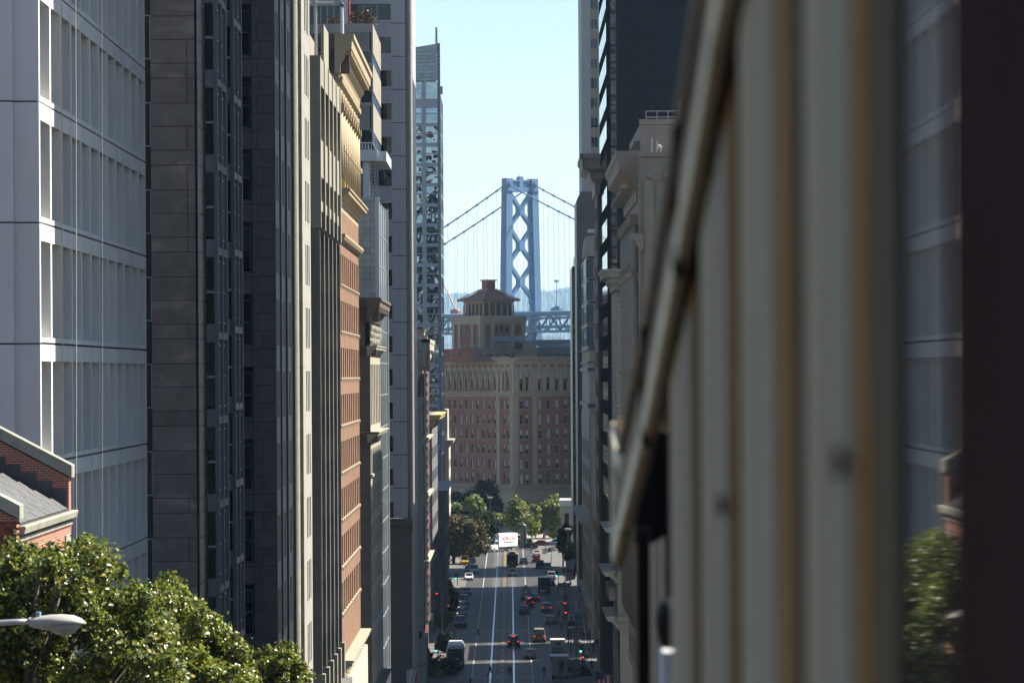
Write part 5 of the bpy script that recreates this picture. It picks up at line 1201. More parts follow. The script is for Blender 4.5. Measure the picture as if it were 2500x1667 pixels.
# ================================================================== suspension bridge
def bridge():
    D = 2310.0; cx = XA(1272, D); be = R(56); ax = Vector((math.cos(be), -math.sin(be), 0)); tr = Vector((math.sin(be), math.cos(be), 0))
    C0 = Vector((cx, D, 0)); t = thing('suspension_bridge', 'haze blue suspension bridge with a cross braced steel tower', 'bridge', (cx, D, 0.2))
    M_br = mat('hazy_bridge_steel', (.11, .22, .40), .55, .08, .05); M_brl = mat('hazy_deck_steel', (.09, .20, .33), .55, .1, .05)  # blue haze of distance put into the steel colours
    z = lambda y: ZA(y, D, 1272)
    zt = z(437)
    off = lambda h: 9.6+ (zt-h)/110.0*2.2
    def P(a, tt, h): v = C0+ax*a+tr*tt; return (v.x, v.y, h)
    def bar(p, q, w1, w2, nm, m=M_br, up=None):
        p, q = Vector(p), Vector(q); d = (q-p).normalized(); s = d.cross(ax).normalized() if abs(d.dot(ax)) < .95 else d.cross(Vector((0, 0, 1))).normalized(); n = s.cross(d)
        mm = MB(); mm.loft([[tuple(c+s*i*w1/2+n*j*w2/2) for i, j in ((-1, -1), (1, -1), (1, 1), (-1, 1))] for c in (p, q)]); return wobj(nm, mm, m, t)
    for sg in (-1, 1):
        hs = [0.2, 60, z(763), z(640), z(472), zt]
        mm = MB(); mm.loft([[P(i*(2.9+.9*(zt-h)/160), sg*off(h)+j*2.3, h) for i, j in ((-1, -1), (-.35, -1), (-.35, -1.12), (.35, -1.12), (.35, -1), (1, -1), (1, 1), (-1, 1))] for h in hs]); wobj('leg', mm, M_br, t)
        mm = MB(); mm.loft([[P(i*3.5, sg*off(h)+j*2.9, h) for i, j in ((-1, -1), (1, -1), (1, 1), (-1, 1))] for h in (z(468), z(466))]); wobj('leg_collar', mm, M_br, t)
        mm = MB(); mm.loft([[P(i*4.2, sg*off(zt)+j*1.2, h) for i, j in ((-1, -1), (1, -1), (1, 1), (-1, 1))] for h in (z(452), z(446))]); wobj('saddle', mm, M_br, t)
    # portal and braces
    def strut(h0, h1, wd, nm='portal_strut'):
        mm = MB(); mm.loft([[P(i*wd, sg*(off(h)-2.2), h) for (i, h) in ((-1, h0), (1, h0), (1, h1), (-1, h1))] for sg in (-1, 1)]); wobj(nm, mm, M_br, t)
    strut(z(470), z(458), 2.2); strut(z(444), z(440), 1.6)
    for k in range(-6, 7):
        if k: 
            a = k*1.15; mm = MB(); mm.loft([[P(i*1.2, a+j*.28, h) for i, j in ((-1, -1), (1, -1), (1, 1), (-1, 1))] for h in (z(458.5), z(443.5))]); wobj('portal_post', mm, M_br, t)
    mm = MB(); mm.loft([[P(i*1.7, j*1.5, h) for i, j in ((-1, -1), (1, -1), (1, 1), (-1, 1))] for h in (z(459), z(432))]); wobj('portal_block', mm, M_br, t)
    wobj('beacon', MB().cyl(P(0, 0, z(432)), P(0, 0, z(427)), .25, n=6), M_br, t)
    nodes = [472, 556, 644, 734]
    for a, b in zip(nodes, nodes[1:]):
        za, zb = z(a), z(b); zm = (za+zb)/2
        for sg in (-1, 1):
            bar(P(0, sg*(off(za)-2), za-.5), P(0, 0, zm+.3), 2.0, 3.2, 'brace'); bar(P(0, 0, zm-.3), P(0, sg*(off(zb)-2), zb+.5), 2.0, 3.2, 'brace')
        mm = MB(); mm.loft([[P(d*2.25, i, zm+j) for i, j in ((-2.1, -1.8), (-1.2, -3.3), (1.2, -3.3), (2.1, -1.8), (2.1, 1.8), (1.2, 3.3), (-1.2, 3.3), (-2.1, 1.8))] for d in (-1, 1)]); wobj('gusset', mm, M_br, t)
    for y in nodes[1:]:
        for sg in (-1, 1):
            mm = MB(); o_ = off(z(y)); mm.loft([[P(d*2.2, sg*(o_-1.6+i), z(y)+j) for i, j in ((.4, -4.5), (-2.0, -1.8), (-2.0, 1.8), (.4, 4.5))] for d in (-1, 1)]); wobj('gusset', mm, M_br, t)
    strut(z(765), z(760), 2.6, 'deck_strut')
    for sg in (-1, 1):
        bar(P(0, sg*(off(z(800))-2), z(812)), P(0, 0, z(842)), 2.6, 4, 'brace'); bar(P(0, 0, z(842)), P(0, sg*(off(20)-2), 20), 2.6, 4, 'brace')
    # cables, hangers, deck trusses
    zd = z(764); zs = z(450)
    def cz(a): s = abs(a); return zs-.36*s+.00026*s*s
    for sg in (-1, 1):
        rings = []
        pts = [P(a, sg*10, cz(a)) for a in range(-640, 641, 10)]
        for a in range(-640, 641, 10):
            c = Vector(P(a, sg*10, cz(a))); rings.append([tuple(c+tr*.45*math.cos(q)+Vector((0, 0, .45*math.sin(q)))) for q in np.linspace(0, 5.236, 6)])
        wobj('main_cable', MB().loft(rings), M_br, t, True)
        hm = None
        for k in range(-24, 25):
            if k == 0: continue
            a = k*11.4; h = cz(a)-zd
            if h < 2: continue
            for d in (-.35, .35):
                wobj('hanger', MB().cyl(P(a+d, sg*10, zd), P(a+d, sg*10, cz(a)), .055, n=4, cap=False), M_br, t)
            cm = Vector(P(a, sg*10, cz(a))); wobj('cable_band', MB().cyl(tuple(cm-Vector((ax.x, ax.y, -.3))*.6), tuple(cm+Vector((ax.x, ax.y, -.3))*.6), .75, n=8), M_br, t)
    a0, a1 = -420, 300
    for (h0, h1, nm, hw) in ((zd-2.3, zd, 'upper_deck', 11.0), (z(803), z(797), 'lower_deck', 10.2)):
        mm = MB(); mm.loft([[P(a, i*hw, h) for i, h in ((-1, h0), (1, h0), (1, h1), (-1, h1))] for a in (a0, a1)]); wobj(nm, mm, M_brl, t)
    ztop, zbot = zd-2.2, z(811)
    for sg in (-1, 1):
        bar(P(a0, sg*10.6, zbot), P(a1, sg*10.6, zbot), 1.3, 1.2, 'bottom_chord', M_brl); bar(P(a0, sg*10.6, z(783)+1.2), P(a1, sg*10.6, z(783)+1.2), .7, .8, 'mid_chord', M_brl)
        n = 0; a = a0
        while a < a1-22:
            bar(P(a, sg*10.6, zbot+.5), P(a+11.4, sg*10.6, ztop), 1.0, .9, 'diagonal', M_brl); bar(P(a+11.4, sg*10.6, ztop), P(a+22.8, sg*10.6, zbot+.5), 1.0, .9, 'diagonal', M_brl)
            bar(P(a+11.4, sg*10.6, zbot+.5), P(a+11.4, sg*10.6, ztop), .6, .6, 'vertical_post', M_brl); bar(P(a+22.8, sg*10.6, zbot+.5), P(a+22.8, sg*10.6, ztop), .6, .6, 'vertical_post', M_brl)
            a += 22.8
    # things on the deck
    def at(px, dd=0): 
        best = None
        for a in range(-400, 300):
            v = C0+ax*a-tr*7; q = VX+v.x*F/v.y
            if best is None or abs(q-px) < best[0]: best = (abs(q-px), a)
        return best[1]
    M_or = mat('orange_paint', (.45, .16, .10), .6, .1)
    a = at(1113); k_ = thing('crane_truck', 'red crane truck with raised boom on the bridge deck', 'crane', P(a, -7, zd))
    wobj('truck_body', MB().loft([[P(a+i*4.5, -7+j*1.3, h) for i, j in ((-1, -1), (1, -1), (1, 1), (-1, 1))] for h in (zd+.5, zd+2.3)]+[[P(a+i*2.5, -7+j*1.2, zd+3.4) for i, j in ((-1, -1), (1, -1), (1, 1), (-1, 1))]]), M_or, k_)
    b2 = at(1083); wobj('boom', MB().cyl(P(a, -7, zd+3), P(b2, -7, z(683)), .55, .35, 6), M_or, k_)
    a = at(1361); k_ = thing('mast_lift', 'thin lift mast with a work basket on the bridge deck', 'lift', P(a, -7, zd))
    wobj('mast', MB().cyl(P(a, -7, zd+1.5), P(a, -7, z(694)), .3, .25, 6), M_br, k_); wobj('basket', MB().loft([[P(a+i*1.1, -7+j*.8, h) for i, j in ((-1, -1), (1, -1), (1, 1), (-1, 1))] for h in (z(694), z(689))]), M_br, k_)
    wobj('truck_body', MB().loft([[P(a+i*5, -7+j*1.3, h) for i, j in ((-1, -1), (1, -1), (1, 1), (-1, 1))] for h in (zd+.4, zd+1.8)]+[[P(a+2.5+i*2, -7+j*1.2, zd+3.3) for i, j in ((-1, -1), (1, -1), (1, 1), (-1, 1))]]), M_br, k_)
    for i, (px, tt, lb) in enumerate(((1381, -10, 'nearer of two slim lamp posts on the bridge deck'), (1385.5, -10, 'farther of two slim lamp posts on the bridge deck'))):
        a = at(px); k_ = thing('bridge_lamp', lb, 'lamp post', P(a, tt, zd), 'lamp posts on the bridge')
        wobj('post', MB().cyl(P(a, tt, zd), P(a, tt, zd+11.5), .14, .1, 5), M_br, k_); wobj('arm', MB().cyl(P(a, tt, zd+11.4), P(a+(-6 if i == 0 else 6), tt, zd+12.3), .12, .2, 5), M_br, k_)
bridge()

# ================================================================== hills across the bay
def hills():
    rng = random.Random(31); m_ = MB(); Y = 15200.0; n = 420; rows = 10; px0, px1 = 700, 1850
    prof = [(700, 716), (1040, 714), (1085, 719), (1120, 715), (1160, 722), (1220, 708), (1260, 706), (1300, 708), (1340, 711), (1370, 705), (1400, 700), (1480, 694), (1850, 700)]
    def top(px):
        for (a, b), (c, d) in zip(prof, prof[1:]):
            if px <= c: return b+(d-b)*(px-a)/(c-a)
        return prof[-1][1]
    rough = [0.0]*(n+1)
    for k in range(1, 7):
        ph = rng.random()*6; fr = 2.2**k*3
        for i in range(n+1): rough[i] += math.sin(i/n*fr*6.28+ph)*3.0/k**1.2
    for j in range(rows+1):
        f = j/rows
        for i in range(n+1):
            px = px0+i*(px1-px0)/n; zt = ZA(top(px)-rough[i]*.22-rng.uniform(0, 2.2)*(px < 1170), Y+1500, 1244)
            m_.v.append((XA(px, Y+1500*f), Y+1500*f, .3+(zt-.3)*math.sin(f*math.pi/2)*(1+rng.uniform(-1, 1)*.03*(f < 1))))
    for j in range(rows):
        for i in range(n): a = j*(n+1)+i; m_.f.append((a, a+1, a+n+2, a+n+1)); m_.m.append(0)
    tag(wobj('hills', m_, mat('hill_scrub', (.07, .085, .05), .9, .3, .004)), 'hills across the bay', kind='structure')
hills()

# ================================================================== trees
def leafmat(name, cols, rough=.35, trans=.25, spec=.6):
    m = bpy.data.materials.new(name); m.use_nodes = True; n = m.node_tree.nodes; L = m.node_tree.links; b = n['Principled BSDF']
    b.inputs['Roughness'].default_value = rough; b.inputs['Specular IOR Level'].default_value = spec
    at = n.new('ShaderNodeAttribute'); at.attribute_name = 'rnd'; cr = n.new('ShaderNodeValToRGB'); L.new(at.outputs['Fac'], cr.inputs[0])
    e = cr.color_ramp.elements; e[0].position = 0; e[0].color = (*cols[0][1], 1); e[1].position = 1; e[1].color = (*cols[-1][1], 1)
    for p, c in cols[1:-1]: x = e.new(p); x.color = (*c, 1)
    L.new(cr.outputs[0], b.inputs['Base Color'])
    tl = n.new('ShaderNodeBsdfTranslucent'); L.new(cr.outputs[0], tl.inputs[0]); mx = n.new('ShaderNodeMixShader'); mx.inputs[0].default_value = trans
    L.new(b.outputs[0], mx.inputs[1]); L.new(tl.outputs[0], mx.inputs[2]); L.new(mx.outputs[0], n['Material Output'].inputs[0])
    return m
def crown_mesh(name, blobs, nl, size, m, seed, up=.5, sub=9, shell=.55, wr=.42):
    """leaf-sized folded faces gathered in clumps through the crown's volume"""
    rg = np.random.default_rng(seed)
    vol = np.array([b[3]*b[4]*b[5] for b in blobs])**.7; cnt = (nl*vol/vol.sum()).astype(int)
    P = []; O = []
    for b, c in zip(blobs, cnt):
        k = max(6, c//22)
        d = rg.normal(size=(k, 3)); d /= np.linalg.norm(d, axis=1)[:, None]
        rr = shell+(1-shell)*rg.random(k)**.6
        cc = d*rr[:, None]*np.array(b[3:6])+np.array(b[:3])
        idx = rg.integers(0, k, c); cs = min(.16*min(b[3:6])+.05, size*2.1)
        q_ = cc[idx]+rg.normal(size=(c, 3))*cs; P.append(q_); O.append((q_-np.array(b[:3]))/np.array(b[3:6]))
    P = np.concatenate(P); O = np.concatenate(O); n = len(P)
    nor = rg.normal(size=(n, 3))*.8+O*.9+np.array([0, 0, up*1.4]); nor /= np.linalg.norm(nor, axis=1)[:, None]
    t = np.cross(nor, rg.normal(size=(n, 3))); t /= np.linalg.norm(t, axis=1)[:, None]; s = np.cross(nor, t)
    sz = size*(.5+.9*rg.random(n)**1.3)[:, None]
    v = np.empty((n, 4, 3)); v[:, 0] = P-t*sz*.5; v[:, 2] = P+t*sz*.5-nor*sz*.08
    v[:, 1] = P+s*sz*wr+nor*sz*.10; v[:, 3] = P-s*sz*wr+nor*sz*.10
    me = bpy.data.meshes.new(name); me.vertices.add(n*4); me.vertices.foreach_set('co', v.reshape(-1))
    f = np.arange(n)[:, None]*4; tri = np.concatenate([f+np.array([[0, 1, 2]]), f+np.array([[0, 2, 3]])], axis=1).reshape(-1)
    me.loops.add(n*6); me.loops.foreach_set('vertex_index', tri.astype(np.int32)); me.polygons.add(n*2); me.polygons.foreach_set('loop_start', np.arange(n*2, dtype=np.int32)*3)
    me.update(calc_edges=True)
    a = me.attributes.new('rnd', 'FLOAT', 'FACE'); a.data.foreach_set('value', np.repeat(rg.random(n), 2).astype(np.float32))
    me.materials.append(m); return me
def tree(name, label, x, y, zg, blobs, nl, size, m, seed, tr=.22, up=.5, wr=.42, group=None, fork=None, shell=.55):
    t = thing(name, label, 'tree', (x, y, zg), group); rng = random.Random(seed)
    zb = min(b[2] for b in blobs); fk = fork or zg+(zb-zg)*.55
    mb = MB()
    mb.loft([[(x+tr*s*math.cos(q), y+tr*s*math.sin(q), h) for q in np.linspace(0, 5.5, 8)] for s, h in ((1.25, zg-.3), (1, zg+.4), (.8, fk))]); wobj('trunk', mb, M_wood, t, True)
    for b in rng.sample(blobs, min(14, len(blobs))):
        for k in range(2):
            e = Vector((b[0]+rng.uniform(-.6, .6)*b[3], b[1]+rng.uniform(-.6, .6)*b[4], b[2]+rng.uniform(-.2, .6)*b[5])); s = Vector((x, y, fk-.2)); mid = s.lerp(e, .5)+Vector((0, 0, .12*(e-s).length))
            l = MB(); rr = [(s, tr*.6), (mid, tr*.38), (e, tr*.1)]
            l.loft([[tuple(c+Vector((r_*math.cos(q), r_*math.sin(q), 0))) for q in np.linspace(0, 5.0, 6)] for c, r_ in rr]); wobj('limb', l, M_wood, t, True)
    put('crown', crown_mesh('crown', blobs, nl, size, m, seed, up, wr=wr, shell=shell), t)
    return t
LM_gloss = leafmat('glossy_leaf', [(0, (.02, .036, .006)), (.45, (.075, .105, .012)), (.8, (.17, .19, .022)), (.965, (.24, .24, .03)), (1, (.34, .20, .03))], .37, .4)
LM_plane = leafmat('plane_leaf', [(0, (.035, .055, .008)), (.5, (.11, .14, .016)), (.92, (.24, .26, .03)), (1, (.34, .24, .04))], .32, .4)
LM_bright = leafmat('bright_leaf', [(0, (.06, .11, .02)), (.6, (.13, .19, .03)), (1, (.24, .27, .06))], .45, .35)
LM_dark = leafmat('shaded_leaf', [(0, (.006, .010, .006)), (.7, (.010, .018, .009)), (1, (.02, .03, .012))], .8, .1, .1)  # near-black leaves: shade is put into the leaf colour
LM_gum = leafmat('gum_leaf', [(0, (.03, .042, .018)), (.6, (.075, .075, .034)), (.92, (.13, .115, .06)), (.96, (.20, .08, .05)), (1, (.35, .05, .03))], .7, .15, .15)
LM_plaza = leafmat('plaza_leaf', [(0, (.05, .075, .015)), (.5, (.13, .16, .03)), (.9, (.22, .24, .05)), (1, (.30, .26, .06))], .5, .35, .3)
def B(px, py, Y, rx, rz, ry=None): return (XA(px, Y, py), Y, ZA(py, Y, px), rx*Y/F, (ry or rx)*Y/F, rz*Y/F)
def street_trees():
    def fill(poly, n, r0, r1, Y, dY, seed):
        rg = random.Random(seed); out = []
        def ins(x, y):
            c = False
            for (x0, y0), (x1, y1) in zip(poly, poly[1:]+poly[:1]):
                if (y0 > y) != (y1 > y) and x < (x1-x0)*(y-y0)/(y1-y0)+x0: c = not c
            return c
        xs = [q[0] for q in poly]; ys_ = [q[1] for q in poly]
        while len(out) < n:
            x, y = rg.uniform(min(xs), max(xs)), rg.uniform(min(ys_), max(ys_))
            if ins(x, y): r_ = rg.uniform(r0, r1); out.append(B(x, y, Y+rg.uniform(-dY, dY), r_, r_*rg.uniform(.55, .95), r_*1.3))
        return out
    Y = 75.0
    bl = fill([(-160, 1360), (20, 1325), (120, 1335), (200, 1322), (255, 1372), (300, 1415), (365, 1440), (395, 1520), (430, 1690), (-160, 1690)], 235, 22, 52, Y, 2.2, 41)
    bl += [B(px, py, Y, 11, 24) for px, py in ((15, 1325), (30, 1312), (98, 1330), (180, 1322), (205, 1312), (225, 1335), (262, 1362), (292, 1392), (318, 1420), (352, 1438), (372, 1452))]
    tree('street_tree', 'glossy leaved street tree nearest the camera, in front of the brick house', -10.2, Y, GZ(Y)+.12, bl, 80000, .105, LM_gloss, 1, .24, .55, shell=.2)
    Y = 95.0
    bl = fill([(355, 1475), (395, 1425), (425, 1425), (450, 1470), (500, 1495), (535, 1545), (575, 1560), (590, 1640), (600, 1690), (330, 1690)], 115, 15, 38, Y, 1.8, 42)
    bl += [B(px, py, Y, 9, 20) for px, py in ((398, 1412), (410, 1400), (385, 1440), (446, 1448), (480, 1472), (512, 1492), (548, 1530), (570, 1545), (586, 1588))]
    tree('street_tree', 'yellowish street tree in the middle of the row, below the glazed bays', -8.9, Y, GZ(Y)+.12, bl, 46000, .11, LM_plane, 2, .22, .5, shell=.2)
    Y = 122.0
    bl = fill([(590, 1650), (615, 1600), (650, 1600), (690, 1580), (720, 1610), (735, 1640), (740, 1690), (580, 1690)], 40, 11, 26, Y, 1.2, 43)
    bl += [B(px, py, Y, 7, 14) for px, py in ((625, 1590), (645, 1585), (682, 1572), (700, 1575), (728, 1618))]
    tree('street_tree', 'smallest yellow green street tree before the sunlit granite column', -7.9, Y, GZ(Y)+.12, bl, 17000, .125, LM_plane, 3, .2, .5, shell=.2)
    # lower street
    Y = 600.0; tree('kerb_tree', 'sunlit green kerb tree beside the white awnings', XA(1052, Y), Y, 2.14, [B(1045, 1530, Y, 26, 22), B(1065, 1518, Y, 22, 16), B(1035, 1545, Y, 18, 14), B(1088, 1505, Y, 12, 12)], 3800, .5, LM_bright, 4, .2)
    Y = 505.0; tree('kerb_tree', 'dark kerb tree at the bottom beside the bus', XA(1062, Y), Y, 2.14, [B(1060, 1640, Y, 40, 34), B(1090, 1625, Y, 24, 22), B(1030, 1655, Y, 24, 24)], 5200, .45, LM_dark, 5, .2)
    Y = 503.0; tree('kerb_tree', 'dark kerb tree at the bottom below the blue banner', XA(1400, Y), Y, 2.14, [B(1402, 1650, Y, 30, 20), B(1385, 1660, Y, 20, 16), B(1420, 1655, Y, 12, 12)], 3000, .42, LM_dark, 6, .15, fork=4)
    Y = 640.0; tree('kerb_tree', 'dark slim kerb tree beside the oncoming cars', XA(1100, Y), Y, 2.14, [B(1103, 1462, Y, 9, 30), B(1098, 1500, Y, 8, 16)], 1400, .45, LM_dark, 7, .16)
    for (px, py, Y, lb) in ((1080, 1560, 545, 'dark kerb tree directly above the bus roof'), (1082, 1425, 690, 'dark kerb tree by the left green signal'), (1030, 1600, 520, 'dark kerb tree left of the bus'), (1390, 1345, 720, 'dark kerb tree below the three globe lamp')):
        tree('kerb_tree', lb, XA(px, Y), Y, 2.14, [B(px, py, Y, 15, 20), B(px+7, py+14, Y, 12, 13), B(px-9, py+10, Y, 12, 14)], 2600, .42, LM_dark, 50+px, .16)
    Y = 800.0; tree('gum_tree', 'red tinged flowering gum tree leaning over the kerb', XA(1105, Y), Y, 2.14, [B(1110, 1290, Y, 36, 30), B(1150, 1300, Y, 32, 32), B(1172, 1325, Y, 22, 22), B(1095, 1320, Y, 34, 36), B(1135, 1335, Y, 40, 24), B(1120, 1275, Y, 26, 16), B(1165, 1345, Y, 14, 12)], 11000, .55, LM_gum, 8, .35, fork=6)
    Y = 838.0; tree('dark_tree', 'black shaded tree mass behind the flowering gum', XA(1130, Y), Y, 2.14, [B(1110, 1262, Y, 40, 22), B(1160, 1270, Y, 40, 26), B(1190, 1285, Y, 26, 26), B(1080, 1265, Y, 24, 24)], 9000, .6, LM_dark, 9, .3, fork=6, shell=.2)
    for i, (px, py, s, lb) in enumerate(((1153, 1228, 1.0, 'bright green plaza tree, tallest of the left pair'), (1110, 1245, .75, 'small bright green plaza tree at the white ornate front'))):
        Y = 900.0+i*6; tree('plaza_tree', lb, XA(px, Y), Y, 2.1, [B(px, py, Y, 20*s, 20*s), B(px-8*s, py+18*s, Y, 20*s, 14*s), B(px+12*s, py+14*s, Y, 15*s, 16*s), B(px, py-14*s, Y, 9*s, 11*s)], 3600, .62, LM_bright, 10+i, .25, group='plaza trees')
    rp = random.Random(77)
    for i, (px, py, w_, h, lb) in enumerate(((1258, 1262, 62, 50, 'broad olive plane tree above the moving truck'), (1348, 1264, 54, 48, 'olive plane tree before the arched base, next to the cream pavilion'))):
        Y = 915.0+i*8; bl = []
        for k in range(17):
            a_ = rp.uniform(0, 6.28); q = rp.random()**.6; bx, by = px+w_*.85*q*math.cos(a_), py+h*.85*q*math.sin(a_)
            bl.append(B(bx, by, Y+rp.uniform(-3, 3), rp.uniform(9, 19), rp.uniform(8, 16)))
        bl += [B(px-4, py-h*.8, Y, 9, 12), B(px, py, Y, w_*.55, h*.6)]
        tree('plaza_tree', lb, XA(px, Y), Y, 2.1, bl, 12000, .55, LM_plaza, 20+i, .3, group='plaza trees', shell=.3, fork=6)
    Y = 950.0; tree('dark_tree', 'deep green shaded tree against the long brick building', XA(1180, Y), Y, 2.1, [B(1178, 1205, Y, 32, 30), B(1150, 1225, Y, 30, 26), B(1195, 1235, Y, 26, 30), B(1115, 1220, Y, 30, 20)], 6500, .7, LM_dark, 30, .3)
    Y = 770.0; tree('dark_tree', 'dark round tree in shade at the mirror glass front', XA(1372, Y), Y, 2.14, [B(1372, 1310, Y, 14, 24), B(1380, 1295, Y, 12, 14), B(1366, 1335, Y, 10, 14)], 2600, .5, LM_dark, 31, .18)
street_trees()

# ================================================================== cobra street lamps
def cobra(label, Yl, px0, px1, py, pole_px, scale=1.0, base=None, group='cobra street lamps'):
    x0, x1 = XA(px0, Yl, py), XA(px1, Yl, py); z = ZA(py, Yl, px1); xp = XA(pole_px, Yl, py); zg = base if base is not None else GZ(Yl)+.12
    t = thing('street_lamp', label, 'street lamp', (xp, Yl, zg), group); L_ = x1-x0; s = abs(L_)/.76; d = 1 if L_ > 0 else -1
    M_l = mat('lamp_enamel', (.44, .425, .385), .45, .12, 6, dirt=((.42, .37, .30), 9, 1, .6)); M_bowl = mat('lamp_bowl', (.34, .335, .30), .2, .1, 8)
    def prof(xs): return [[(x0+d*u*s, Yl+w_*s*math.cos(q), z+s*(zc+ (h1 if math.sin(q) > 0 else h0)*math.sin(q))) for q in np.linspace(0, 2*math.pi, 17)[:-1]] for u, w_, zc, h1, h0 in xs]
    wobj('housing', MB().loft(prof([(0, .05, .035, .04, .04), (.03, .06, .03, .055, .07), (.2, .10, .02, .085, .10), (.3, .14, .02, .10, .115), (.45, .165, .01, .115, .02), (.6, .165, .01, .10, .02), (.7, .11, .008, .06, .015), (.76, .02, .0, .012, .01)])), M_l, t, True)
    wobj('bowl', MB().loft(prof([(.30, .05, .0, .0, .09), (.36, .12, .0, .0, .135), (.48, .145, .0, .0, .165), (.6, .13, .0, .0, .13), (.68, .07, .0, .0, .05), (.70, .02, .0, .0, .01)])), M_bowl, t, True)
    wobj('photocell', MB().cyl((x0+d*.14*s, Yl, z+.09*s), (x0+d*.14*s, Yl, z+.155*s), .035*s, n=12), mat('photocell_blue', (.25, .38, .48), .4, .1), t)
    rings = []; 
    for k in range(13):
        f = k/12; xx = x0+d*.03*s+(xp-x0)*f; zz = z+.03*s-.55*s*f**1.8*abs(xp-x0)/3
        rings.append([(xx, Yl+.036*s*math.cos(q)*(1+f*.6), zz+.036*s*math.sin(q)*(1+f*.6)) for q in np.linspace(0, 5.5, 8)])
    wobj('arm', MB().loft(rings), M_metal if scale == 1 else M_dkmetal, t, True)
    zz = z+.03*s-.55*s*abs(xp-x0)/3
    wobj('pole', MB().cyl((xp, Yl, zg), (xp, Yl, zz+.35), .11, .07, 10), M_dkmetal, t)
cobra('pale cobra head lamp hanging before the nearest street tree', 47.0, 61, 203, 1509, -420)
for (Y, p0, p1, py, pp, lb) in ((560, 1101, 1115, 1432, 1072, 'cobra head lamp on the left pavement above the oncoming cars'), (506, 1092, 1114, 1607, 1045, 'cobra head lamp at the lower left beside the bus'), (562, 1372, 1352, 1471, 1381, 'cobra head lamp on the right beside the guide sign pole'), (720, 1371, 1357, 1388, 1374, 'cobra head lamp on the right past the truck')):
    cobra(lb, Y, p0, p1, py, pp, .5, 2.14)

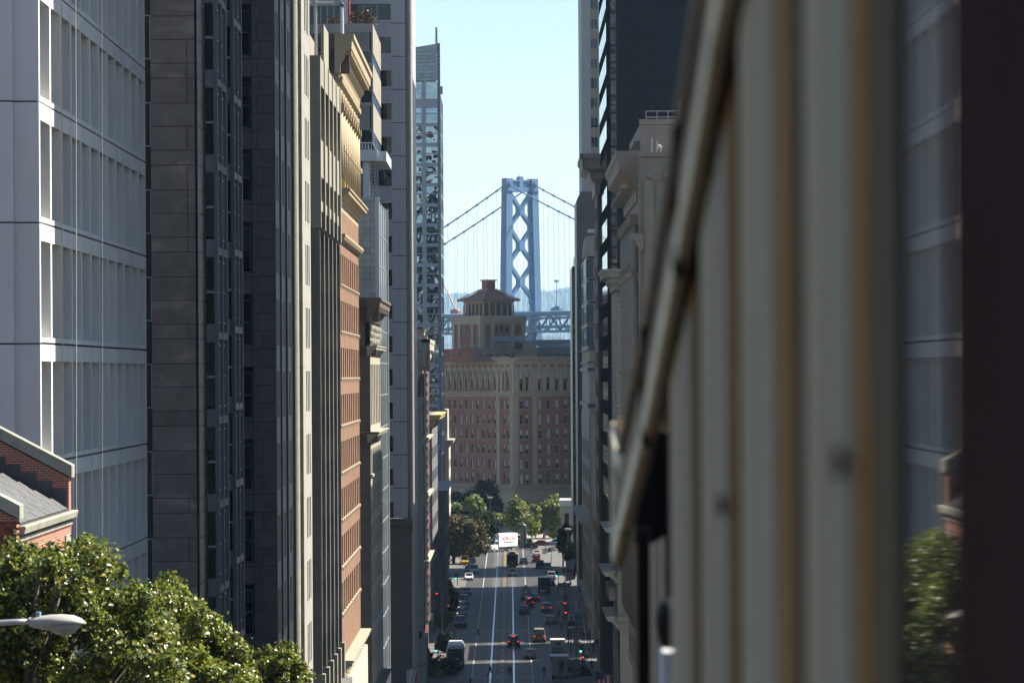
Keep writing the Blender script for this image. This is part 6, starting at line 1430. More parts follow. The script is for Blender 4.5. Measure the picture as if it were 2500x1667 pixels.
# ================================================================== vehicles
def lobj(name, mb, m, parent, smooth=False):
    o = bpy.data.objects.new(name, mb.mesh(name, m, smooth)); COL.objects.link(o); o.parent = parent; WL[o.name] = WL[parent.name]; return o
_mc = {}
def paint(c, rough=.28): 
    k = 'paint_%02x%02x%02x' % c
    return MATS.get(k) or mat(k, lin(c), rough, .06, 3, spec=.6)
ST = {'sedan': (4.6, 1.8, 1.44, .95), 'suv': (4.7, 1.9, 1.76, 1.08), 'van': (5.1, 2.0, 2.08, 1.15), 'wagon': (4.4, 1.78, 1.62, 1.0)}
def car(style, color, label, px, py, ang=0, lights=True, sign=None, X=None, blink=None, group='cars in the street'):
    L_, W, H, hb = ST[style]; Y = YG(py); x = XA(px, Y, py) if X is None else X
    t = thing({'sedan': 'sedan_car', 'suv': 'sport_utility_car', 'van': 'passenger_van', 'wagon': 'estate_car'}[style], label, 'van' if style == 'van' else 'car', (x, Y, 2.035), group, R(ang)); w = W/2
    def ring(y, wb, zb, wm, zm, wt, zt): return [(-wb, y, zb), (wb, y, zb), (wm, y, zm), (wt, y, zt), (-wt, y, zt), (-wm, y, zm)]
    l = L_/2; nose = hb*.86 if style != 'van' else hb*1.02; tail = hb if style != 'sedan' else hb*.98
    key = ('body', style)
    if key not in _mc:
        b = MB(); b.loft([ring(-l, w*.80, .38, w*.86, .6, w*.80, tail*.86), ring(-l+.12, w*.92, .26, w*.97, .6, w*.90, tail), ring(-l+.9, w*.95, .2, w, .62, w*.93, hb), ring(l-1.5, w*.95, .2, w, .62, w*.92, hb*.97), ring(l-.35, w*.92, .24, w*.96, .58, w*.86, nose*.93), ring(l, w*.76, .36, w*.82, .56, w*.7, nose*.72)])
        fy, ry = (l-1.35, -l+.65) if style == 'sedan' else ((l-1.2, -l+.12) if style != 'van' else (l-.85, -l+.06)); tf, tr_ = (fy-.75, ry+.75) if style == 'sedan' else ((fy-.7, ry+.3) if style != 'van' else (fy-.5, ry+.1))
        g = MB(); g.loft([ring(ry, w*.86, hb-.08, w*.86, hb-.02, w*.84, hb), ring(tr_, w*.86, hb-.08, w*.84, (hb+H)/2, w*.70, H-.05), ring(tf, w*.86, hb-.08, w*.84, (hb+H)/2, w*.70, H-.05), ring(fy, w*.84, hb-.1, w*.84, hb-.04, w*.82, hb-.02)])
        r_ = MB(); r_.loft([ring(tr_-.08, w*.70, H-.07, w*.74, H-.04, w*.66, H-.02), ring((tr_+tf)/2, w*.72, H-.06, w*.76, H-.03, w*.66, H), ring(tf+.08, w*.70, H-.07, w*.74, H-.04, w*.66, H-.02)])
        pil = []
        for sx in (-1, 1):
            for (ya, za, yb, zb) in ((ry, hb, tr_, H-.04), (fy, hb-.02, tf, H-.04)):
                p_ = MB(); p_.cyl((sx*w*.855, ya, za), (sx*w*.72, yb, zb), .055, n=6); pil.append(p_)
        wh = MB(); wh.cyl((-.11, 0, 0), (.11, 0, 0), .32, n=16); rm = MB(); rm.cyl((-.12, 0, 0), (.12, 0, 0), .19, n=12)
        tl = MB(); tl.loft([[(sx_, y_, z_) for sx_, z_ in ((-.1, -.08), (.1, -.08), (.1, .08), (-.1, .08))] for y_ in (-.04, .04)])
        pl = MB(); pl.loft([[(a_, y_, z_) for a_, z_ in ((-.26, -.07), (.26, -.07), (.26, .07), (-.26, .07))] for y_ in (-.012, .012)])
        bmp = MB(); bmp.loft([ring(-.1, w*.86, .3, w*.9, .42, w*.88, .54), ring(.1, w*.86, .3, w*.9, .42, w*.88, .54)])
        hs_ = [('wheel', wh), ('rim', rm), ('tail', tl), ('plate', pl), ('bumper', bmp)]
        _mc[key] = (b, g, r_, pil, {k_: v_ for k_, v_ in hs_}, fy, ry)
    b, g, r_, pil, P_, fy, ry = _mc[key]; pm = paint(color)
    lobj('body', b, pm, t, False); lobj('cabin_glass', g, M_glass, t); lobj('roof', r_, pm, t)
    for p_ in pil: lobj('pillar', p_, pm, t)
    for sx in (-1, 1):
        for y in (-l+.85, l-.9):
            o = lobj('wheel', P_['wheel'], M_tyre, t); o.location = (sx*(w-.1), y, .32); o2 = lobj('rim', P_['rim'], M_metal, o)
        o = lobj('tail_lamp', P_['tail'], M_tail if lights else mat('unlit_tail', (.22, .01, .01), .3, 0), t); o.location = (sx*w*.74, -l-.01, tail*.84 if style != 'van' else 1.0)
        o = lobj('headlamp', P_['tail'], M_frwhite if not (blink and sx == blink) else M_head, t); o.location = (sx*w*.66, l-.02, .64)
    o = lobj('number_plate', P_['plate'], M_frwhite, t); o.location = (0, -l-.03, .62)
    o = lobj('bumper', P_['bumper'], M_dkmetal, t); o.location = (0, -l+.06, 0); o = lobj('bumper', P_['bumper'], M_dkmetal, t); o.location = (0, l-.12, 0)
    if lights and style in ('suv', 'van'): o = lobj('brake_lamp', P_['plate'], M_tail, t); o.location = (0, ry+.14, H-.1)
    if sign: s_ = MB(); s_.loft([[(-.3, y_, H), (.3, y_, H), (.2, y_, H+.25), (-.2, y_, H+.25)] for y_ in (-.1, .1)]); lobj('roof_sign', s_, paint(sign), t)
    return t
RT, LT = CX+1.62, CX-1.62
car('suv', (16, 17, 20), 'black car braking over the cable slot, nearest in the right lane', 1246, 1577)
car('sedan', (150, 150, 146), 'silver sedan low in the frame, below the tan van', 1286, 1607, lights=False)
car('van', (150, 128, 92), 'tan passenger van with lit brake lamps', 1309, 1566)
car('sedan', (22, 26, 34), 'dark sedan in the middle lane behind the black car', 1273, 1497, lights=False)
car('suv', (14, 14, 16), 'black car with red lamps just ahead of the dark sedan', 1285, 1481)
car('sedan', (150, 165, 185), 'pale blue sedan between the taxi and the black car', 1277, 1463, lights=False)
car('sedan', (200, 150, 20), 'yellow taxi with roof sign', 1278, 1450, lights=False, sign=(230, 230, 220))
car('wagon', (150, 152, 155), 'silver hatchback with lit tail lamps by the right kerb', 1328, 1493)
car('sedan', (140, 122, 92), 'gold sedan parked by the right kerb', 1338, 1523, lights=False, blink=-1)
car('sedan', (28, 34, 42), 'dark sedan beyond the cable car', 1273, 1377, lights=False)
car('suv', (20, 20, 22), 'black pickup shaped car with red lamps at the far crossing', 1304, 1373)
car('suv', (26, 30, 40), 'dark blue car close to the right kerb at the far crossing', 1313, 1387, lights=False)
car('sedan', (206, 206, 200), 'white taxi waiting at the far crossing', 1305, 1358, lights=False, sign=(230, 190, 40))
car('wagon', (150, 156, 150), 'pale hatchback following the cable car', 1245, 1406, lights=False)
car('sedan', (20, 24, 34), 'dark sedan crossing in front of the plaza', 1284, 1340, ang=90, lights=False)
car('suv', (60, 20, 24), 'dark red car turning behind the crossing sedan', 1272, 1333, ang=80, lights=False)
car('sedan', (205, 205, 205), 'white sedan coming up the left lane under the gum tree', 1139, 1415, ang=180, lights=False)
car('suv', (24, 28, 36), 'dark car coming up below the yellow parcel van', 1147, 1383, ang=180, lights=False)
car('van', (196, 150, 30), 'yellow parcel van at the left kerb under the gum tree', 1129, 1378, ang=180, lights=False)
car('suv', (120, 140, 165), 'pale blue car first in the left kerb queue', 1126, 1474, ang=180, lights=False, blink=1)
car('sedan', (70, 90, 125), 'blue sedan second in the left kerb queue', 1122, 1488, ang=180, lights=False, blink=1)
car('sedan', (84, 74, 62), 'brown sedan third in the left kerb queue', 1119, 1503, ang=180, lights=False, blink=1)
car('suv', (64, 72, 84), 'slate grey car nearest in the left kerb queue', 1117, 1528, ang=180, lights=False)
car('sedan', (215, 216, 214), 'white car half hidden at the plaza kerb', 1352, 1331, ang=60, lights=False)

car('sedan', (36, 38, 44), 'charcoal sedan parked at the right kerb above the truck', 1338, 1432, lights=False)
car('suv', (150, 150, 150), 'silver car parked at the right kerb near the white flag', 1340, 1416, lights=False)
car('sedan', (24, 26, 30), 'black sedan parked third along the far right kerb', 1335, 1402, lights=False)
car('wagon', (90, 94, 100), 'grey hatchback parked at the far right kerb before the barriers', 1331, 1392, lights=False)
car('sedan', (30, 40, 60), 'navy sedan queuing left of the silver hatchback', 1300, 1467)
car('sedan', (120, 30, 26), 'red sedan crossing at the plaza edge', 1312, 1333, ang=88, lights=False)
car('wagon', (190, 190, 186), 'white hatchback crossing behind the moving truck', 1252, 1322, ang=92, lights=False)
car('sedan', (60, 62, 66), 'grey sedan second under the gum tree', 1139, 1397, ang=180, lights=False)
car('sedan', (26, 28, 34), 'black sedan farthest in the left kerb queue', 1133, 1452, ang=180, lights=False)
car('suv', (170, 172, 174), 'white car coming up the left lane past the crossing', 1152, 1398, ang=180, lights=False)

def boxring(x0, x1, y0, y1, z0, z1): 
    m_ = MB(); m_.loft([[(x0, y0, z), (x1, y0, z), (x1, y1, z), (x0, y1, z)] for z in (z0, z1)]); return m_
def wheels(t, w, ys, r=.45):
    wh = MB().cyl((-.14, 0, 0), (.14, 0, 0), r, n=16); rm = MB().cyl((-.15, 0, 0), (.15, 0, 0), r*.55, n=12)
    for sx in (-1, 1):
        for y in ys:
            o = lobj('wheel', wh, M_tyre, t); o.location = (sx*w, y, r); lobj('rim', rm, M_metal, o)
from mathutils import Matrix
def text(name, s, size, m, parent, loc, xaxis=(1, 0, 0), yaxis=(0, 0, 1), bold=0.0, shear=0.0):
    c = bpy.data.curves.new(name, 'FONT'); c.body = s; c.size = size; c.align_x = 'CENTER'; c.align_y = 'CENTER'; c.extrude = .004; c.offset = bold; c.shear = shear; c.materials.append(m)
    tmp = bpy.data.objects.new(name, c); COL.objects.link(tmp); dg = bpy.context.evaluated_depsgraph_get(); me = bpy.data.meshes.new_from_object(tmp.evaluated_get(dg)); bpy.data.objects.remove(tmp)
    o = bpy.data.objects.new(name, me); COL.objects.link(o); o['kind'] = 'stuff'; o.parent = parent; WL[o.name] = WL[parent.name]
    x, y = Vector(xaxis), Vector(yaxis); mt = Matrix((x, y, x.cross(y))).transposed().to_4x4(); mt.translation = Vector(loc); o.matrix_local = mt; return o
def moving_truck():
    Y = YG(1345); M_w = paint((235, 236, 234), .5); t = thing('moving_truck', 'white moving truck with red lettering crossing the street end', 'truck', (XA(1222, Y, 1345), Y, 2.035), None, R(142.4))
    lobj('cargo_box', boxring(-1.25, 1.25, -4.2, 2.9, 1.15, 4.15), M_w, t); lobj('box_rail', boxring(-1.27, 1.27, -4.22, 2.92, 1.05, 1.148), M_metal, t)
    m_ = MB(); m_.loft([[(-1.1, y, z), (1.1, y, z), (1.05, y, zt), (-1.05, y, zt)] for y, z, zt in ((2.95, .6, 2.7), (4.0, .6, 2.75), (4.5, .6, 1.7), (5.3, .62, 1.5), (5.45, .7, 1.2))]); lobj('cab', m_, M_w, t)
    for sx in (-1, 1): o = MB(); o.loft([[(sx*1.085, 3.1, z), (sx*1.09, 4.2, z), (sx*1.10, 4.2, z), (sx*1.10, 3.1, z)] for z in (1.75, 2.45)]); lobj('side_window', o, M_glass, t)
    m_ = MB(); m_.add([(-.95, 4.5, 1.74), (.95, 4.5, 1.74), (.9, 4.09, 2.6), (-.9, 4.09, 2.6)], [(0, 1, 2, 3)]); o = lobj('windscreen', m_, M_glass, t); o.location = (0, .03, .02)
    lobj('chassis', boxring(-.5, .5, -4, 5.2, .5, 1.04), M_dkmetal, t); wheels(t, 1.0, (-2.6, 4.6), .48)
    mr, mbl = mat('red_lettering', (.45, .03, .04), .6, 0), mat('blue_lettering', (.10, .12, .25), .6, 0)
    text('lettering', 'NOR-CAL', 1.2, mr, t, (-1.262, -.6, 2.95), (0, -1, 0), bold=.012, shear=.25); text('lettering', 'MOVING SERVICES', .42, mbl, t, (-1.262, -.6, 2.1), (0, -1, 0), bold=.01)
    text('lettering', 'NOR-CAL', .42, mr, t, (0, 2.912, 3.4), (-1, 0, 0), bold=.02, shear=.2); text('lettering', 'MOVING SERVICES', .19, mbl, t, (0, 2.912, 3.08), (-1, 0, 0))
moving_truck()
def bus():
    Y = YG(1624); t = thing('city_bus', 'pale roofed city bus facing up the street at the left kerb', 'bus', (XA(1104, Y, 1624), Y, 2.035), None, R(180)); M_b = paint((150, 152, 150), .4)
    m_ = MB(); m_.loft([[(-1.25, y, .35), (1.25, y, .35), (1.25, y, 2.5), (1.1, y, 3.0), (-1.1, y, 3.0), (-1.25, y, 2.5)] for y in (-6, 5.85)]+[[(-1.1, 6, .4), (1.1, 6, .4), (1.1, 6, 2.4), (1.0, 6, 2.9), (-1.0, 6, 2.9), (-1.1, 6, 2.4)]]); lobj('body', m_, M_b, t)
    lobj('roof_pod', boxring(-.95, .95, -5, 5.2, 3.0, 3.28), M_frwhite, t); lobj('windscreen', boxring(-1.05, 1.05, 6.0, 6.02, 1.15, 2.35), M_glassb, t); lobj('destination_sign', boxring(-.9, .9, 6.0, 6.03, 2.42, 2.8), M_dark, t)
    for sx in (-1, 1):
        for k in range(6): lobj('side_window', boxring(*(sorted((sx*1.25, sx*1.265))), -5.4+k*1.8, -3.8+k*1.8, 1.3, 2.35), M_glass, t)
        lobj('headlamp', boxring(sx*.8-.15, sx*.8+.15, 6.0, 6.03, .6, .8), M_frwhite, t)
    wheels(t, 1.12, (-3.6, 3.4), .48)
bus()
def mail_truck():
    Y = YG(1612); t = thing('mail_truck', 'white mail truck with blue emblem stopped at the right kerb', 'truck', (XA(1353, Y, 1612), Y, 2.035)); M_w = paint((196, 194, 186), .5)
    lobj('cargo_box', boxring(-1.0, 1.0, -3.0, 1.0, .8, 3.0), M_w, t); lobj('roof_rim', boxring(-1.06, 1.06, -3.05, 1.05, 3.0, 3.12), M_w, t); lobj('rear_door', boxring(-.8, .8, -3.03, -3.001, .9, 2.2), mat('rear_door_grey', (.28, .28, .28), .5, .1), t)
    e = MB(); e.add([(-.42, -3.04, 2.42), (.25, -3.04, 2.42), (.36, -3.04, 2.6), (-.18, -3.04, 2.62), (.42, -3.04, 2.82), (-.3, -3.04, 2.82)], [(0, 1, 2, 3), (3, 2, 4, 5)]); lobj('emblem', e, mat('emblem_blue', (.06, .10, .32), .5, 0), t)
    m_ = MB(); m_.loft([[(-1, y, .5), (1, y, .5), (.95, y, zt), (-.95, y, zt)] for y, zt in ((1.02, 2.2), (1.7, 2.2), (2.2, 1.4), (3.0, 1.25))]); lobj('cab', m_, M_w, t)
    lobj('bumper', boxring(-1.0, 1.0, -3.12, -2.9, .45, .7), M_dkmetal, t); wheels(t, .85, (-2, 2.2), .42)
    for sx in (-1, 1): lobj('tail_lamp', boxring(sx*.88-.06, sx*.88+.06, -3.03, -3.0, 1.0, 1.5), mat('unlit_tail', (.22, .01, .01), .3, 0), t)
    Y = YG(1655); t = thing('delivery_van', 'grey white delivery van with open dark rear doorway at the bottom right', 'van', (XA(1358, Y, 1655), Y, 2.035)); M_v = paint((170, 172, 172), .5)
    g = grid([-1.05, -.1, .55, 1.05], [.55, .75, 2.45, 2.95], {(1, 1)}, 2.6, back=4.6); o = lobj('cargo_body', g, M_v, t); o.location = (0, -2.4, 0)
    lobj('roof', boxring(-1.25, 1.2, -2.5, 2.3, 2.951, 3.12), M_frwhite, t); lobj('cab', boxring(-1.0, 1.0, 2.21, 3.4, .5, 1.9), M_v, t); lobj('floor', boxring(-1, 1, -2.3, 2.2, .5, .56), M_dark, t); lobj('back_wall', boxring(-1, 1, .3, .34, .6, 2.9), M_dark, t)
    wheels(t, .9, (-1.6, 2.4), .42)
    Y = YG(1447); t = thing('flatbed_truck', 'black shaded truck with stake sides left of the guide sign', 'truck', (XA(1322, Y, 1447), Y, 2.035)); M_k = paint((20, 20, 22), .6)
    lobj('cargo_box', boxring(-1.15, 1.15, -3.2, 1.4, .95, 3.05), M_k, t); lobj('cab', boxring(-1.05, 1.05, 1.6, 3.2, .6, 2.5), M_k, t); wheels(t, .95, (-2, 2.4), .46); lobj('tailboard', boxring(-1.1, 1.1, -3.3, -3.22, .7, 1.6), mat('dull_orange', (.16, .05, .03), .7, .1), t)
    for k in range(5): lobj('stake', boxring(-1.0+k*.5-.05, -1.0+k*.5+.05, -3.28, -3.21, 1.7, 3.0), M_dkmetal, t)
    for sx in (-1, 1): lobj('tail_lamp', boxring(sx*.95-.07, sx*.95+.07, -3.36, -3.31, .8, .95), mat('unlit_tail', (.22, .01, .01), .3, 0), t)
mail_truck()
def far_cable_car():
    Y = YG(1384); t = thing('street_cable_car', 'dark cable car running down the middle of the street', 'cable car', (RT, Y, 2.035)); M_c = mat('maroon_coach', (.05, .018, .015), .4, .15, 2); M_r = mat('coach_roof', (.16, .15, .13), .7, .1, 1)
    lobj('lower_body', boxring(-1.2, 1.2, -4, 4, .5, 1.35), M_c, t)
    for sx in (-1, 1):
        for k in range(9): lobj('post', boxring(sx*1.12-.06, sx*1.12+.06, -3.9+k*.95, -3.78+k*.95, 1.35, 2.7), M_c, t)
        for k in range(8): lobj('side_window', boxring(*sorted((sx*1.10, sx*1.115)), -3.77+k*.95, -2.96+k*.95, 1.45, 2.6), M_glass, t)
    for k in range(3): lobj('end_window', boxring(-1.0+k*.69, -.4+k*.69, -3.93, -3.90, 1.45, 2.55), M_glass, t)
    m_ = MB(); m_.loft([[(x, y, z) for x, z in ((-1.3, 2.7), (1.3, 2.7), (1.3, 2.82), (.75, 3.02), (-.75, 3.02), (-1.3, 2.82))] for y in (-4.4, 4.4)]); lobj('roof', m_, M_r, t)
    m_ = MB(); m_.loft([[(x, y, z) for x, z in ((-.7, 3.03), (.7, 3.03), (.7, 3.3), (.35, 3.42), (-.35, 3.42), (-.7, 3.3))] for y in (-3.6, 3.6)]); lobj('clerestory', m_, M_r, t)
    for y in (-3.86, 3.8): lobj('end_panel', boxring(-1.1, 1.1, y, y+.05, 1.352, 2.69), M_c, t)
    lobj('truck_frame', boxring(-.8, .8, -3, 3, .15, .5), M_dkmetal, t); o = MB().cyl((0, -4.02, 1.0), (0, -4.12, 1.0), .16, n=12); lobj('end_lamp', o, M_metal, t)
far_cable_car()

# ================================================================== people
def person(label, px, py, top, bot, ang=0, stride=.35, arm=.3, h=1.74, hair=(.02, .015, .01), zg=2.04):
    Y = YG(py) if zg < 2.1 else (CZ-zg)*F/(py-VY); x = XA(px, Y, py)
    k = h/1.75
    v = [(0, 0, .95), (0, 0, 1.15), (0, 0, 1.38), (0, 0, 1.50), (0, .01, 1.58), (0, .02, 1.70),
         (.1, 0, .9), (.11, stride*.5, .50), (.11, stride*.75, .08), (.11, stride*.75+.14, .04),
         (-.1, 0, .9), (-.11, -stride*.35, .50), (-.11, -stride*.9, .10), (-.11, -stride*.9+.13, .05),
         (.19, 0, 1.42), (.26, -arm*.5, 1.14), (.25, -arm*.3, .90), (.25, -arm*.22, .80), (-.19, 0, 1.42), (-.26, arm*.5, 1.14), (-.25, arm*.8, .92), (-.25, arm*.95, .83)]
    e = [(0, 1), (1, 2), (2, 3), (3, 4), (4, 5), (0, 6), (6, 7), (7, 8), (8, 9), (0, 10), (10, 11), (11, 12), (12, 13), (2, 14), (14, 15), (15, 16), (16, 17), (2, 18), (18, 19), (19, 20), (20, 21)]
    r = [(.15, .11), (.14, .10), (.16, .11), (.06, .06), (.085, .10), (.075, .085), (.095, .10), (.06, .065), (.045, .05), (.045, .03), (.095, .10), (.06, .065), (.045, .05), (.045, .03), (.06, .06), (.045, .045), (.035, .035), (.03, .04), (.06, .06), (.045, .045), (.035, .035), (.03, .04)]
    me = bpy.data.meshes.new('person'); me.from_pydata([tuple(c*k for c in p) for p in v], e, [])
    m = bpy.data.materials.new('clothes'); m.use_nodes = True; n = m.node_tree.nodes; L = m.node_tree.links; b = n['Principled BSDF']; b.inputs['Roughness'].default_value = .85
    tc = n.new('ShaderNodeTexCoord'); s = n.new('ShaderNodeSeparateXYZ'); L.new(tc.outputs['Object'], s.inputs[0]); dv = n.new('ShaderNodeMath'); dv.operation = 'DIVIDE'; L.new(s.outputs[2], dv.inputs[0]); dv.inputs[1].default_value = 1.85*k
    cr = n.new('ShaderNodeValToRGB'); cr.color_ramp.interpolation = 'CONSTANT'; L.new(dv.outputs[0], cr.inputs[0]); el = cr.color_ramp.elements
    el[0].position = 0; el[0].color = (.02, .02, .02, 1); el[1].position = .05; el[1].color = (*lin(bot), 1)
    for p_, c in ((.51, lin(top)), (.815, (.42, .27, .2)), (.925, hair)): q = el.new(p_); q.color = (*c, 1)
    L.new(cr.outputs[0], b.inputs['Base Color']); me.materials.append(m)
    o = put('person', me, None, (x, Y, zg), R(ang)); tag(o, label, 'person', 'people on the street')
    o.modifiers.new('skin', 'SKIN'); sv = me.skin_vertices[0].data
    for i, q in enumerate(r): sv[i].radius = (q[0]*k, q[1]*k)
    sv[0].use_root = True
    sd = o.modifiers.new('sub', 'SUBSURF'); sd.levels = 1; sd.render_levels = 1
    return o
person('person in dark clothes striding across the upper crossing', 1160, 1557, (22, 22, 26), (18, 18, 22), 90, .5)
person('person in black striding along the left cable slot', 1189, 1652, (20, 20, 24), (16, 16, 20), 95, .62, .45)
person('person in a dark jacket standing on the right cable track', 1236, 1654, (30, 26, 24), (20, 20, 24), 170, .15, .1)
person('person in a dark top with pale trousers crossing right of the tracks', 1320, 1655, (24, 24, 28), (120, 112, 92), 180, .2, .15)
person('person in a blue shirt behind the delivery van', 1347, 1657, (40, 80, 170), (24, 26, 34), 0, .15, .2)
person('person in khaki beside the open delivery van', 1359, 1660, (110, 100, 80), (104, 96, 78), 180, .2, .2)
person('person in a dark blue jacket at the bottom crosswalk left', 1140, 1679, (30, 38, 62), (22, 24, 34), 90, .4)
person('person in a white shirt walking on the right pavement', 1424, 1615, (168, 170, 176), (20, 20, 24), 180, .25, .3, zg=2.15)
person('person in black near the shop sign on the right pavement', 1441, 1594, (18, 18, 20), (16, 16, 18), 0, .2, zg=2.15)
person('person in a dark coat beneath the no left turn sign', 1419, 1566, (20, 20, 22), (18, 18, 20), 0, .2, zg=2.15)
person('person in dark clothes with pale bag on the right pavement', 1429, 1569, (34, 32, 34), (16, 16, 20), 180, .25, zg=2.15)
person('person in a pale top further up the right pavement', 1379, 1487, (140, 142, 150), (20, 22, 30), 180, .25, zg=2.15)
person('person in dark clothes on the left pavement under the awnings', 1012, 1612, (22, 22, 26), (16, 16, 20), 180, .3, zg=2.15)
person('person in dark red at the far crossing', 1292, 1350, (90, 24, 22), (26, 26, 30), 90, .35)
person('person in white walking before the plaza', 1286, 1305, (200, 200, 200), (40, 44, 60), 90, .35)
person('person in black walking before the plaza', 1303, 1318, (20, 20, 24), (16, 16, 18), 90, .35)

for (lb, px, py, a_, b_, an) in (('person in grey at the kerb beside the gold sedan', 1362, 1540, (90, 92, 96), (24, 24, 30), 0), ('person in a red jacket under the guide sign', 1376, 1476, (120, 28, 26), (22, 22, 26), 180), ('person in tan by the upper lamp post banners', 1408, 1552, (130, 112, 84), (30, 30, 34), 180), ('person in black waiting at the right kerb by the silver hatchback', 1358, 1508, (16, 16, 18), (14, 14, 18), 90), ('person in a light blue shirt on the far right pavement', 1372, 1440, (120, 150, 185), (28, 30, 40), 180), ('person in white on the left pavement by the copy shop', 1066, 1520, (190, 190, 186), (40, 40, 50), 0), ('person in navy on the left pavement behind the kerb queue', 1090, 1500, (28, 34, 60), (20, 20, 26), 180), ('person in black at the right bottom corner by the flag', 1436, 1640, (18, 18, 20), (16, 16, 20), 0)):
    person(lb, px, py, a_, b_, an, .25, .25, zg=2.15)

# ================================================================== signals, signs, banners, flags
def signal(label, px, py, Y, lit, base=2.14, pole=True, h=.95):
    x, z = XA(px, Y, py), ZA(py, Y, px); zz = {'green': z, 'red': z-.62}[lit]
    t = thing('traffic_signal', label, 'traffic light', (x, Y, base), 'traffic signals'); M_s = mat('signal_black', (.015, .016, .015), .6, .1)
    wobj('head', wbox(MB(), x-.2, x+.2, Y, Y+.25, zz-.25, zz+.9), M_s, t)
    for k, c in enumerate(('green', 'amber', 'red')):
        wobj('lens', MB().cyl((x, Y-.02, zz+k*.31), (x, Y-.06, zz+k*.31), .16, .14, 12), (M_green if c == 'green' else M_red) if c == lit else mat('unlit_lens', (.03, .03, .03), .3, 0), t)
        wobj('visor', MB().cyl((x, Y-.005, zz+k*.31+.15), (x, Y-.22, zz+k*.31+.15), .15, .13, 8), M_s, t)
    if pole: wobj('pole', MB().cyl((x+.32, Y+.12, base), (x+.32, Y+.12, zz+1.0), .07, n=8), M_dkmetal, t); wobj('bracket', wbox(MB(), x+.15, x+.34, Y+.08, Y+.16, zz+.3, zz+.4), M_dkmetal, t)
for a in (('green signal beside the bus', 1056, 1585, 512, 'green'), ('green signal on the right pavement near the banner', 1410, 1590, 512, 'green'), ('red signal under the tan streetlight on the left', 1089, 1476, 640, 'red'), ('stacked red signal beside the copy shop', 1060, 1446, 600, 'red'), ('red signal by the guide sign pole', 1373, 1473, 575, 'red'), ('small red hand signal above the portrait banner', 1374, 1496, 570, 'red'), ('red signal at the lower blue banner', 1414, 1605, 508, 'red'), ('green signal under the gum tree', 1107, 1409, 700, 'green'), ('green signal beyond the second cobra lamp', 1353, 1406, 705, 'green'), ('green signal at the far crossing by the plane tree', 1337, 1350, 800, 'green'), ('red signal high before the plane trees', 1323, 1304, 840, 'red')): signal(*a)
M_sgn = mat('sign_green', (.02, .15, .07), .5, .05); M_wl = mat('white_lettering', (.7, .7, .7), .6, 0)
def plate(name, label, cat, px0, px1, py0, py1, Y, m, txt=None, ts=.5, tm=None, pole_px=None, base=2.14, extra=None, group=None, thick=.05):
    x0, x1, z0, z1 = XA(px0, Y, py0), XA(px1, Y, py0), ZA(py1, Y, px0), ZA(py0, Y, px0); xp = XA(pole_px, Y, py1) if pole_px else (x0+x1)/2
    t = thing(name, label, cat, (xp, Y, base), group)
    wobj('panel', wbox(MB(), x0, x1, Y, Y+thick, z0, z1), m, t)
    wobj('pole', MB().cyl((xp, Y+.15, base), (xp, Y+.15, z1+.1), .07, n=8), M_dkmetal, t)
    if not (min(x0, x1)-.1 < xp < max(x0, x1)+.1): wobj('arm', wbox(MB(), min(xp, x0), max(xp, x1), Y+.1, Y+.18, (z0+z1)/2-.05, (z0+z1)/2+.05), M_dkmetal, t)
    if txt: w_ = t; text('lettering', txt, ts, tm or M_wl, t, ((x0+x1)/2-xp, -.012, (z0+z1)/2-base))
    return t, x0, x1, z0, z1, xp
plate('street_name_sign', 'green street name sign reading Sansome', 'sign', 1381, 1416, 1536.5, 1546, 506, M_sgn, 'Sansome', .42, pole_px=1386)
plate('street_name_sign', 'green street name sign reading Battery, above the guide sign', 'sign', 1356, 1386, 1423.5, 1432, 690, M_sgn, 'Battery', .52, pole_px=1371)
t_, x0, x1, z0, z1, xp = plate('guide_sign', 'green direction sign with three white arrow lines', 'sign', 1355, 1385, 1434, 1454, 600, M_sgn, pole_px=1370)
for k in range(3):
    zc = z1-(k+.5)*(z1-z0)/3; wobj('sign_line', wbox(MB(), x0+.15, x0+1.1, 599.985, 599.995, zc-.08, zc+.08), M_wl, t_)
    a_ = MB(); a_.prism([(x1-.55, zc-.05), (x1-.3, zc-.05), (x1-.3, zc-.14), (x1-.1, zc), (x1-.3, zc+.14), (x1-.3, zc+.05), (x1-.55, zc+.05)], 0.004, .012); fobj('sign_arrow', a_, M_wl, t_, Fr(0, 600, 0, 0))
    if k < 2: wobj('sign_rule', wbox(MB(), x0+.04, x1-.04, 599.985, 599.995, z1-(k+1)*(z1-z0)/3-.03, z1-(k+1)*(z1-z0)/3+.03), M_wl, t_)
t_, x0, x1, z0, z1, xp = plate('no_left_turn_sign', 'white no left turn sign below the Sansome sign', 'sign', 1392, 1406, 1546.5, 1570, 505, M_frwhite, pole_px=1399)
cx_, cz_, r_ = (x0+x1)/2, z1-.42, .34
o_ = [(cx_+r_*math.cos(q), cz_+r_*math.sin(q)) for q in np.linspace(0, 2*math.pi, 25)]; i_ = [(cx_+.77*r_*math.cos(q), cz_+.77*r_*math.sin(q)) for q in np.linspace(2*math.pi, 0, 25)]
fobj('red_ring', MB().prism(o_+i_, .004, .012), mat('sign_red', (.4, .03, .03), .5, 0), t_, Fr(0, 505, 0, 0))
fobj('turn_arrow', MB().prism([(cx_+.06, cz_-.2), (cx_+.14, cz_-.2), (cx_+.14, cz_+.12), (cx_-.08, cz_+.12), (cx_-.08, cz_+.2), (cx_-.22, cz_+.08), (cx_-.08, cz_-.04), (cx_-.08, cz_+.04), (cx_+.06, cz_+.04)], .004, .014), M_dark, t_, Fr(0, 505, 0, 0))
fobj('red_slash', MB().prism([(cx_-.27, cz_+.2), (cx_-.2, cz_+.27), (cx_+.27, cz_-.2), (cx_+.2, cz_-.27)], .013, .018), MATS['sign_red'], t_, Fr(0, 505, 0, 0))
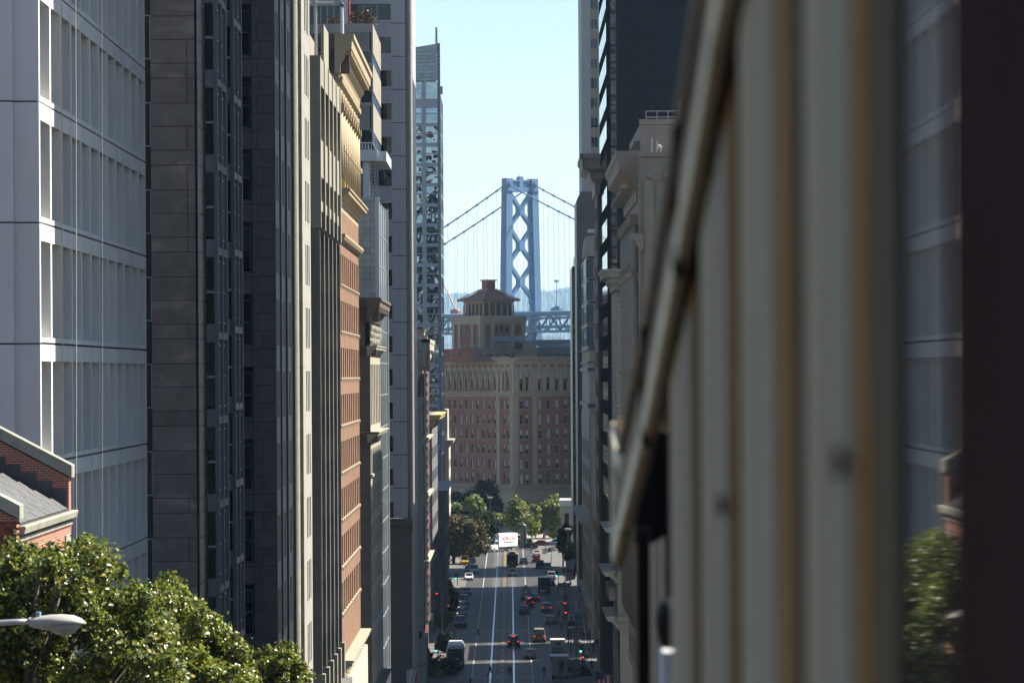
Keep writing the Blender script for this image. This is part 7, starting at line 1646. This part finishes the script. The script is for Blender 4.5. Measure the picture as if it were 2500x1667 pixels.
for i, z_ in enumerate((z0+.1, z0+.22)): wobj('sign_text_line', wbox(MB(), x0+.1, x1-.1, 504.985, 504.995, z_, z_+.06), mat('grey_print', (.25, .25, .25), .6, 0), t_)
plate('shop_sign', 'black projecting shop sign on the right pavement', 'sign', 1443, 1468, 1562, 1573, 520, mat('sign_black', (.02, .018, .018), .5, .1), pole_px=1469)
plate('shop_sign', 'red projecting sign reading Copy Center on the left', 'sign', 1023.5, 1042, 1466.5, 1478, 590, mat('sign_red2', (.34, .02, .03), .5, .05), 'Copy\nCenter', .36, pole_px=1022)
plate('parking_sign', 'small white sign with an arrow mark on the right pavement', 'sign', 1427, 1435, 1518, 1534, 545, M_frwhite, 'P', .5, mat('blue_lettering', (.10, .12, .25), .6, 0), pole_px=1434)
plate('yellow_banner', 'dull yellow banner hanging at the bottom beside the dark kerb tree', 'banner', 1053, 1074, 1632, 1666, 498, mat('dull_yellow', (.20, .15, .03), .7, .1), pole_px=1051)
plate('blue_poster', 'framed poster panel with a pale figure on the left pavement', 'sign', 1056, 1070, 1462, 1492, 640, mat('poster_grey', (.16, .19, .19), .6, .1), pole_px=1057)
def banners(label, pa, pb, pya, pyb, Y, polepx):
    for (a, b, m_, kind) in ((pa[0], pa[1], mat('portrait_ground', (.42, .42, .42), .7, .05), 'portrait'), (pb[0], pb[1], mat('banner_blue', (.10, .28, .40), .7, .08), 'blue')):
        t, x0, x1, z0, z1, xp = plate('street_banner', label % ('portrait banner with a dark figure' if kind == 'portrait' else 'pale blue banner'), 'banner', a, b, pya, pyb, Y, m_, pole_px=polepx+(0 if kind == 'portrait' else .9), thick=.02, group='lamp post banners')
        fr = Fr(0, Y, 0, 0); w_, h_ = x1-x0, z1-z0; cx_ = (x0+x1)/2
        if kind == 'portrait':
            md = mat('figure_dark', (.025, .022, .022), .8, .05); ms = mat('figure_skin', (.30, .19, .14), .8, .05)
            fobj('printed_torso', MB().prism([(x0+.03, z0+h_*.17), (x1-.03, z0+h_*.17), (x1-.03, z0+h_*.45), (cx_+w_*.18, z0+h_*.58), (cx_-w_*.18, z0+h_*.58), (x0+.03, z0+h_*.45)], .003, .006), md, t, fr)
            fobj('printed_face', MB().prism([(cx_+w_*.17*math.cos(q), z0+h_*.68+h_*.12*math.sin(q)) for q in np.linspace(0, 5.9, 14)], .006, .009), ms, t, fr)
            fobj('printed_hair', MB().prism([(cx_+w_*.24*math.cos(q), z0+h_*.73+h_*.13*math.sin(q)) for q in np.linspace(0, math.pi, 10)], .009, .012), md, t, fr)
            fobj('caption_strip', MB().box(x0+.03, x1-.03, .003, .006, z0+.03, z0+h_*.13), M_wl, t, fr)
        else:
            for k, hh in enumerate((.62, .52, .42)): fobj('caption_line', MB().box(x0+.08, x0+w_*(.4+.15*(k % 2)), .003, .006, z0+h_*hh, z0+h_*hh+.07), M_wl, t, fr)
            fobj('caption_strip', MB().box(x0, x1, .003, .006, z0+h_*.06, z0+h_*.2), mat('caption_pink', (.45, .28, .26), .7, 0), t, fr)
        fobj('banner_rod', MB().box(x0-.05, x1+.05, .0, .05, z1+.02, z1+.09), mat('banner_blue', (.10, .28, .40), .7, .08), t, fr)
banners('%s on the upper lamp post by the right kerb', (1380, 1396.5), (1402, 1416), 1500, 1535, 552, 1399)
banners('%s on the lower lamp post at the bottom right', (1369, 1386), (1391.5, 1408), 1609, 1648, 500, 1388.6)
def wall_flag(label, px0, px1, py0, py1, Y, m, tilt=.3, bear=False, red=False):
    x0, x1, z1, z0 = XA(px0, Y, py0), XA(px1, Y, py0), ZA(py0, Y, px0), ZA(py1, Y, px0)
    t = thing('wall_flag', label, 'flag', (x1+.4, Y, z1), 'flags on wall poles')
    wobj('cloth', flag_mesh(x0, Y, z1, x1-x0, z1-z0, 1, wave=.1, tilt=-tilt), m, t)
    wobj('pole', MB().cyl((x0-.25, Y, z1-.05), (x1+1.6, Y, z1+tilt*1.9), .05, n=6), M_dkmetal, t)
    if bear:
        cx_, cz_ = (x0+x1)/2-.1, (z0+z1)/2+.1
        fobj('bear_mark', MB().prism([(cx_-.5, cz_-.45), (cx_-.35, cz_-.45), (cx_-.3, cz_-.15), (cx_+.2, cz_-.15), (cx_+.25, cz_-.45), (cx_+.4, cz_-.45), (cx_+.42, cz_+.05), (cx_+.2, cz_+.25), (cx_-.2, cz_+.22), (cx_-.4, cz_+.38), (cx_-.62, cz_+.2), (cx_-.5, cz_+.05)], .22, .235), mat('bear_brown', (.05, .035, .025), .8, .1), t, Fr(0, Y, 0, 0))
    if red: wobj('red_stripe', flag_mesh(x1-.32, Y-.03, z1+tilt*.7, .36, (z1-z0)*.9, 1, wave=.05), mat('flag_red', (.40, .03, .04), .8, .05), t)
M_fw = mat('flag_white', (.55, .54, .56), .8, .05)
wall_flag('white flag with a dark bear and red edge', 1376, 1399, 1370, 1420, 650, M_fw, .4, True, True)
wall_flag('striped flag leaning from the dark wall', 1418, 1432, 1384, 1413, 640, M_usflag, .5)
wall_flag('white and red flag above the upper portrait banner', 1397, 1408, 1464, 1495, 590, M_fw, .5, False, True)
wall_flag('white and red flag hanging behind the blue banner', 1414, 1426, 1500, 1542, 556, M_fw, .3, False, True)
wall_flag('striped flag at the bottom edge on the right', 1446, 1484, 1640, 1680, 470, M_usflag, -.5)
wall_flag('white flag with red edge at the bottom left', 984, 1010, 1632, 1676, 450, M_fw, .5, False, True)

# ================================================================== kerbside shelters, awnings, kiosks, barriers
def awning(label, px0, px1, py, Y, d=1.6, h=.6, m=None):
    x0, x1, z = XA(px0, Y, py), XA(px1, Y, py), ZA(py, Y, px0); t = thing('shop_awning', label, 'awning', (x0, Y, z-.5), 'pale awnings')
    wobj('canopy', wbox(MB(), x0, x1, Y, Y+4, z-h, z), m or M_frwhite, t); wobj('valance', wbox(MB(), x0, x1+.05, Y-.05, Y-.01, z-h-.25, z-h+.1), m or M_frwhite, t)
    wobj('stay', MB().cyl((x0-.3, Y+2, z+1.2), (x1-.2, Y+2, z), .03, n=5), M_dkmetal, t)
awning('upper left white awning above the sunlit tree', 1010, 1030, 1494, 560); awning('white awning right beside the sunlit tree', 1030, 1050, 1498, 566); awning('small white awning over the left shop', 1000, 1013, 1516, 540); awning('lower pale awning over the left shop door', 996, 1019, 1522, 530)
for (px, py, lb) in ((1273, 1283, 'green domed kiosk column behind the moving truck'), (1207, 1266, 'green domed kiosk column among the dark trees')):
    Y = 878.0; x = XA(px, Y, py); zt = ZA(py-6, Y, px); t = thing('kiosk_column', lb, 'kiosk', (x, Y, 2.1), 'domed kiosks'); M_k = mat('kiosk_green', (.03, .07, .055), .5, .1)
    wobj('drum', MB().cyl((x, Y, 2.1), (x, Y, zt-1.0), .75, n=16), mat('kiosk_panel', (.20, .16, .11), .6, .1), t); wobj('frame', MB().cyl((x+.45, Y-.45, 2.1), (x+.45, Y-.45, zt-1.0), .42, n=10), M_k, t)
    wobj('eave', MB().cyl((x, Y, zt-1.0), (x, Y, zt-.75), .98, n=16), M_k, t); wobj('dome', MB().loft([[(x+r*math.cos(q), Y+r*math.sin(q), zt+h) for q in np.linspace(0, 5.9, 16)] for r, h in ((.85, -.75), (.8, -.5), (.6, -.25), (.3, -.1), (.08, .15))]), M_k, t, True)
for i, px in enumerate((1318, 1324, 1330, 1337, 1343, 1349)):
    Y = 838.0+i*3; x = XA(px, Y, 1340); t = thing('road_barrier', ('nearest', 'second', 'third', 'fourth', 'fifth', 'farthest')[i]+' orange and white road barrier by the far right kerb', 'barrier', (x, Y, 2.04), 'orange road barriers')
    for k in range(3): wobj('board', wbox(MB(), x-.45, x+.45, Y, Y+.06, 2.3+k*.38, 2.55+k*.38), M_or2 if (i+k) % 2 else M_frwhite, t) if 'M_or2' in globals() else None
    M_or2 = mat('barrier_orange', (.55, .10, .03), .6, .1)
    for sx in (-.4, .4): wobj('leg', wbox(MB(), x+sx-.04, x+sx+.04, Y-.02, Y+.1, 2.04, 3.4), M_dkmetal, t)
def lamp_globe(label, px, py, Y):
    x, z = XA(px, Y, py), ZA(py, Y, px); t = thing('globe_lamp', label, 'street lamp', (x, Y, 2.14), 'globe lamps'); wobj('post', MB().cyl((x, Y, 2.14), (x, Y, z-.1), .12, .08, 8), M_dkmetal, t)
    for sx in (-.42, 0, .42): c = (x+sx, Y, z+.15); wobj('globe', MB().loft([[(c[0]+.26*math.sin(p)*math.cos(q), c[1]+.26*math.sin(p)*math.sin(q), c[2]-.26*math.cos(p)) for q in np.linspace(0, 5.5, 10)] for p in np.linspace(.1, 3.04, 7)]), mat('globe_glass', (.30, .28, .25), .3, .05), t, True)
    wobj('crossbar', wbox(MB(), x-.45, x+.45, Y-.04, Y+.04, z-.2, z-.1), M_dkmetal, t)
lamp_globe('three globe lamp before the black mirror glass front', 1382, 1295, 740); lamp_globe('three globe lamp before the shaded plaza tree', 1193, 1215, 930)

# ================================================================== the cable car beside the camera
def near_cable_car():
    XW = .16; yw = lambda px, X=XW: F*X/(px-VX)
    t = thing('cable_car', 'blurred cable car side with weathered cream and brown window posts', 'cable car', (XW, 3.5, CZ-3.0))
    M_cr = mat('peeling_cream_paint', (.56, .475, .335), .8, .12, 6, .2, 60, streak=.25, spec=.1, dirt=((.38, .31, .205), 5, .18, .56))
    M_gy = mat('grey_cream_paint', (.50, .44, .345), .8, .1, 7, .2, 60, streak=.2, spec=.1, dirt=((.35, .30, .225), 6, .15, .58))
    M_wd = mat('varnished_wood', (.33, .175, .055), .7, .28, 9, .15, 40, streak=.15, spec=.1); M_wdd = mat('dark_shaded_wood', (.095, .064, .034), .7, .25, 9, .15, 40, streak=.15, spec=.1)
    M_mar = mat('maroon_post', (.06, .032, .032), .9, .15, 5, spec=.02); M_tp = mat('taupe_paint', (.38, .30, .22), .8, .2, 8, .3, 50, spec=.1, dirt=((.15, .13, .115), 9, 1, .56))
    M_hl = mat('worn_cream_highlight', (1.15, 1.02, .75), .8, .12, 8, .2, 50, spec=.1, dirt=((.32, .31, .26), 10, 1, .6)); M_bk = mat('black_iron', (.012, .012, .012), .8, .1, spec=.1)  # cream moulding extra bright: its highlight is put into the colour
    z0, z1 = CZ-2.2, CZ+.62
    # sloping fascia of the roof, following the hill and curling in at its end
    pts = [(2010, -1400), (1790, -560), (1701, 0), (1640, 380), (1577, 755), (1535, 960), (1505, 1110), (1496, 1190), (1501, 1262), (1519, 1318)]
    XR = .149; path = []
    for px, py in pts: Y = F*XR/(px-VX); path.append(Vector((0, Y, ZA(py, Y, px))))
    fine = []                                          # smoothed
    for i in range(len(path)-1):
        p0, p1, p2, p3 = path[max(0, i-1)], path[i], path[i+1], path[min(len(path)-1, i+2)]
        for k in range(6):
            s = k/6; fine.append(.5*((2*p1)+(p2-p0)*s+(2*p0-5*p1+4*p2-p3)*s*s+(-p0+3*p1-3*p2+p3)*s**3))
    fine.append(path[-1])
    def ztop(Y):
        for u, v in zip(fine[:34], fine[1:34]):
            if u.y <= Y <= v.y: return u.z+(v.z-u.z)*(Y-u.y)/(v.y-u.y)-.06
        return fine[0].z-.06 if Y < fine[0].y else fine[33].z-.06
    def post(pa, pb, m, dx=0.0, nm='post', zz=None, th=.05):
        ya, yb = sorted((yw(pa, XW+dx), yw(pb, XW+dx))); ya += .002; yb -= .002
        ta, tb = min(z1, ztop(ya)), min(z1, ztop(yb)); mb = MB()
        mb.loft([[(x, ya, z0), (x, yb, z0), (x, yb, tb), (x, ya, ta)] for x in (XW+dx, XW+dx+th)]); wobj(nm, mb, m, t)
    post(2312, 3400, M_mar, -.012, 'near_post', th=.09)
    # nearest window: frame and pane turned by a hair, as loose sashes are
    ya, yb = yw(2360, XW+.01), yw(2150, XW+.01); pn = MB(); dl = -.0021*(yb-ya)
    pn.add([(XW+.010, ya, z0+.4), (XW+.010+dl, yb, z0+.4), (XW+.010+dl, yb, z1), (XW+.010, ya, z1)], [(0, 1, 2, 3)])
    wobj('pane', pn, mat('window_pane', (.07, .07, .066), .02, 0, spec=.35), t)
    M_ol = mat('olive_brown_wood', (.15, .12, .075), .7, .25, 9, .15, 40, streak=.15, spec=.1); post(2186, 2126, M_ol, .006, 'window_stile'); post(2125, 2072, M_wd, .003, 'window_stile')
    spans = [(2069, 1964), (1887, 1807), (1771, 1710), (1682, 1636)]; woods = [(1961, 1890), (1805, 1774), (1708, 1686)]
    for (a, b) in spans:
        d = a-b; post(a, a-d*.48, M_gy, .0015); post(a-d*.5, b, M_cr, 0.0)
    for (a, b) in woods:
        d = a-b; post(a-1, a-d*.34, M_wdd, .006, 'window_stile'); post(a-d*.35, b+1, M_wd, .003, 'window_stile')  # dark part of each stile: recess shade put into the wood colour
    iw = MB(); ya_, yb_ = yw(2400), yw(1640); iw.loft([[(x, ya_, z0), (x, yb_, z0), (x, yb_, min(z1, ztop(yb_))-.02), (x, ya_, min(z1, ztop(ya_))-.02)] for x in (XW+.08, XW+.1)]); wobj('inner_wall', iw, M_wdd, t)
    # knots and rot on the nearer posts
    for (px, py, w_, h) in ((2068, 1140, 6, 46), (1772, 1240, 4, 30)):
        Y = yw(px); z = ZA(py, Y, px); hy = w_*Y*Y/(F*XW); wobj('rot_patch', MB().loft([[(XW-.006+.004*s, Y+hy*math.cos(q)*(1-.3*s), z+h*Y/F*math.sin(q)*(1-.3*s)) for q in np.linspace(0, 5.7, 12)] for s in (1, 0)]), M_wdd, t)
    def sweep(nm, xa, xb, h0, h1, m, i0=0, i1=None):
        rr = []; F_ = fine[i0:i1]
        for i, c in enumerate(F_):
            d = (F_[min(i+1, len(F_)-1)]-F_[max(i-1, 0)]).normalized(); n = Vector((0, -d.z, d.y))
            s = 1-.25*max(0, (i+i0-36)/18)
            s *= .72; rr.append([(x, c.y+n.y*h*s, c.z+n.z*h*s) for x, h in ((xa, h0), (xa-.002, h0+(h1-h0)*.35), (xa+.001, h0+(h1-h0)*.75), (xa+.005, h1), (xb, h1), (xb, h0))])
        return wobj(nm, MB().loft(rr), m, t)
    cuts = [0, 16, 24, len(fine)]
    for a, b in zip(cuts, cuts[1:]):
        e = b+1 if b < len(fine) else b
        sweep('fascia_lip', XR-.002, XR+.010, -.032, 0, M_tp, a, e); sweep('fascia_groove', XR+.006, XR+.010, -.049, -.033, M_wdd, a, e)  # grooves coloured dark for the shadow gaps between the boards
        sweep('fascia_board', XR, XR+.010, -.128, -.050, M_tp, a, e); sweep('fascia_moulding', XR-.004, XR+.010, -.192, -.129, M_hl, a, e); sweep('fascia_lower_groove', XR+.004, XR+.010, -.206, -.193, M_wdd, a, e)
    sweep('roof_deck', XR+.0105, XW+.3, -.05, -.02, M_tp, 0, 32)
    for i in cuts[1:-1]:                               # dark butt joints between the fascia lengths
        c = fine[i]; wobj('fascia_joint', wbox(MB(), XR-.006, XR+.01, c.y-.012, c.y+.012, c.z-.152, c.z-.02), M_wdd, t)
    # open front end: black stanchions and a white lamp box
    Yf = 5.9
    for (pa, pb, y0, y1) in ((1549, 1581, 1290, 2200), (1618, 1640, 880, 1610)):
        x0, x1 = XA(pa, Yf, 1500), XA(pb, Yf, 1500); wobj('stanchion', MB().cyl(((x0+x1)/2, Yf, ZA(y1, Yf)), ((x0+x1)/2, Yf, ZA(y0, Yf)), (x1-x0)/2, n=12), M_bk, t)
    m_ = MB(); m_.prism([(XA(1582, Yf), ZA(960, Yf)), (XA(1640, Yf), ZA(720, Yf)), (XA(1640, Yf), ZA(1300, Yf)), (XA(1590, Yf), ZA(1330, Yf)), (XA(1548, Yf), ZA(1330, Yf))], -.05, .0); fobj('end_black_panel', m_, M_bk, t, Fr(0, Yf+.02, 0, 0))  # black sheet filling the triangle under the fascia end
    m_ = MB(); cxl, czl = XA(1634, Yf-.1), ZA(1530, Yf-.1); m_.loft([[(cxl+.022*s*math.cos(q), y, czl+.045*s*math.sin(q)) for q in np.linspace(0, 5.9, 14)] for y, s in ((Yf-.16, .75), (Yf-.1, 1), (Yf, .9))]); wobj('end_lamp', m_, M_bk, t, True)
    wobj('lamp_box', wbox(MB(), XA(1612, Yf-.2), XA(1650, Yf-.2), Yf-.25, Yf-.1, ZA(2100, Yf-.2), ZA(1588, Yf-.2)), mat('white_enamel', (.62, .62, .62), .5, .05), t)
    # rest of the car out of sight: floor, far side, roof, under-frame
    wobj('roof', wbox(MB(), XW+.32, 2.6, .9, 3.0, CZ+.62, CZ+.75), M_tp, t); wobj('far_wall', wbox(MB(), 2.4, 2.45, .9, 5.9, CZ-2.2, CZ+.6), M_cr, t)
    wobj('floor', wbox(MB(), XW, 2.45, .9, 5.9, CZ-2.35, CZ-2.2), M_wdd, t); wobj('under_frame', wbox(MB(), XW+.3, 2.1, 1.2, 5.6, GZ(3.4)+.3, CZ-2.36), M_bk, t)
near_cable_car()

# ================================================================== haze over the bay
hz = wbox(MB(), -9500, 9500, -300, 17200, -1.5, 470)
hm = bpy.data.materials.new('haze_air'); hm.use_nodes = True; n_ = hm.node_tree.nodes; n_.remove(n_['Principled BSDF'])
pv = n_.new('ShaderNodeVolumePrincipled'); pv.inputs['Color'].default_value = (.45, .72, 1.0, 1); pv.inputs['Density'].default_value = .000045; pv.inputs['Anisotropy'].default_value = .2
hm.node_tree.links.new(pv.outputs[0], n_['Material Output'].inputs['Volume'])
tag(wobj('haze', hz, hm), 'thin blue haze over the street and bay', kind='stuff')
